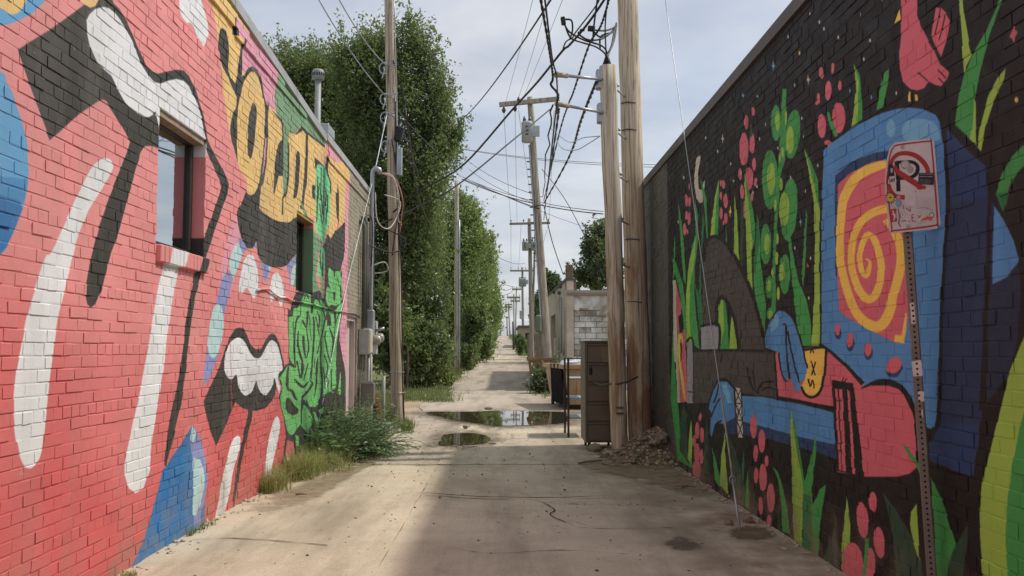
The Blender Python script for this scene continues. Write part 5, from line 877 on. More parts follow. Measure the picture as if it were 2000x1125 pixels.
cable([(1098, 102, 12.2), (1105, 82, 12), (1118, 74, 11.9), (1125, 62, 11.8), (1165, 10, 11.4), (1172, -10, 11.2)], .010, 'stiff thin cable rising from the splice to the top edge'); cable([(1168, -10, 11.3), (1160, 50, 11.7), (1158, 80, 12)], .012, 'vertical dark cable through the splice block'); cable([(1188, -10, 11.5), (1182, 50, 11.9), (1184, 105, 12.1)], .010, 'vertical thin cable down to the stub pole')
for (x, y, Y, a, b, rot, lab) in ((1100, 41, 11.6, .03, .055, -.15, 'small black splice connector at the left end of the loops'), (1155, 56, 11.7, .048, .035, .1, 'larger black splice block in the middle of the loops'), (1137, 59, 11.7, .035, .014, -.15, 'slim black connector beside the splice block')):
    c = onY(x, y, Y); m = MB(); m.box((-a, -.03, -b), (a, .03, b), Matrix.Translation(c) @ Matrix.Rotation(rot, 4, 'Y'), .01); thing('splice_connector', m, M_BLACK, lab, 'connector', 'splice connectors')
for (x0, y0, x1, y1) in ((1180, 135, 1187, 104), (1191, 135, 1184, 104)):
    A, B = onY(x0, y0, 12.1), onY(x1, y1, 12.1); m = MB(); m.tube([A, B], [.042, .022], 8); thing('cable_boot', m, M_BLACK, ('left' if x0 < 1185 else 'right') + ' black tapered cable boot on top of the stub pole', 'cable boot', 'cable boots')
# ------------------------------------------------------------------ service gear on the end of the left building
def wpt(px, py, dx=0): 
    p = onX(px, py, XL); return Vector((XL + dx, p.y, p.z))
def wbox(name, px0, py0, px1, py1, dep, mat, label, cat='utility box', x0=0.0, group=None):
    """box on the wall whose near face edge is px0 and far edge px1"""
    a, b = wpt(px0, py0), wpt(px1, py1); zt, zb = onX((px0 + px1) / 2, py0, XL + dep).z, onX((px0 + px1) / 2, py1, XL + dep).z; e = empty(name, (XL + .012 + x0, (a.y + b.y) / 2, zb), label, cat, group)
    m = MB(); m.box((XL + .012 + x0, min(a.y, b.y), zb), (XL + dep, max(a.y, b.y), zt), None, .01); m.build('body', mat, e); return e, min(a.y, b.y), max(a.y, b.y), zb, zt
Ym = onX(712, 640, XL).y
def pipe(label, pts, r, mat, name='conduit', cat='conduit', group=None): 
    m = MB(); m.tube(pts, r, 10); return thing(name, m, mat, label, cat, group)
def gear(name, y0, y1, z0, z1, d0, d1, mat, label, cat='utility box', group=None):
    e = empty(name, (XL + d0, (y0 + y1) / 2, z0), label, cat, group); m = MB(); m.box((XL + d0, y0, z0), (XL + d1, y1, z1), None, .012); m.build('body', mat, e); return e
def ZP(px, py, Y): return onY(px, py, Y).z
# breaker cabinet (front, beige), tall trough, right trough with round meter
e = gear('breaker_box', 14.95, 15.30, ZP(706, 692, 15.0), ZP(706, 642, 15.0), .012, .20, M_BOXG, 'beige square breaker box nearest the camera on the meter wall', group='utility boxes on the wall end')
m = MB(); m.box((XL + .20, 14.97, ZP(706, 689, 15)), (XL + .212, 15.28, ZP(706, 645, 15)), None, .004); m.build('door', paint('cream_steel', (.48, .44, .33), .5, .1, 4, .05), e); m = MB(); m.box((XL + .05, 14.938, ZP(704, 680, 15)), (XL + .12, 14.95, ZP(704, 672, 15))); m.build('label_plate', M_GALV, e)
e = gear('wiring_trough', 15.32, 15.50, ZP(712, 692, 15.3), ZP(712, 605, 15.3), .012, .21, M_GALV, 'tall grey steel wiring trough standing above the meter', group='utility boxes on the wall end')
m = MB(); c = Vector((XL + .27, 15.36, ZP(718, 664, 15.36))); m.tube([c + Vector((-.08, 0, 0)), c, c + Vector((.05, 0, 0)), c + Vector((.07, 0, 0))], [.085, .085, .075, .04], 14); m.build('meter_dial', paint('meter_glass', (.30, .29, .26), .2, .1, 20, 0, spec=.6), e)
e = gear('meter_box', 15.62, 15.82, ZP(727, 692, 15.7), ZP(727, 627, 15.7), .012, .22, M_BOXG, 'slim light grey meter box with a dark logo near the building corner', group='utility boxes on the wall end')
m = MB(); c = Vector((XL + .17, 15.612, ZP(726, 638, 15.62)))
for u, v in ((-.02, 0), (.02, 0)): m.box((c.x + u - .006, c.y, c.z - .022), (c.x + u + .006, c.y + .006, c.z + .022), Matrix.Translation(c) @ Matrix.Rotation(.6, 4, 'Y') @ Matrix.Translation(-c))
for v in (-.022, .022): m.box((c.x - .026, c.y, c.z + v - .006), (c.x + .026, c.y + .006, c.z + v + .006), Matrix.Translation(c) @ Matrix.Rotation(.6, 4, 'Y') @ Matrix.Translation(-c))
m.build('logo', M_BLACK, e); m = MB(); c = Vector((XL + .22, 15.72, ZP(736, 660, 15.7))); m.tube([c, c + Vector((.06, 0, 0)), c + Vector((.10, 0, 0)), c + Vector((.12, 0, 0))], [.085, .085, .075, .04], 14); m.build('meter_dial', bpy.data.materials['meter_glass'], e)
m = MB(); c = Vector((XL + .2, 15.6, ZP(731, 646, 15.6))); m.tube([c, c + Vector((.1, -.02, .02)), c + Vector((.16, 0, .05))], .025, 7); m.build('cable_gland', M_GALV, e)
e = gear('junction_box', 15.05, 15.22, ZP(718, 790, 15.1), ZP(718, 748, 15.1), .05, .27, paint('dark_grey_steel', (.19, .185, .165), .5, .1, 4), 'dark grey rounded junction box low on the meter wall', group='utility boxes on the wall end')
m = MB(); m.box((XL + .06, 15.03, ZP(718, 749, 15.1)), (XL + .26, 15.05, ZP(718, 746, 15.1) + .02), None, .006); m.build('lid', M_GALV, e)
e = gear('ground_box', 15.3, 15.62, 0.0, .15, .28, .52, M_BOXG, 'small pale steel box on the ground below the conduits', group=None); m = MB(); m.box((XL + .27, 15.29, .15), (XL + .53, 15.63, .165), None, .004); m.build('lid', M_GALV, e)
# conduits
zt = ZP(728, 332, 15.75); pipe('galvanised service mast with a curved weatherhead on top', [(XL + .10, 15.75, ZP(727, 640, 15.7))] + [(XL + .10, 15.75, z) for z in np.linspace(2.2, zt - .1, 6)] + [(XL + .11, 15.75, zt - .02), (XL + .16, 15.75, zt + .03), (XL + .22, 15.75, zt), (XL + .25, 15.75, zt - .07)], [.036] * 7 + [.04, .055, .055, .03], M_GALV, 'service_mast', 'service mast')
for k, (Y, px, pt, pb, r) in enumerate(((14.98, 704, 432, 640, .035), (15.18, 708, 425, 640, .035), (15.35, 713, 470, 606, .03), (15.46, 718, 500, 606, .03), (15.92, 735, 428, 632, .04))):
    z1, z0 = ZP(px, pt, Y), ZP(px, pb, Y); pipe(('dark painted conduit bent into the wall, nearest', 'dark painted conduit bent into the wall, second', 'thin dark conduit into the tall trough', 'thinnest dark conduit beside the tall trough', 'dark conduit on the very corner of the building')[k], [(XL + .09, Y, z0), (XL + .09, Y, (z0 + z1) / 2), (XL + .09, Y, z1 - .1), (XL + .07, Y, z1 - .02), (XL - .02, Y, z1)], r, M_DPIPE if k != 4 else M_BLACK, 'conduit', 'conduit', 'conduits on the meter wall')
for Y, px, lab in ((15.15, 716, 'grey conduit from the trough down to the ground, nearest'), (15.42, 722, 'grey conduit from the meter box down to the ground box')): pipe(lab, [(XL + .13, Y + .2, ZP(px, 692, Y)), (XL + .15, Y + .1, ZP(px, 715, Y)), (XL + .16, Y, 1.0), (XL + .16, Y, .3), (XL + .18, Y + .02, .08), (XL + .3, Y + .1, .05)], .022, M_BOXG, 'conduit', 'conduit', 'conduits on the meter wall')
pipe('short weathered stub post beside the ground box', [(-2.14, 16.2, 0), (-2.14, 16.2, .95)], .03, M_BOXG, 'stub_post', 'post'); 
m = MB(); m.tube([(-2.22, 15.9, 0), (-2.2, 15.9, .3), (-2.24, 15.92, .62)], [.09, .08, .05], 8); thing('rusty_pipe', m, paint('rust', (.16, .075, .035), .9, .35, 12, .5, 50), 'rusty broken pipe stub at the foot of the meter wall', 'pipe')
w0 = Vector((XL + .25, 15.75, zt - .06))
for k, (pts, mt, lab) in enumerate((([w0, (XL + .5, 15.9, zt - .15), (XL + .62, 16, zt - .5), (XL + .58, 16.2, zt - .75), (-1.93, 16.7, zt - 1.0)], paint('coral_wire', (.52, .24, .19), .6), 'coral service wire looping from the weatherhead'), ([w0, (XL + .45, 15.8, zt - .1), (XL + .56, 15.9, zt - .45), (XL + .52, 16.1, zt - .8), (-1.90, 16.7, zt - .85)], paint('pale_wire', (.55, .5, .45), .6), 'pale service wire looping from the weatherhead'), ([(XL + .15, 15.8, zt - .4), (XL + .2, 15.7, zt - .9), (XL + .35, 15.8, zt - 1.05), (XL + .47, 16, zt - .9), (XL + .55, 16.2, zt - .5), (XL + .3, 15.9, zt - .42)], bpy.data.materials['pale_wire'], 'pale wire loop hanging beside the service mast'), ([(XL + .09, 15.5, ZP(718, 480, 15.5)), (XL + .2, 15.7, ZP(725, 485, 15.7)), (XL + .35, 16.2, ZP(745, 492, 16.2)), (-1.98, 16.75, ZP(768, 490, 16.7)), (-1.87, 16.78, ZP(786, 485, 16.7)), (-1.86, 16.8, ZP(787, 465, 16.7)), (-2.2, 16.4, ZP(755, 445, 16.5))], M_BLACKC, 'black cable looped between the conduits and the brown pole'), ([(XL + .05, 15.1, ZP(706, 430, 15)), (XL + .12, 15.25, ZP(710, 415, 15)), (XL + .15, 15.5, ZP(716, 440, 15.5)), (XL + .12, 15.6, ZP(718, 520, 15.6))], M_BLACKC, 'black cable arching over the dark conduits'), ([(XL + .1, 15.9, ZP(733, 520, 16)), (XL + .3, 16, ZP(742, 512, 16)), (XL + .34, 16.1, ZP(744, 528, 16)), (XL + .1, 15.95, ZP(732, 535, 16))], bpy.data.materials['pale_wire'], 'small pale wire ring at the building corner'))):
    P = [Vector(p) for p in pts]; q = []
    for i in range(len(P) - 1):
        p0, p1, p2, p3 = P[max(i - 1, 0)], P[i], P[i + 1], P[min(i + 2, len(P) - 1)]
        for t in np.linspace(0, 1, 6)[:-1]: q.append(.5 * ((2 * p1) + (p2 - p0) * t + (2 * p0 - 5 * p1 + 4 * p2 - p3) * t * t + (3 * p1 - p0 - 3 * p2 + p3) * t ** 3))
    m = MB(); m.tube(q + [P[-1]], .011 if k != 3 else .014, 6); thing('service_wire', m, mt, lab, 'wire', 'service wires at the meter wall')
m = MB(); m.tube([wpt(px, py, .022) for px, py in ((498, 566), (520, 564), (540, 580), (555, 581), (572, 589), (600, 593), (612, 596), (634, 602), (650, 607), (668, 609), (690, 612), (703, 618))], .011, 6); thing('wall_cable', m, M_LW, 'painted over cable running across the green figure on the wall', 'cable')
# ------------------------------------------------------------------ no parking sign on a perforated post
YS = 4.42; A = onY(1777, 520, YS); B = onY(1820, 1125, YS); dd = (B - A) / (B.z - A.z); foot = A + dd * (0 - A.z); top = A + dd * (onY(1760, 287, YS).z - A.z)
SG = empty('no_parking_sign', foot, 'battered no parking sign covered in stickers on a perforated steel post', 'street sign'); ax = (top - foot).normalized(); hL = (top - foot).length
MS = Matrix.Translation(foot) @ ax.to_track_quat('Z', 'Y').to_matrix().to_4x4() @ Matrix.Rotation(R(0), 4, 'Z')
q = MS.to_3x3(); Xd = Vector((1, 0, 0)); u = (Xd - ax * Xd.dot(ax)).normalized(); v = ax.cross(u); rotp = Matrix((u, v, ax)).transposed().to_4x4(); MS = Matrix.Translation(foot) @ rotp @ Matrix.Rotation(R(-25), 4, 'Z')
M_POST = paint('dull_steel_post', (.22, .215, .185), .5, .12, 8, .1, 60, .3, .5, dirt=(.13, .125, .1)); M_HOLE = paint('dark_hole', (.012, .012, .011), .9, 0, 5, 0)
hw = .0225; m = MB(); m.box((-hw, -hw, -.05), (hw, hw, hL), MS, .005); m.build('post', M_POST, SG)
m = MB()
for k in range(int(hL / .0262)):
    z = .02 + k * .0262
    if z > hL - .02: break
    for M in (Matrix.Translation((0, -hw - .0006, z)), Matrix.Rotation(R(-90), 4, 'Z') @ Matrix.Translation((0, -hw - .0006, z))):
        m.add([MS @ M @ Vector((math.cos(t) * .0058, 0, math.sin(t) * .0058)) for t in np.linspace(0, 2 * math.pi, 9)[:-1]], [tuple(range(8))])
m.build('post_holes', M_HOLE, SG)
def post_patch(z0, z1, u0, u1, mat, face=0, name='sticker'):
    m = MB(); F_l = MS @ (Matrix.Rotation(R(-90), 4, 'Z') if face else Matrix.Identity(4)); n = 7; P = []
    for (a, b, c, d_) in ((u0, z0, u1, z0), (u1, z0, u1, z1), (u1, z1, u0, z1), (u0, z1, u0, z0)):
        for k in range(n): t = k / n; P.append(F_l @ Vector((a + (c - a) * t + random.uniform(-.0015, .0015), -hw - .0004, b + (d_ - b) * t + random.uniform(-.002, .002))))
    m.add(P, [tuple(range(len(P)))]); m.build(name, mat, SG)
M_WHT = paint('sticker_white', (.72, .72, .68), .5, .06, 30, 0); zof = lambda py: (A + dd * (onY(1785, py, YS).z - A.z) - foot).length
post_patch(zof(734), zof(704), -.022, .0225, M_WHT); post_patch(zof(734), zof(704), -.0225, .021, M_WHT, 1); post_patch(zof(783), zof(764), -.004, .022, M_WHT); post_patch(zof(632), zof(592), -.012, .008, M_WHT); post_patch(zof(814), zof(800), .006, .011, M_WHT)
# the plate: its own plane, slightly turned to the alley
pc = A + dd * (onY(1782, 365, YS).z - A.z) + Vector((0, -.045, 0)); nrm = Vector((-.30, -1, .03)).normalized()
def onS(px, py, off=0):
    d = ray(px, py); o = Vector((0, 0, CAMZ)); t = ((pc + nrm * off) - o).dot(nrm) / d.dot(nrm); return o + d * t
KS = K(1700, 250, 4.89)
def splate(crop_pts, off, mat, name, par=SG, th=0, label=None):
    P = [onS(x, y, off) for x, y in KS(*crop_pts)]; m = MB()
    if th: m.prism(P, -nrm * th)
    else: m.add(P, [tuple(range(len(P)))])
    nn = (P[1] - P[0]).cross(P[2] - P[0]); 
    a = Vector()
    for i in range(len(P)): a += P[i].cross(P[(i + 1) % len(P)])
    if a.dot(nrm) < 0 and not th: m.f = [tuple(reversed(f)) for f in m.f]
    return m.build(name, mat, par, label=label)
M_SIGN = paint('sign_white_sheeting', (.74, .72, .67), .45, .07, 9, .03, 60, 0, .5, dirt=(.42, .40, .35), dirt_amt=.5); M_SRED = paint('sign_red', (.46, .05, .045), .45, .1, 20, 0); M_SBLK = paint('sign_black', (.022, .022, .022), .5, .2, 20, 0)
OUT = [(178, 215), (195, 180), (225, 152), (265, 135), (540, 105), (580, 112), (602, 135), (612, 165), (668, 880), (664, 920), (640, 950), (600, 965), (215, 1005), (195, 1000), (180, 975), (155, 740), (140, 600), (140, 480), (155, 320)]
pl = splate(crom(OUT, 4), 0, M_SIGN, 'plate', th=.0025)
def sring(out, inn, off, mat, name, par=SG):
    A_o = [onS(x, y, off) for x, y in KS(*out)]; B_o = [onS(x, y, off) for x, y in KS(*inn)]; n = len(A_o); m = MB(); m.add(A_o + B_o, [(k, (k + 1) % n, n + (k + 1) % n, n + k) for k in range(n)])
    if (A_o[1] - A_o[0]).cross(B_o[0] - A_o[0]).dot(nrm) < 0: m.f = [tuple(reversed(f)) for f in m.f]
    return m.build(name, mat, par)
BO = crom([(190, 225), (215, 185), (260, 155), (540, 120), (572, 128), (592, 160), (650, 880), (640, 920), (600, 942), (220, 988), (200, 975), (172, 740), (156, 560), (168, 340)], 4); BI = crom([(200, 235), (222, 195), (265, 168), (538, 134), (562, 142), (578, 170), (632, 872), (626, 905), (598, 925), (226, 972), (212, 960), (186, 735), (170, 560), (182, 340)], 4)
sring(BO, BI, .0012, M_SRED, 'red_border')
ring_o = [(195, 330), (215, 275), (255, 238), (310, 222), (380, 228), (450, 255), (510, 305), (550, 360), (578, 430)]; 
splate(stroke([(165, 540), (172, 450), (190, 360), (215, 295), (255, 255), (315, 240), (385, 247), (450, 275), (505, 325), (540, 380), (552, 432)], [34, 34, 34, 36, 38, 40, 44, 46, 46, 44, 44]), .0012, M_SRED, 'red_ring'); splate(stroke([(175, 540), (195, 600), (235, 645), (285, 660), (328, 660)], [34, 36, 40, 44, 44]), .0012, M_SRED, 'red_ring')
splate(stroke([(250, 318), (262, 450), (268, 605)], 40), .0012, M_SBLK, 'letter_p'); splate(stroke([(250, 330), (380, 322), (440, 350), (452, 395), (430, 445), (370, 475), (262, 482)], [32, 30, 34, 38, 36, 32, 26]), .0013, M_SBLK, 'letter_p')
splate(stroke([(232, 345), (255, 410), (340, 470), (440, 535), (490, 570)], [8, 50, 54, 54, 50]), .0016, M_SRED, 'red_slash')
splate(ell(472, 568, 30, 20), .0019, M_SRED, 'red_slash'); splate(ell(510, 565, 22, 18), .0019, M_SRED, 'red_slash')
M_ST1 = paint('sticker_dark', (.03, .032, .038), .5, .3, 40, 0); M_ST2 = paint('sticker_yellow', (.75, .6, .06), .5, .1, 40, 0); M_ST3 = paint('sticker_blue', (.25, .42, .5), .5, .35, 60, 0); M_ST4 = paint('sticker_orange', (.66, .16, .07), .5, .2, 60, 0); M_ST5 = paint('sticker_grey', (.42, .42, .42), .5, .25, 50, 0); M_ST6 = paint('sticker_pink', (.62, .36, .36), .5, .2, 40, 0)
st = splate([(178, 350), (205, 340), (222, 370), (232, 462), (170, 472)], .0016, M_ST1, 'sticker', label='dark sticker at the left edge'); splate([(178, 466), (228, 458), (229, 468), (180, 478)], .002, M_WHT, 'print', st); splate(ell(203, 405, 13, 24), .002, M_ST5, 'print', st)
st = splate([(172, 492), (240, 470), (250, 512), (168, 532)], .0018, M_WHT, 'sticker', label='narrow white sticker under the dark one')
for k in range(4): splate([(182 + k * 14, 492 - k * 4), (192 + k * 14, 489 - k * 4), (190 + k * 14, 520 - k * 3), (180 + k * 14, 522 - k * 3)], .0021, M_ST1, 'print', st)
st = splate(ell(333, 350, 46, 44), .002, M_ST5, 'sticker', label='round pale sticker on the letter'); splate(ell(333, 350, 28, 27), .0024, M_WHT, 'print', st); splate(stroke([(318, 352), (325, 338), (340, 340), (348, 352), (335, 364), (320, 358)], 6), .0027, M_ST6, 'print', st)
st = splate(ell(382, 395, 30, 35), .0018, M_ST5, 'sticker'); 
st = splate([(462, 428), (606, 428), (604, 543), (455, 535)], .0022, M_ST1, 'sticker', label='black rectangular sticker on the right side')
for y, x0, x1, h in ((436, 468, 598, 7), (460, 470, 592, 9), (492, 472, 560, 3), (503, 470, 590, 3), (514, 470, 585, 3), (525, 470, 570, 3)):
    x = x0
    while x < x1: wq = random.uniform(5, 12); splate([(x, y), (min(x + wq, x1), y), (min(x + wq, x1), y + h), (x, y + h)], .0026, M_ST5, 'print', st); x += wq + random.uniform(2, 5)
st = splate(ell(190, 665, 34, 40), .0018, M_ST2, 'sticker', label='yellow sun sticker with black rays')
for k in range(14):
    a = k * math.pi / 7; splate(ell(190 + 42 * math.cos(a), 665 + 52 * math.sin(a), 5, 11, math.degrees(a) + 90, 8), .002, M_SBLK, 'print', st)
splate([(180, 658), (202, 656), (202, 668), (180, 670)], .0022, M_SBLK, 'print', st)
st = splate(crom([(240, 690), (258, 672), (275, 685), (300, 700), (295, 740), (265, 755), (245, 735)], 3), .002, M_ST3, 'sticker', label='pale blue figure sticker'); splate(ell(270, 660, 20, 16), .0022, M_ST6, 'print', st)
splate([(330, 620), (432, 618), (434, 748), (332, 746)], .0015, M_WHT, 'sticker', label='blank white patch in the middle')
M_RED2 = paint('letter_red', (.40, .05, .045), .5, .2, 40, 0)
for P in ([(312, 735), (318, 775)], [(345, 760), (347, 800)], [(345, 762), (378, 798)], [(378, 755), (382, 798)], [(362, 890), (382, 890)], [(395, 825), (398, 890)], [(395, 828), (415, 826)], [(396, 856), (412, 855)], [(398, 890), (428, 888)], [(452, 832), (466, 858)], [(480, 832), (466, 858)], [(266, 770), (270, 792)]): splate(stroke(P, 7), .0012, M_RED2, 'lettering')
st = splate([(192, 775), (245, 768), (255, 890), (200, 900)], .0018, M_SRED, 'sticker', label='red sticker with a white dancing figure'); splate(stroke([(215, 785), (222, 820), (230, 850), (222, 888)], [8, 16, 14, 6]), .0021, M_WHT, 'print', st); splate(stroke([(205, 830), (222, 815), (240, 830), (244, 860)], 7), .0022, M_WHT, 'print', st)
st = splate([(285, 785), (350, 778), (354, 890), (290, 895)], .0018, M_WHT, 'sticker', label='white sticker with a thin ring'); sring(ell(312, 826, 28, 38), ell(312, 826, 23, 33), .0021, M_ST5, 'print', st); splate(stroke([(308, 810), (306, 840)], 4), .0022, M_ST1, 'print', st); splate([(300, 884), (340, 880), (340, 886), (300, 890)], .0022, M_ST1, 'print', st)
splate(stroke([(262, 770), (275, 820), (280, 860), (270, 910), (292, 945)], [10, 16, 18, 12, 10]), .0023, paint('torn_paper', (.28, .24, .19), .9, .4, 60, 0), 'sticker')
st = splate(crom([(478, 890), (500, 862), (530, 850), (545, 838), (560, 850), (590, 862), (580, 885), (550, 872), (525, 880), (500, 878)], 3), .002, M_ST4, 'sticker', label='orange running figure sticker'); splate(ell(585, 832, 20, 20), .0022, M_WHT, 'print', st); sring(ell(585, 832, 22, 24), ell(585, 832, 17, 18), .0024, M_SBLK, 'print', st)
splate(stroke([(410, 905), (440, 890), (470, 915), (500, 895), (530, 910)], 4), .0012, M_ST5, 'scratch'); splate(stroke([(440, 770), (520, 760), (600, 790)], 5), .0012, M_ST5, 'scratch'); splate(ell(545, 768, 14, 5, -20), .0016, M_ST3, 'scratch')
for x, y in ((305, 180), (358, 935)):
    c = onS(*KS((x, y))[0], .001); m = MB(); m.tube([c, c + nrm * .006], [.009, .007], 8); m.build('bolt', M_GALV, SG)
m = MB(); c = onS(*KS((430, 605))[0], .001); m.ball(c, .003, 6, 4); m.build('bolt', M_DPIPE, SG)
# ------------------------------------------------------------------ filing cabinet, rack, dumpsters
M_CAB = paint('brown_steel_cabinet', (.155, .125, .09), .5, .12, 3, .08, 20, .2, .5, dirt=(.12, .095, .06)); M_CABE = paint('tan_cabinet_edge', (.2, .165, .11), .6, .15, 6)
Y0 = 12.62; x0 = onY(1143, 760, Y0).x; zb, zt = onY(1150, 865, Y0).z, onY(1150, 666, Y0).z; x1 = x0 + .46; y1 = 13.35
FC = empty('filing_cabinet', ((x0 + x1) / 2, (Y0 + y1) / 2, 0), 'tall dark brown steel filing cabinet standing by the two poles', 'filing cabinet')
m = MB(); m.box((x0, Y0 + .03, zb), (x1, y1, zt), None, .008); m.box((x0 - .008, Y0, zt - .02), (x1 + .008, y1, zt + .006), None, .004); m.box((x0, Y0 + .004, zb), (x0 + .028, Y0 + .03, zt - .02)); m.box((x1 - .028, Y0 + .004, zb), (x1, Y0 + .03, zt - .02)); m.build('body', M_CAB, FC)
nd = 5; hh = (zt - zb - .05) / nd
for k in range(nd):
    za = zb + .015 + k * hh; m = MB(); m.box((x0 + .032, Y0 + .012, za + .012), (x1 - .032, Y0 + .05, za + hh - .028), None, .006); dr = m.build('drawer', M_CAB, FC); m = MB(); m.box((x0 + .032, Y0 - .006, za + hh - .03), (x1 - .032, Y0 + .014, za + hh - .012), None, .004); m.build('handle', M_CAB, dr)
m = MB(); m.box((x0 + .06, Y0 - .012, zb + 3.45 * hh), (x0 + .10, Y0 + .012, zb + 3.85 * hh), None, .01); m.build('lock', M_BLACK, FC); m = MB(); m.box((x0 + .24, Y0 + .0095, zt - .30), (x0 + .40, Y0 + .0118, zt - .07)); m.build('label_plate', M_CABE, FC)
for xx in (x0 + .06, x1 - .06):
    for yy in (Y0 + .08, y1 - .08): m = MB(); m.tube([(xx - .015, yy, .045), (xx + .015, yy, .045)], .04, 10); m.box((xx - .02, yy - .02, .07), (xx + .02, yy + .02, zb + .005)); m.build('caster', M_BLACK, FC)
M_ROCK = paint('stone', (.25, .212, .158), .95, .25, 12, .7, 40, spec=.15, dirt=(.16, .13, .1))
def rock(x, y, z, r, label, group=None, mat=None):
    m = MB(); m.ball((x, y, z + r[2] * .7), r, 8, 6, .18); return thing('stone', m, mat or M_ROCK, label, 'stone', group)
rock(x0 + .12, Y0 - .12, 0, (.11, .10, .075), 'grey stone wedged under the filing cabinet')
# rack
M_RACK = paint('dark_rack_steel', (.05, .042, .035), .6, .25, 8, dirt=(.11, .06, .035)); M_SHELF = paint('pale_blue_shelf', (.30, .36, .37), .5, .12, 6, dirt=(.25, .22, .19))
a = onY(1113, 853, 14.55); xk0 = onY(1110, 780, 14.55).x; RK = empty('shelf_rack', (xk0 + .2, 14.95, 0), 'open steel rack with pale blue shelves beside the filing cabinet', 'shelf rack'); xk1 = xk0 + .42; yk0, yk1 = 14.55, 15.35; ztk = onY(1110, 700, 14.55).z
for xx in (xk0, xk1):
    for yy in (yk0, yk1): m = MB(); m.box((xx - .017, yy - .017, 0), (xx + .017, yy + .017, ztk)); m.build('upright', M_RACK, RK)
for py in (737, 775, 812): zz0 = onY(1115, py, 14.9).z; m = MB(); m.box((xk0 + .02, yk0 - .005, zz0 - .03), (xk1 - .02, yk1 + .005, zz0), None, .004); m.build('shelf', M_SHELF, RK)
m = MB(); m.tube([(xk0, yk0, ztk), (xk0 + .0, yk1, ztk)], .012, 6); m.tube([(xk0, yk0, ztk), (xk1, yk0, ztk)], .012, 6); m.build('top_rail', M_RACK, RK)
# dumpsters (tapered plastic carts)
M_TAN = paint('tan_dumpster', (.46, .32, .19), .7, .2, 3, .15, 20, dirt=(.14, .09, .05)); M_BRN = paint('brown_dumpster', (.25, .155, .085), .7, .2, 3, .15, 20, dirt=(.08, .05, .03))
def dumpster(x0, x1, y0, y1, z0, h, mat, label, tap=.16, rot=0):
    e = empty('dumpster', ((x0 + x1) / 2, (y0 + y1) / 2, z0), label, 'dumpster', 'dumpsters'); m = MB(); t = tap; zb = z0 + .12; zt = z0 + h
    lo = [(x0 + t, y0 + t * .4, zb), (x1 - t, y0 + t * .4, zb), (x1 - t, y1 - t * .4, zb), (x0 + t, y1 - t * .4, zb)]; up = [(x0, y0, zt), (x1, y0, zt), (x1, y1, zt), (x0, y1, zt)]; ui = [(x0 + .05, y0 + .05, zt), (x1 - .05, y0 + .05, zt), (x1 - .05, y1 - .05, zt), (x0 + .05, y1 - .05, zt)]; ud = [(x0 + .1, y0 + .1, zt - .5), (x1 - .1, y0 + .1, zt - .5), (x1 - .1, y1 - .1, zt - .5), (x0 + .1, y1 - .1, zt - .5)]
    m.add(lo + up + ui + ud, [(3, 2, 1, 0), (15, 14, 13, 12)] + [(b + k, b + (k + 1) % 4, b + 4 + (k + 1) % 4, b + 4 + k) for b in (0, 4, 8) for k in range(4)]); m.build('bin', mat, e)
    m = MB()
    for a, b, c, d in ((x0 - .05, x1 + .05, y0 - .05, y0), (x0 - .05, x1 + .05, y1, y1 + .05), (x0 - .05, x0, y0, y1), (x1, x1 + .05, y0, y1)): m.box((a, c, zt - .09), (b, d, zt + .012), None, .008)
    m.build('rim', mat, e)
    for f in (.3, .7): m = MB(); xx = x0 + t * .5 - .03; m.box((x0 + (x1 - x0) * f - .03, y0 - .005 + t * .1, z0 + .3), (x0 + (x1 - x0) * f + .03, y0 + t * .35, zt - .1)); m.build('rib', mat, e)
    for xx in (x0 + t, x1 - t):
        for yy in (y0 + .3, y1 - .3): m = MB(); m.tube([(xx - .03, yy, z0 + .09), (xx + .03, yy, z0 + .09)], .09, 12); m.build('wheel', M_BLACK, e)
    e.rotation_euler.z = rot; return e
dx0 = onY(1092, 715, 21.2).x; dzt = onY(1110, 713, 21.2).z; D1 = dumpster(dx0 - .06, dx0 + 1.1, 21.2, 23.8, 0, dzt, M_TAN, 'tan tapered dumpster behind the rack with a white bag on top', rot=.13)
bx0 = onY(1034, 700, 30.4).x; D2 = dumpster(bx0, bx0 + .95, 30.2, 32.2, gz(31), onY(1045, 699, 30.4).z - gz(31), M_BRN, 'brown dumpster behind the dark bush and leaning pole', .1)
m = MB(); cx = dx0 - .03; nn = 12; V = []
for j in range(7):
    for i in range(nn + 1): V.append((cx + .075 - .13 * 1.5 * i / nn + .10 * j / 6 * .5 + .045 * math.sin(i * 1.7 + j * .25) * (.4 + j / 8), 21.3 + 1.5 * i / nn + .02 * math.sin(j + i), dzt + .02 - (dzt - .1) * j / 6 + random.uniform(-.01, .01) * (j > 5)))
m.add(V, [(j * (nn + 1) + i, (j + 1) * (nn + 1) + i, (j + 1) * (nn + 1) + i + 1, j * (nn + 1) + i + 1) for j in range(6) for i in range(nn)], True); V2 = [(x + .012, y, z) for x, y, z in V]; m.add(V2, [(j * (nn + 1) + i, j * (nn + 1) + i + 1, (j + 1) * (nn + 1) + i + 1, (j + 1) * (nn + 1) + i) for j in range(6) for i in range(nn)], True)
thing('hanging_cloth', m, paint('black_cloth', (.018, .017, .016), .95, .3, 8, .3, 50, spec=.1), 'black cloth hanging over the side of the tan dumpster', 'cloth')
m = MB(); m.ball((dx0 + .45, 21.5, dzt + .04), (.38, .3, .13), 14, 9, .16); m.ball((dx0 + .2, 21.4, dzt - .02), (.16, .14, .14), 10, 7, .2); m.ball((dx0 + .75, 21.55, dzt + .0), (.2, .2, .12), 10, 7, .2); thing('plastic_bag', m, paint('white_plastic', (.62, .63, .66), .4, .1, 12, .5, 18, spec=.5), 'crumpled white plastic bag lying on the tan dumpster', 'plastic bag')
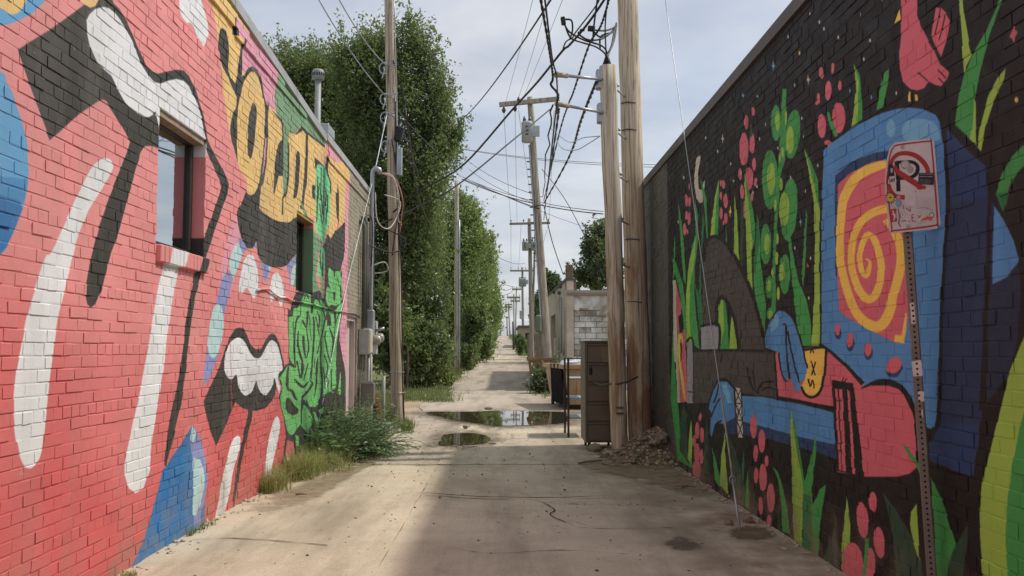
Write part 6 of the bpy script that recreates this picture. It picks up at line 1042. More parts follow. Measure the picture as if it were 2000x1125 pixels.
# ------------------------------------------------------------------ rubble by the poles
M_RUB = paint('rubble_dirt', (.155, .116, .078), .98, .4, 7, .9, 30, spec=.05, dirt=(.22, .18, .12))
V = []; nx_, ny_ = 30, 56
def hp(x, y):
    h = .36 * math.exp(-((x - 2.12) / .36) ** 2 - ((y - 11.95) / .62) ** 2) + .10 * math.exp(-((x - 1.65) / .35) ** 2 - ((y - 11.75) / .75) ** 2)
    k = min(1, h / .08); return h + k * (.028 * math.sin(17 * x + 5 * y) + .022 * math.sin(23 * y - 9 * x) + .015 * math.sin(41 * x + 37 * y)) - .022
for b in range(ny_ + 1):
    for a in range(nx_ + 1):
        x = 1.0 + (XR - .004 - 1.0) * a / nx_; y = 10.4 + 3.1 * b / ny_; h = hp(x, y); V.append((x, y, h + (random.uniform(-.016, .016) if h > .0 else 0)))
m = MB(); m.add(V, [(b * (nx_ + 1) + a, b * (nx_ + 1) + a + 1, (b + 1) * (nx_ + 1) + a + 1, (b + 1) * (nx_ + 1) + a) for b in range(ny_) for a in range(nx_)]); o = m.build('dirt_pile', M_RUB, None, 'low pile of dirt and rubble heaped round the feet of the two poles', 'dirt pile', kind='stuff')
def gstuff(name, pts, mat, label, lo, hi, cat='gravel'):
    m = MB()
    for (x, y, z) in pts: r = random.uniform(lo, hi); m.ball((x, y, z + r * .3), (r, r * random.uniform(.7, 1.2), r * .6), 5, 4, .25)
    return m.build(name, mat, None, label, cat, kind='stuff')
M_CHIP = paint('pale_chips', (.42, .36, .27), .95, .3, 20, .3, 60)
gstuff('rubble_chips', [(random.gauss(1.8, .22), random.gauss(11.7, .45), .0) for _ in range(160)], M_RUB, 'loose crumbs of dirt around the rubble pile', .008, .03)
gstuff('rubble_chips', [(x, y, hp(x, y)) for x, y in [(random.uniform(1.35, 2.12), random.uniform(10.9, 12.9)) for _ in range(330)] if hp(x, y) > .0], M_CHIP, 'pale stone chips on the rubble pile', .01, .03)
gstuff('rubble_stones', [(x, y, hp(x, y)) for x, y in [(random.uniform(1.4, 2.1), random.uniform(11.0, 12.6)) for _ in range(110)] if hp(x, y) > .01], M_ROCK, 'fist sized broken stones in the rubble pile', .02, .055)
for px, py, Y, r, lab in ((1291, 838, 11.55, (.095, .09, .085), 'largest rounded stone on top of the rubble pile'), (1279, 862, 11.45, (.09, .07, .04), 'flat stone on the middle of the rubble pile'), (1268, 902, 11.0, (.07, .05, .03), 'flat stone at the front foot of the rubble pile'), (1240, 885, 11.3, (.05, .05, .03), 'small pale stone in front of the tall pole')):
    p = onY(px, py, Y); rock(p.x, p.y, max(hp(p.x, p.y) - .01, .01), r, lab)
for px, py, r, lab in ((1375, 962, (.035, .025, .02), 'small dark stone on the concrete beside the guy wire'), (1428, 976, (.03, .03, .025), 'small stone by the foot of the guy wire'), (1470, 1001, (.045, .04, .04), 'rounded stone against the black wall beside the dirt hole'), (909, 838, (.05, .04, .035), 'brown stone between the two puddles'), (962, 869, (.07, .035, .015), 'flat pale chip in front of the small puddle'), (443, 994, (.035, .03, .025), 'stone at the foot of the black stem on the pink wall'), (1425, 1030, (.04, .03, .03), 'stone at the left rim of the dirt hole'), (1462, 1024, (.05, .035, .03), 'grey stone at the back rim of the dirt hole'), (954, 800, (.11, .06, .03), 'dark clod beyond the large puddle')):
    p = onZ(px, py); rock(p.x, p.y, .012, r, lab)
def stick(p0, p1, r, label): 
    A, B = onZ(*p0, .025), onZ(*p1, .025); m = MB(); m.tube([A, A.lerp(B, .4) + Vector((0, .01, .008)), B], [r, r * .9, r * .5], 6); thing('stick', m, paint('dry_stick', (.24, .18, .12), .9) if 'dry_stick' not in bpy.data.materials else bpy.data.materials['dry_stick'], label, 'stick')
stick((1320, 948), (1358, 951), .012, 'short broken stick on the concrete right of the rubble'); stick((1330, 953), (1350, 949), .008, 'thin splinter lying across the short stick'); stick((578, 966), (600, 965), .012, 'pale stick on the concrete by the dry grass'); stick((1130, 905), (1175, 899), .015, 'dark twig beside the filing cabinet foot'); stick((1175, 905), (1200, 912), .012, 'dark twig in front of the shorter pale pole')
gp = [(random.uniform(-2.3, 2.0), random.uniform(5.2, 17), .012) for _ in range(260)]; gstuff('loose_grit', gp, M_CHIP, 'loose pale grit scattered over the concrete', .004, .013)
gp = [(random.uniform(-2.3, 2.0), random.uniform(5.2, 17), .012) for _ in range(160)]; gstuff('loose_grit', gp, M_RUB, 'dark crumbs scattered over the concrete', .004, .016)
gp = [(XL + abs(random.gauss(.05, .05)) + .01, random.uniform(5, 12.5), .01) for _ in range(150)] + [(XR - abs(random.gauss(.04, .04)) - .01, random.uniform(5, 11.5), .01) for _ in range(150)]; gstuff('wall_foot_grit', gp, M_CHIP, 'grit and flakes gathered at the foot of both walls', .006, .022)
# ------------------------------------------------------------------ white block building
YB0, XB = 31.5, onY(1107, 640, 31.5).x
M_PLAS = paint('cream_plaster', (.60, .54, .44), .9, .12, 1.5, .3, 20, dirt=(.28, .23, .17), dirt_amt=.6); M_PEEL = paint('peeling_white_block', (.74, .76, .74), .9, .1, 2, .5, 30, dirt=(.28, .24, .18), dirt_amt=.95); M_BLKD = paint('bare_block', (.30, .265, .21), .95, .3, 3, .5, 30, dirt=(.66, .67, .64), dirt_amt=.9); M_MORT = paint('dirty_mortar', (.19, .155, .11), .95, .3, 5, .4, 40)
BB = empty('block_building', (XB, YB0, 0), 'small white block building with peeling paint, gutter and brown chimney', 'building')
zg = onY(1140, 577, YB0).z; zc = onY(1107, 548, YB0).z; YB1 = 48.; zc1 = onX(1068, 580, XB).z
m = MB(); dy0, dy1 = onX(1085, 650, XB).y, onX(1076, 650, XB).y; dzt = onX(1085, 612, XB).z
for a, b, z0, z1a, z1b in ((YB0, dy0, -.2, zc, zc + (zc1 - zc) * (dy0 - YB0) / (YB1 - YB0)), (dy0, dy1, dzt, zc + (zc1 - zc) * (dy0 - YB0) / (YB1 - YB0), zc + (zc1 - zc) * (dy1 - YB0) / (YB1 - YB0)), (dy1, YB1, -.2, zc + (zc1 - zc) * (dy1 - YB0) / (YB1 - YB0), zc1)):
    m.add([(XB, a, z0), (XB, b, z0), (XB, b, z1b), (XB, a, z1a), (XB + .25, a, z0), (XB + .25, b, z0), (XB + .25, b, z1b), (XB + .25, a, z1a)], [(3, 2, 1, 0), (4, 5, 6, 7), (3, 7, 6, 2), (0, 4, 7, 3), (1, 2, 6, 5), (0, 1, 5, 4)])
m.build('side_wall', M_PLAS, BB); m = MB(); m.box((XB + .2, dy0 - .01, -.1), (XB + .24, dy1 + .01, dzt)); m.build('door', paint('dusty_rose_door', (.30, .20, .16), .8, .15), BB)
m = MB(); m.add([(XB - .04, YB0 - .03, zc), (XB - .04, YB1, zc1), (XB + .3, YB1, zc1), (XB + .3, YB0 - .03, zc), (XB - .04, YB0 - .03, zc + .09), (XB - .04, YB1, zc1 + .09), (XB + .3, YB1, zc1 + .09), (XB + .3, YB0 - .03, zc + .09)], [(0, 1, 2, 3), (7, 6, 5, 4), (0, 4, 5, 1), (1, 5, 6, 2), (2, 6, 7, 3), (3, 7, 4, 0)]); m.build('coping', M_FASC, BB)
xw0 = onY(1121, 640, YB0 + .12).x; m = MB(); m.box((xw0, YB0 + .13, -.2), (XB + 7, YB0 + .4, zg)); m.build('block_wall', M_MORT, BB)
bh, bl = .2, .4; row = 0; z = .0
while z + bh <= zg + .02:
    x = xw0 + (0 if row % 2 else -.2)
    while x < xw0 + 2.2:
        a, b = max(x, xw0) + .008, x + bl - .008; pe = random.random(); h = MB(); h.box((a, YB0 + .085 + random.uniform(0, .008), z + .008), (b, YB0 + .14, min(z + bh, zg) - .008), None, .008); h.build('block', M_PEEL if (z > 1.9 and pe < .6) or pe < .3 else M_BLKD, BB); x += bl
    z += bh; row += 1
for (u0, u1, za, zb_) in ((0, .9, 2.85, zg), (.9, 1.5, 2.62, zg), (1.5, 2.3, 2.9, zg)):
    m = MB(); P = [(xw0 + u0, za)] + [(xw0 + u0 + (u1 - u0) * k / 8, za + random.uniform(-.12, .12)) for k in range(1, 8)] + [(xw0 + u1, za), (xw0 + u1, zb_ - .003), (xw0 + u0, zb_ - .003)]; m.prism([(x, YB0 + .078, z) for x, z in P], (0, .004, 0)); m.build('plaster', M_PEEL, BB)
m = MB(); m.box((XB + .25, YB0 + .25, -.2), (xw0, YB0 + .35, zg)); m.build('recess', M_DPIPE, BB)
ge = onY(1107, 567, YB0 - .15); g0 = ge.x; m = MB(); m.add([(x, YB0 + dy, zg + dz) for x in (g0, XB + 7) for dy, dz in ((.1, -.0), (-.06, -.0), (-.13, .09), (-.13, .18), (.1, .18))], [(4, 3, 2, 1, 0), (5, 6, 7, 8, 9)] + [(k, (k + 1) % 5, 5 + (k + 1) % 5, 5 + k) for k in range(5)]); m.build('gutter', paint('gutter_metal', (.34, .32, .28), .5, .1, 3, 0, 10, .2, .5), BB)
m = MB(); m.add([(XB + .25, YB0, zg + .19), (XB + 7, YB0, zg + .19), (XB + 7, YB1, zg + .95), (XB + .25, YB1, zg + .95)], [(0, 1, 2, 3)]); m.build('roof', paint('white_roof_membrane', (.66, .64, .62), .7, .06, 1), BB); m = MB(); m.add([(XB + .25, YB1, -.2), (XB + 7, YB1, -.2), (XB + 7, YB1, zg + .95), (XB + .25, YB1, zg + .95)], [(0, 1, 2, 3)]); m.add([(XB + 7, YB0, -.2), (XB + 7, YB1, -.2), (XB + 7, YB1, zg + .95), (XB + 7, YB0, zg + .19)], [(0, 1, 2, 3)]); m.build('rear_wall', M_PLAS, BB)
c0 = onY(1105, 543, YB0 + .3); c1 = onY(1118, 518, YB0 + .3); m = MB(); m.box((c0.x, YB0 + .05, zc - .3), (c1.x, YB0 + .45, c1.z), None, .01); m.box((c1.x - .02, YB0 + .1, zg + .2), (c1.x + .12, YB0 + .4, c0.z - .05)); m.build('chimney', paint('brown_brick_chimney', (.17, .13, .10), .9, .2, 8), BB)
for k, (px, pt, pb, r) in enumerate(((1099, 580, 690, .035), (1094, 575, 690, .03), (1090, 590, 660, .02), (1104, 600, 695, .03))):
    p = onX(px, pt, XB); q_ = onX(px, pb, XB); m = MB(); m.tube([(XB - .06, p.y, max(.05, q_.z)), (XB - .06, p.y, (p.z + q_.z) / 2), (XB - .06, p.y, p.z)], r, 8); m.build('conduit', M_PLAS if k else M_BOXG, BB)
p = onX(1092, 655, XB); m = MB(); m.box((XB - .2, p.y - .3, .5), (XB - .01, p.y + .35, onX(1092, 660, XB).z), None, .02); m.build('meter_box', M_PLAS, BB)
for px, py in ((1097, 560), (1095, 572), (1084, 571)): p = onX(px, py, XB); m = MB(); m.ball((XB - .05, p.y, p.z), .07, 8, 6, .2); m.build('cable_gland', M_DPIPE, BB)
p = onX(1087, 650, XB); m = MB(); m.add([(XB - .02, p.y - .4, .3), (XB - .02, p.y + .5, .3), (XB - .02, p.y - .1, onX(1087, 648, XB).z), (XB - .02, p.y - .4, onX(1088, 646, XB).z)], [(0, 3, 2, 1)]); m.add([(XB - .06, p.y - .4, .3), (XB - .06, p.y + .5, .3), (XB - .06, p.y - .1, onX(1087, 648, XB).z), (XB - .06, p.y - .4, onX(1088, 646, XB).z)], [(0, 1, 2, 3)]); thing('dark_board', m, M_BLACK, 'dark slanted board leaning on the side of the block building', 'board')
# ------------------------------------------------------------------ foliage
M_LEAF = leafmat('tree_leaves', [(0.093, 0.122, 0.054), (0.132, 0.170, 0.068), (0.176, 0.225, 0.088), (0.107, 0.137, 0.063)]); M_LEAF2 = leafmat('bright_leaves', [(0.157, 0.223, 0.079), (0.223, 0.304, 0.106), (0.289, 0.370, 0.132), (0.185, 0.251, 0.092)]); M_LEAFD = leafmat('dark_leaves', [(0.067, 0.091, 0.043), (0.093, 0.124, 0.054), (0.124, 0.161, 0.067), (0.077, 0.104, 0.052)], .35)
M_WEED = leafmat('weed_leaves', [(0.105, 0.175, 0.070), (0.154, 0.252, 0.084), (0.224, 0.336, 0.112), (0.126, 0.196, 0.098)], .3); M_DRYG = leafmat('dry_grass', [(.32, .36, .12), (.42, .44, .17), (.24, .32, .10), (.38, .36, .16)], .3, (.3, .28, .05)); M_GRASS = leafmat('grass_blades', [(.09, .13, .03), (.13, .17, .045), (.17, .19, .06), (.08, .11, .03)], .3)
M_BARK = wood('tree_bark', (.12, .095, .07), (.05, .04, .03))
def leafquads(C, size, up=.35, wr=.5):
    n = len(C); d = RNG.normal(size=(n, 3)); d[:, 2] -= .35; d /= np.linalg.norm(d, axis=1)[:, None]; s = RNG.normal(size=(n, 3)); s -= d * (s * d).sum(1)[:, None]; s /= np.linalg.norm(s, axis=1)[:, None]; nn = np.cross(d, s)
    Ls = (size * RNG.uniform(.6, 1.25, n))[:, None]; V = np.empty((n, 4, 3)); V[:, 0] = C - d * Ls * .5; V[:, 1] = C + s * Ls * wr * .5 + nn * Ls * .10; V[:, 2] = C + d * Ls * .5; V[:, 3] = C - s * Ls * wr * .5 + nn * Ls * .10
    return V.reshape(-1, 3), np.arange(n * 4).reshape(-1, 4)
def crown_pts(lobes, n, cl, shell=.55):
    lo = np.array(lobes); sub = []
    for l in lo:
        for _ in range(11):
            u = RNG.normal(size=3); u /= np.linalg.norm(u); q = RNG.uniform(.28, .52); sub.append((*(l[:3] + u * l[3:6] * RNG.uniform(.55, .88)), *(l[3:6] * q * np.array([1, 1, RNG.uniform(.8, 1.3)]))))
    lo = np.vstack([lo * np.array([1, 1, 1, .72, .72, .72]), np.array(sub)]); wts = lo[:, 3] * lo[:, 5]; wts /= wts.sum(); nc = max(20, n // 34); k = RNG.choice(len(lo), nc, p=wts); u = RNG.normal(size=(nc, 3)); u /= np.linalg.norm(u, axis=1)[:, None]
    r = RNG.uniform(shell ** 3, 1.05, nc) ** (1 / 3) * (1 + .06 * RNG.normal(size=nc)); cc = lo[k, :3] + u * lo[k, 3:6] * r[:, None]
    d = u * .55 + np.array([0, 0, .75]) + RNG.normal(size=(nc, 3)) * .32; d /= np.linalg.norm(d, axis=1)[:, None]   # leafy shoots reaching up and out
    hole = np.sin(1.9 * cc[:, 0] + .7 + .6 * cc[:, 2]) + np.sin(2.1 * cc[:, 1] - .9 * cc[:, 2]) + np.sin(1.6 * cc[:, 2] + 1.3 * cc[:, 0]); pw = np.where(hole > 1.15, .06, 1.) * RNG.lognormal(0, .55, nc); pw /= pw.sum()
    sl = cl * RNG.uniform(2.0, 4.6, nc) * np.where(RNG.uniform(size=nc) < .12, 1.6, 1.); j = RNG.choice(nc, n, p=pw); t = RNG.uniform(0, 1, n) ** 1.25
    w = cl * (.62 * (1 - t) + .13); P = cc[j] + d[j] * (sl[j] * (t - .25))[:, None] + RNG.normal(size=(n, 3)) * w[:, None]
    nf = n // 6; kf = RNG.choice(len(lo), nf, p=wts); uf = RNG.normal(size=(nf, 3)); uf /= np.linalg.norm(uf, axis=1)[:, None]; Pf = lo[kf, :3] + uf * lo[kf, 3:6] * (RNG.uniform(.15, .8, nf) ** .5)[:, None]
    return np.vstack([P, Pf])
def tree(label, Y, lob, n, size, mat, cat='tree', name='leafy_tree', group=None, trunk=True, tx=None, minz=None, cl=None):
    L3 = []
    for (px, py, rx, ry) in lob: c = onY(px, py, Y + random.uniform(-.6, .6)); k = Y / F; L3.append((c.x, c.y, c.z, rx * k, (rx * .55 + ry * .25) * k, ry * k))
    bx = np.mean([l[0] for l in L3]) if tx is None else tx; zb = gz(Y); e = empty(name, (bx, Y, zb), label, cat, group); P = crown_pts(L3, n, cl or min(size * 2.3, .12 * float(np.mean([l[3] + l[5] for l in L3])) + .03)); P = P[P[:, 2] > (zb + .02 if minz is None else minz)]
    if trunk:
        m = MB(); zc = sum(l[2] for l in L3) / len(L3); H = max(zc - zb, .5); r = .02 + .026 * H
        pts = [(bx + .04 * H * math.sin(t * 2.2), Y + .03 * H * math.cos(t * 3), zb - .2 + (H + .2) * t) for t in np.linspace(0, 1, 6)]; m.tube(pts, [r * (1 - .6 * t) for t in np.linspace(0, 1, 6)], 8); m.build('trunk', M_BARK, e)
        m = MB(); src = Vector(pts[3])
        for l in L3:
            c = Vector(l[:3]); mid = src.lerp(c, .5) + Vector((random.uniform(-.3, .3), random.uniform(-.3, .3), .05 * H)); m.tube([src, mid, c], [r * .5, r * .3, r * .1], 6)
            for _ in range(4): q = c + Vector((random.uniform(-1, 1) * l[3], random.uniform(-1, 1) * l[4], random.uniform(.1, .9) * l[5])); m.tube([c.lerp(src, .3), c.lerp(q, .5), q], [r * .18, r * .12, r * .04], 5)
        m.build('limb', M_BARK, e)
    V, Q = leafquads(P, size); o = fast('crown' if trunk else 'foliage', V, Q, mat, e); return e
G1 = 'trees along the left side of the alley'
tree('broad dark green tree rising behind the roof of the pink building', 36, [(590, 190, 70, 80), (553, 165, 42, 62), (640, 185, 60, 80), (640, 330, 90, 120), (580, 320, 70, 110), (690, 300, 50, 110)], 60000, .15, M_LEAF, group=G1, tx=-7.9)
tree('tallest dark green tree directly behind the brown utility pole', 34, [(745, 130, 52, 85), (800, 150, 58, 90), (700, 170, 45, 95), (845, 215, 36, 90), (760, 320, 95, 130), (862, 272, 36, 58), (872, 295, 22, 34), (700, 340, 50, 120), (828, 380, 48, 80), (765, 480, 95, 110), (730, 560, 60, 80)], 90000, .145, M_LEAF, group=G1, tx=-4.1)
tree('dense green tree just right of the tallest tree, over the shrubs', 39, [(815, 400, 42, 85), (828, 480, 28, 90), (800, 500, 55, 90), (828, 590, 34, 60), (780, 590, 60, 60)], 52000, .15, M_LEAF, group=G1, tx=-3.6)
tree('sunlit tree right behind the pale pole', 52, [(912, 425, 26, 42), (888, 440, 22, 46), (884, 520, 28, 70), (890, 600, 26, 60), (920, 480, 28, 60), (900, 520, 40, 75), (915, 590, 36, 60), (905, 660, 34, 40)], 46000, .18, M_LEAF2, group=G1)
tree('bright round tree with its edge against the sky, midway along the alley', 63, [(940, 490, 24, 44), (950, 540, 20, 48), (935, 590, 32, 55), (950, 610, 18, 45), (930, 650, 30, 40)], 28000, .2, M_LEAF2, group=G1)
tree('farther green tree leaning over the alley edge', 88, [(960, 545, 10, 40), (960, 600, 13, 45), (950, 635, 18, 35), (945, 660, 14, 20)], 16000, .24, M_LEAF2, group=G1)
tree('farthest tree on the left before the alley crest', 125, [(963, 590, 8, 40), (963, 628, 8, 28), (956, 640, 10, 20)], 9000, .3, M_LEAF, group=G1)
G2 = 'shrubs along the left side of the alley'
tree('small bright yellow green shrub catching the sun behind the brown pole', 30.8, [(797, 690, 15, 42), (795, 660, 9, 25)], 3500, .15, M_LEAF2, 'shrub', 'leafy_shrub', G2, cl=.16)
tree('dark shrub growing right beside the brown utility pole', 32.5, [(760, 670, 45, 55), (745, 620, 40, 50), (790, 715, 35, 42)], 15000, .19, M_LEAF, 'shrub', 'leafy_shrub', G2)
tree('big leafy shrub with a rounded sunlit front', 31.5, [(818, 660, 38, 52), (840, 700, 30, 46), (808, 720, 34, 36)], 17000, .19, M_LEAF, 'shrub', 'leafy_shrub', G2)
tree('low shrub at the edge of the alley by the pale pole', 34, [(862, 700, 20, 42), (856, 738, 24, 18), (870, 728, 12, 18)], 9000, .16, M_LEAF2, 'shrub', 'leafy_shrub', G2)
tree('low sprawling shrub at the foot of the pale pole', 49, [(905, 690, 26, 30), (925, 640, 22, 45), (900, 712, 18, 15), (918, 690, 14, 26), (912, 708, 10, 14)], 14000, .18, M_LEAF, 'shrub', 'leafy_shrub', G2)
tree('grassy shrub on the verge beyond the cross street', 60, [(932, 672, 24, 26), (948, 684, 15, 14), (925, 690, 18, 13), (940, 660, 18, 30)], 11000, .2, M_LEAF2, 'shrub', 'leafy_shrub', G2)
tree('small verge bush near the top of the far lane', 105, [(956, 668, 8, 10), (962, 660, 6, 9)], 3000, .2, M_LEAF2, 'shrub', 'leafy_shrub', G2)
for px, Y, lob, lab in ((1150, 60, [(1160, 480, 26, 36), (1175, 460, 22, 30), (1148, 530, 30, 40), (1180, 530, 34, 50), (1130, 545, 14, 20)], 'dark tree behind the white block building and its chimney'), (1080, 66, [(1080, 556, 12, 20), (1088, 575, 14, 18)], 'small tree poking up left of the chimney'), (1050, 78, [(1050, 590, 10, 24), (1056, 610, 12, 26), (1047, 625, 9, 18)], 'dark tree seen between the two grey poles')): tree(lab, Y, lob, 13000 if px == 1150 else 5000, .26, M_LEAFD, group='trees on the right')
for Y, lob, lab in ((76, [(1020, 676, 9, 12), (1015, 686, 7, 7)], 'green bush on the right edge of the far lane, nearest the grey fence'), (92, [(1009, 668, 6, 9), (1013, 662, 5, 8)], 'green bush on the right edge of the far lane, farther up'), (70, [(1031, 678, 7, 11), (1036, 664, 5, 11)], 'yellowish green bush in front of the fence')): tree(lab, Y, lob, 3000, .17, M_LEAF if Y != 70 else M_LEAF2, 'shrub', 'leafy_shrub', 'bushes on the right of the far lane')
tree('dark bush with trash beside it in front of the brown dumpster', 28.2, [(1062, 748, 18, 13), (1080, 742, 12, 20), (1046, 755, 11, 8)], 8000, .11, M_LEAFD, 'shrub', 'leafy_shrub', None, cl=.15)
p = onZ(1034, 748, .15); m = MB(); m.ball((p.x, p.y, .12), (.12, .1, .12), 9, 6, .25); m.ball((p.x - .05, p.y - .05, .25), (.09, .06, .07), 8, 5, .25); thing('paper_trash', m, bpy.data.materials['white_plastic'], 'crumpled white paper trash at the left of the dark bush', 'trash')
m = MB(); c = onZ(1072, 768); m.tube([c, c + Vector((-.05, .1, .35)), c + Vector((.02, .2, .6)), c + Vector((.1, .2, 1.0))], [.03, .028, .022, .012], 6); m.tube([c + Vector((-.05, .1, .35)), c + Vector((-.2, .1, .55))], [.02, .01], 6); thing('bare_branch', m, bpy.data.materials['dry_stick'], 'pale bare branch sticking up from the dark bush', 'branch')
# weeds: fronds with paired leaflets
def fronds(name, label, bases, nf, ln, leaf, mat, cat='weed', spread=(.6, 1.0), pairs=9):
    c = np.mean(np.array(bases), axis=0); e = empty(name, (c[0], c[1], 0), label, cat); C = []; D = []; stem = MB()
    for b in bases:
        for _ in range(nf):
            az = random.uniform(0, 2 * math.pi); el = random.uniform(.5, 1.35); L_ = ln * random.uniform(.55, 1.1); p = Vector(b) + Vector((random.gauss(0, .05), random.gauss(0, .05), 0)); d = Vector((math.cos(az) * math.cos(el), math.sin(az) * math.cos(el), math.sin(el))); pts = [p]
            for k in range(pairs):
                d = (d + Vector((0, 0, -.10 - .05 * random.random()))).normalized(); p = p + d * L_ / pairs
                if p.x < XL + .02: p.x = XL + .02
                pts.append(p)
                if k > 1:
                    sdir = d.cross(Vector((0, 0, 1))).normalized() if abs(d.z) < .99 else Vector((1, 0, 0))
                    for s in (-1, 1): q = (sdir * s + d * .45 + Vector((random.gauss(0, .15), random.gauss(0, .15), random.gauss(-.1, .15)))).normalized(); C.append(p); D.append(q)
            stem.tube(pts[::2], .004, 3, False)
    C = np.array(C); D = np.array(D); n = len(C); Ls = (leaf * RNG.uniform(.6, 1.2, n))[:, None]; W_ = np.cross(D, RNG.normal(size=(n, 3)) * .35 + np.array([0, 0, 1.])); W_ /= np.linalg.norm(W_, axis=1)[:, None] + 1e-9
    V = np.empty((n, 4, 3)); V[:, 0] = C; V[:, 1] = C + D * Ls * .45 + W_ * Ls * .18; V[:, 2] = C + D * Ls; V[:, 3] = C + D * Ls * .45 - W_ * Ls * .18; V = V.reshape(-1, 3); V[:, 0] = np.maximum(V[:, 0], XL + .012); V[:, 2] = np.maximum(V[:, 2], .01)
    fast('foliage', V, np.arange(n * 4).reshape(-1, 4), mat, e); stem.build('stems', M_WEED, e); return e
def blades(name, label, pts, h, wd, mat, cat='grass', per=30, lean=.5, kind=None, sp=.05):
    P = np.array(pts); n = len(P) * per; B = np.repeat(P, per, 0) + RNG.normal(size=(n, 3)) * np.array([sp, sp, 0]); az = RNG.uniform(0, 2 * np.pi, n); ln = np.abs(RNG.normal(0, lean, n)); H = h * RNG.uniform(.45, 1.15, n); D = np.stack([np.cos(az), np.sin(az), np.zeros(n)], 1); Wd = np.stack([-np.sin(az), np.cos(az), np.zeros(n)], 1) * (wd * RNG.uniform(.6, 1.2, n))[:, None]
    up = np.array([0, 0, 1.]); m1 = B + up * (H * .55)[:, None] + D * (H * ln * .25)[:, None]; t = B + up * (H * np.clip(1 - .25 * ln, .3, 1))[:, None] + D * (H * ln * .85)[:, None]
    V = np.empty((n, 6, 3)); V[:, 0] = B - Wd; V[:, 1] = B + Wd; V[:, 2] = m1 + Wd * .8; V[:, 3] = m1 - Wd * .8; V[:, 4] = t + Wd * .12; V[:, 5] = t - Wd * .12; V = V.reshape(-1, 3); V[:, 0] = np.where((V[:, 1] < 16) & (V[:, 0] < -1), np.maximum(V[:, 0], XL + .012), V[:, 0])
    q = np.array([[0, 1, 2, 3], [3, 2, 4, 5]]); Q = (q[None] + (np.arange(n) * 6)[:, None, None]).reshape(-1, 4); c = P.mean(0); o = fast(name, V, Q, mat, None, (c[0], c[1], P[:, 2].min())); return tag(o, label, cat, None, kind)
rb = lambda px0, px1, py0, py1, n: [tuple(onZ(random.uniform(px0, px1), random.uniform(py0, py1), 0)) for _ in range(n)]
B1 = [(XL + abs(random.gauss(.1, .14)) + .03, random.uniform(11.0, 13.6), 0) for _ in range(38)] + [(XL + random.uniform(.25, .72), random.uniform(11.3, 12.8), 0) for _ in range(20)]
fronds('leafy_weed', 'bushy dark green weed with fine leaflets against the pink building', B1, 12, .78, .075, M_WEED, 'weed', pairs=11)
fronds('leafy_weed', 'tall thin weed shoots climbing the foot of the green figure', [(XL + .08, y, 0) for y in (12.0, 12.3, 12.6, 12.8, 13.0, 13.2, 13.4, 13.6)], 9, 1.15, .085, M_WEED, 'weed', pairs=12)
blades('dry_grass', 'yellowish dry grass tuft between the pink wall and the dark weed', [(XL + abs(random.gauss(.02, .17)) + .02, random.uniform(9.8, 11.0), 0) for _ in range(36)], .33, .0032, M_DRYG, 'grass', 60, 1.0, sp=.08)
blades('dry_grass', 'small yellow grass tuft in front of the larger dry tuft', [(XL + abs(random.gauss(.02, .08)) + .02, random.uniform(8.95, 9.5), 0) for _ in range(18)], .24, .004, M_DRYG, 'grass', 40, .7)
blades('grass_tuft', 'green grass tuft growing round the foot of the brown pole', rb(752, 805, 826, 846, 26), .22, .005, M_GRASS, 'grass', 30, .7)
blades('grass_tuft', 'tall green grass clump between the building corner and brown pole', rb(738, 768, 805, 832, 26), .45, .006, M_GRASS, 'grass', 36, .6)
blades('grass_tuft', 'tiny weed tuft at the foot of the blue paint on the pink wall', [(XL + .03 + random.uniform(0, .05), y, 0) for y in np.linspace(6.9, 7.3, 7)], .07, .004, M_GRASS, 'grass', 16, .9, sp=.02)
blades('grass_tuft', 'mossy tuft at the near bottom of the pink wall', [(XL + .03 + random.uniform(0, .09), random.uniform(5.45, 5.75), 0) for _ in range(16)], .05, .004, M_DRYG, 'grass', 26, 1, sp=.02)
gv = rb(730, 880, 752, 786, 150); blades('grass_strip', 'patchy green grass strip in front of the shrubs on the left', gv, .2, .009, M_GRASS, 'grass', 34, .7, 'stuff', .18)
gv = [(random.uniform(-4.2, -2.1), y, gz(y)) for y in np.random.default_rng(3).uniform(31, 58, 200)]; blades('grass_verge', 'rough grass verge along the left edge of the alley', gv, .32, .014, M_GRASS, 'grass', 26, .7, 'stuff', .2)
gv = [(random.choice((-1, 1)) * random.uniform(1.9, 4.2), y, gz(y)) for y in np.random.default_rng(4).uniform(73, 215, 420)]; blades('lane_verge_grass', 'tall grass on both sides of the far lane', gv, .45, .02, M_GRASS, 'grass', 26, .7, 'stuff', .35)
gv = [(random.uniform(1.0, 2.6), random.uniform(26, 31), 0) for _ in range(24)]; blades('grass_tuft', 'thin dark grass around the bush by the brown dumpster', gv, .2, .008, M_GRASS, 'grass', 14, .8)
M_LITTER = leafmat('leaf_litter', [(.14, .095, .05), (.20, .15, .08), (.10, .075, .04), (.24, .19, .11)], .1)
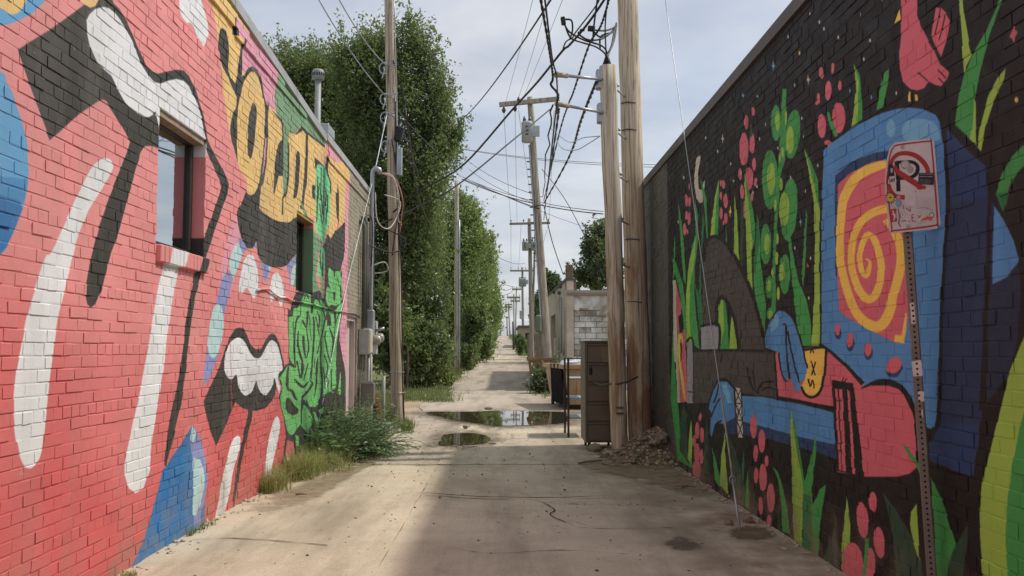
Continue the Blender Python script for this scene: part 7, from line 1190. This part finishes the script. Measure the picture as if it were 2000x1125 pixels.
P_ = np.array([(random.gauss(-1.9, .55), random.uniform(28.5, 36), .03) for _ in range(1500)] + [(random.gauss(-2.1, .4), random.uniform(36, 46), gz(40) + .04) for _ in range(900)]); V, Q = leafquads(P_, .09, wr=.6); V[:, 2] = P_.repeat(4, 0)[:, 2] + (V[:, 2] - P_.repeat(4, 0)[:, 2]) * .2 + np.array([gz(y) for y in P_[:, 1]]).repeat(4) * 0; o = fast('leaf_litter', V, Q, M_LITTER); tag(o, 'brown leaf litter along the left edge of the alley', 'leaf litter', None, 'stuff')
P_ = np.array([(random.gauss(1.5, .35), random.uniform(10.8, 12.2), .025) for _ in range(90)] + [(random.uniform(-2.2, 2.0), random.uniform(5.3, 16), .025) for _ in range(110)]); V, Q = leafquads(P_, .035, wr=.6); V[:, 2] = .02 + np.abs(V[:, 2] - .02) * .35; o = fast('leaf_litter', V, Q, M_LITTER); tag(o, 'dead leaves and bits lying on the near concrete', 'leaf litter', None, 'stuff')
# ------------------------------------------------------------------ fence and low building beyond the block building
M_FENCE = paint('grey_fence_board', (.21, .185, .15), .9, .25, 3, .2, 30); p0, p1 = onY(1030, 690, 62), onY(1066, 690, 62); e = empty('wooden_fence', ((p0.x + p1.x) / 2, 62, gz(62)), 'grey weathered board fence between the far poles', 'fence'); k = 0; x = p0.x; zt = onY(1045, 652, 62).z
while x < p1.x: m = MB(); m.box((x + .008, 62, gz(62) - .1), (x + .17, 62.03, zt + random.uniform(-.03, .03))); m.build('board', M_FENCE, e); x += .18
m = MB(); m.box((p0.x, 62.03, zt - .35), (p1.x, 62.07, zt - .25)); m.box((p0.x, 62.03, gz(62) + .3), (p1.x, 62.07, gz(62) + .4)); m.build('rail', M_FENCE, e)
a, b = onY(1014, 640, 98), onY(1066, 640, 98); e = empty('low_building', (3, 98, gz(98)), 'low tan flat roofed building far off on the right of the lane', 'building'); m = MB(); m.box((a.x, 98, gz(98) - .5), (a.x + 14, 112, a.z)); m.build('wall', paint('tan_stucco', (.36, .31, .22), .9, .1, 1), e); m = MB(); m.box((a.x - .15, 97.85, a.z), (a.x + 14.2, 112.2, a.z + .25)); m.build('roof', M_FASC, e)
for k in range(2): m = MB(); m.box((a.x + .7 + k * 1.5, 97.96, a.z - 1.5), (a.x + 1.5 + k * 1.5, 98.0, a.z - .6)); m.build('window', M_DARKG, e)
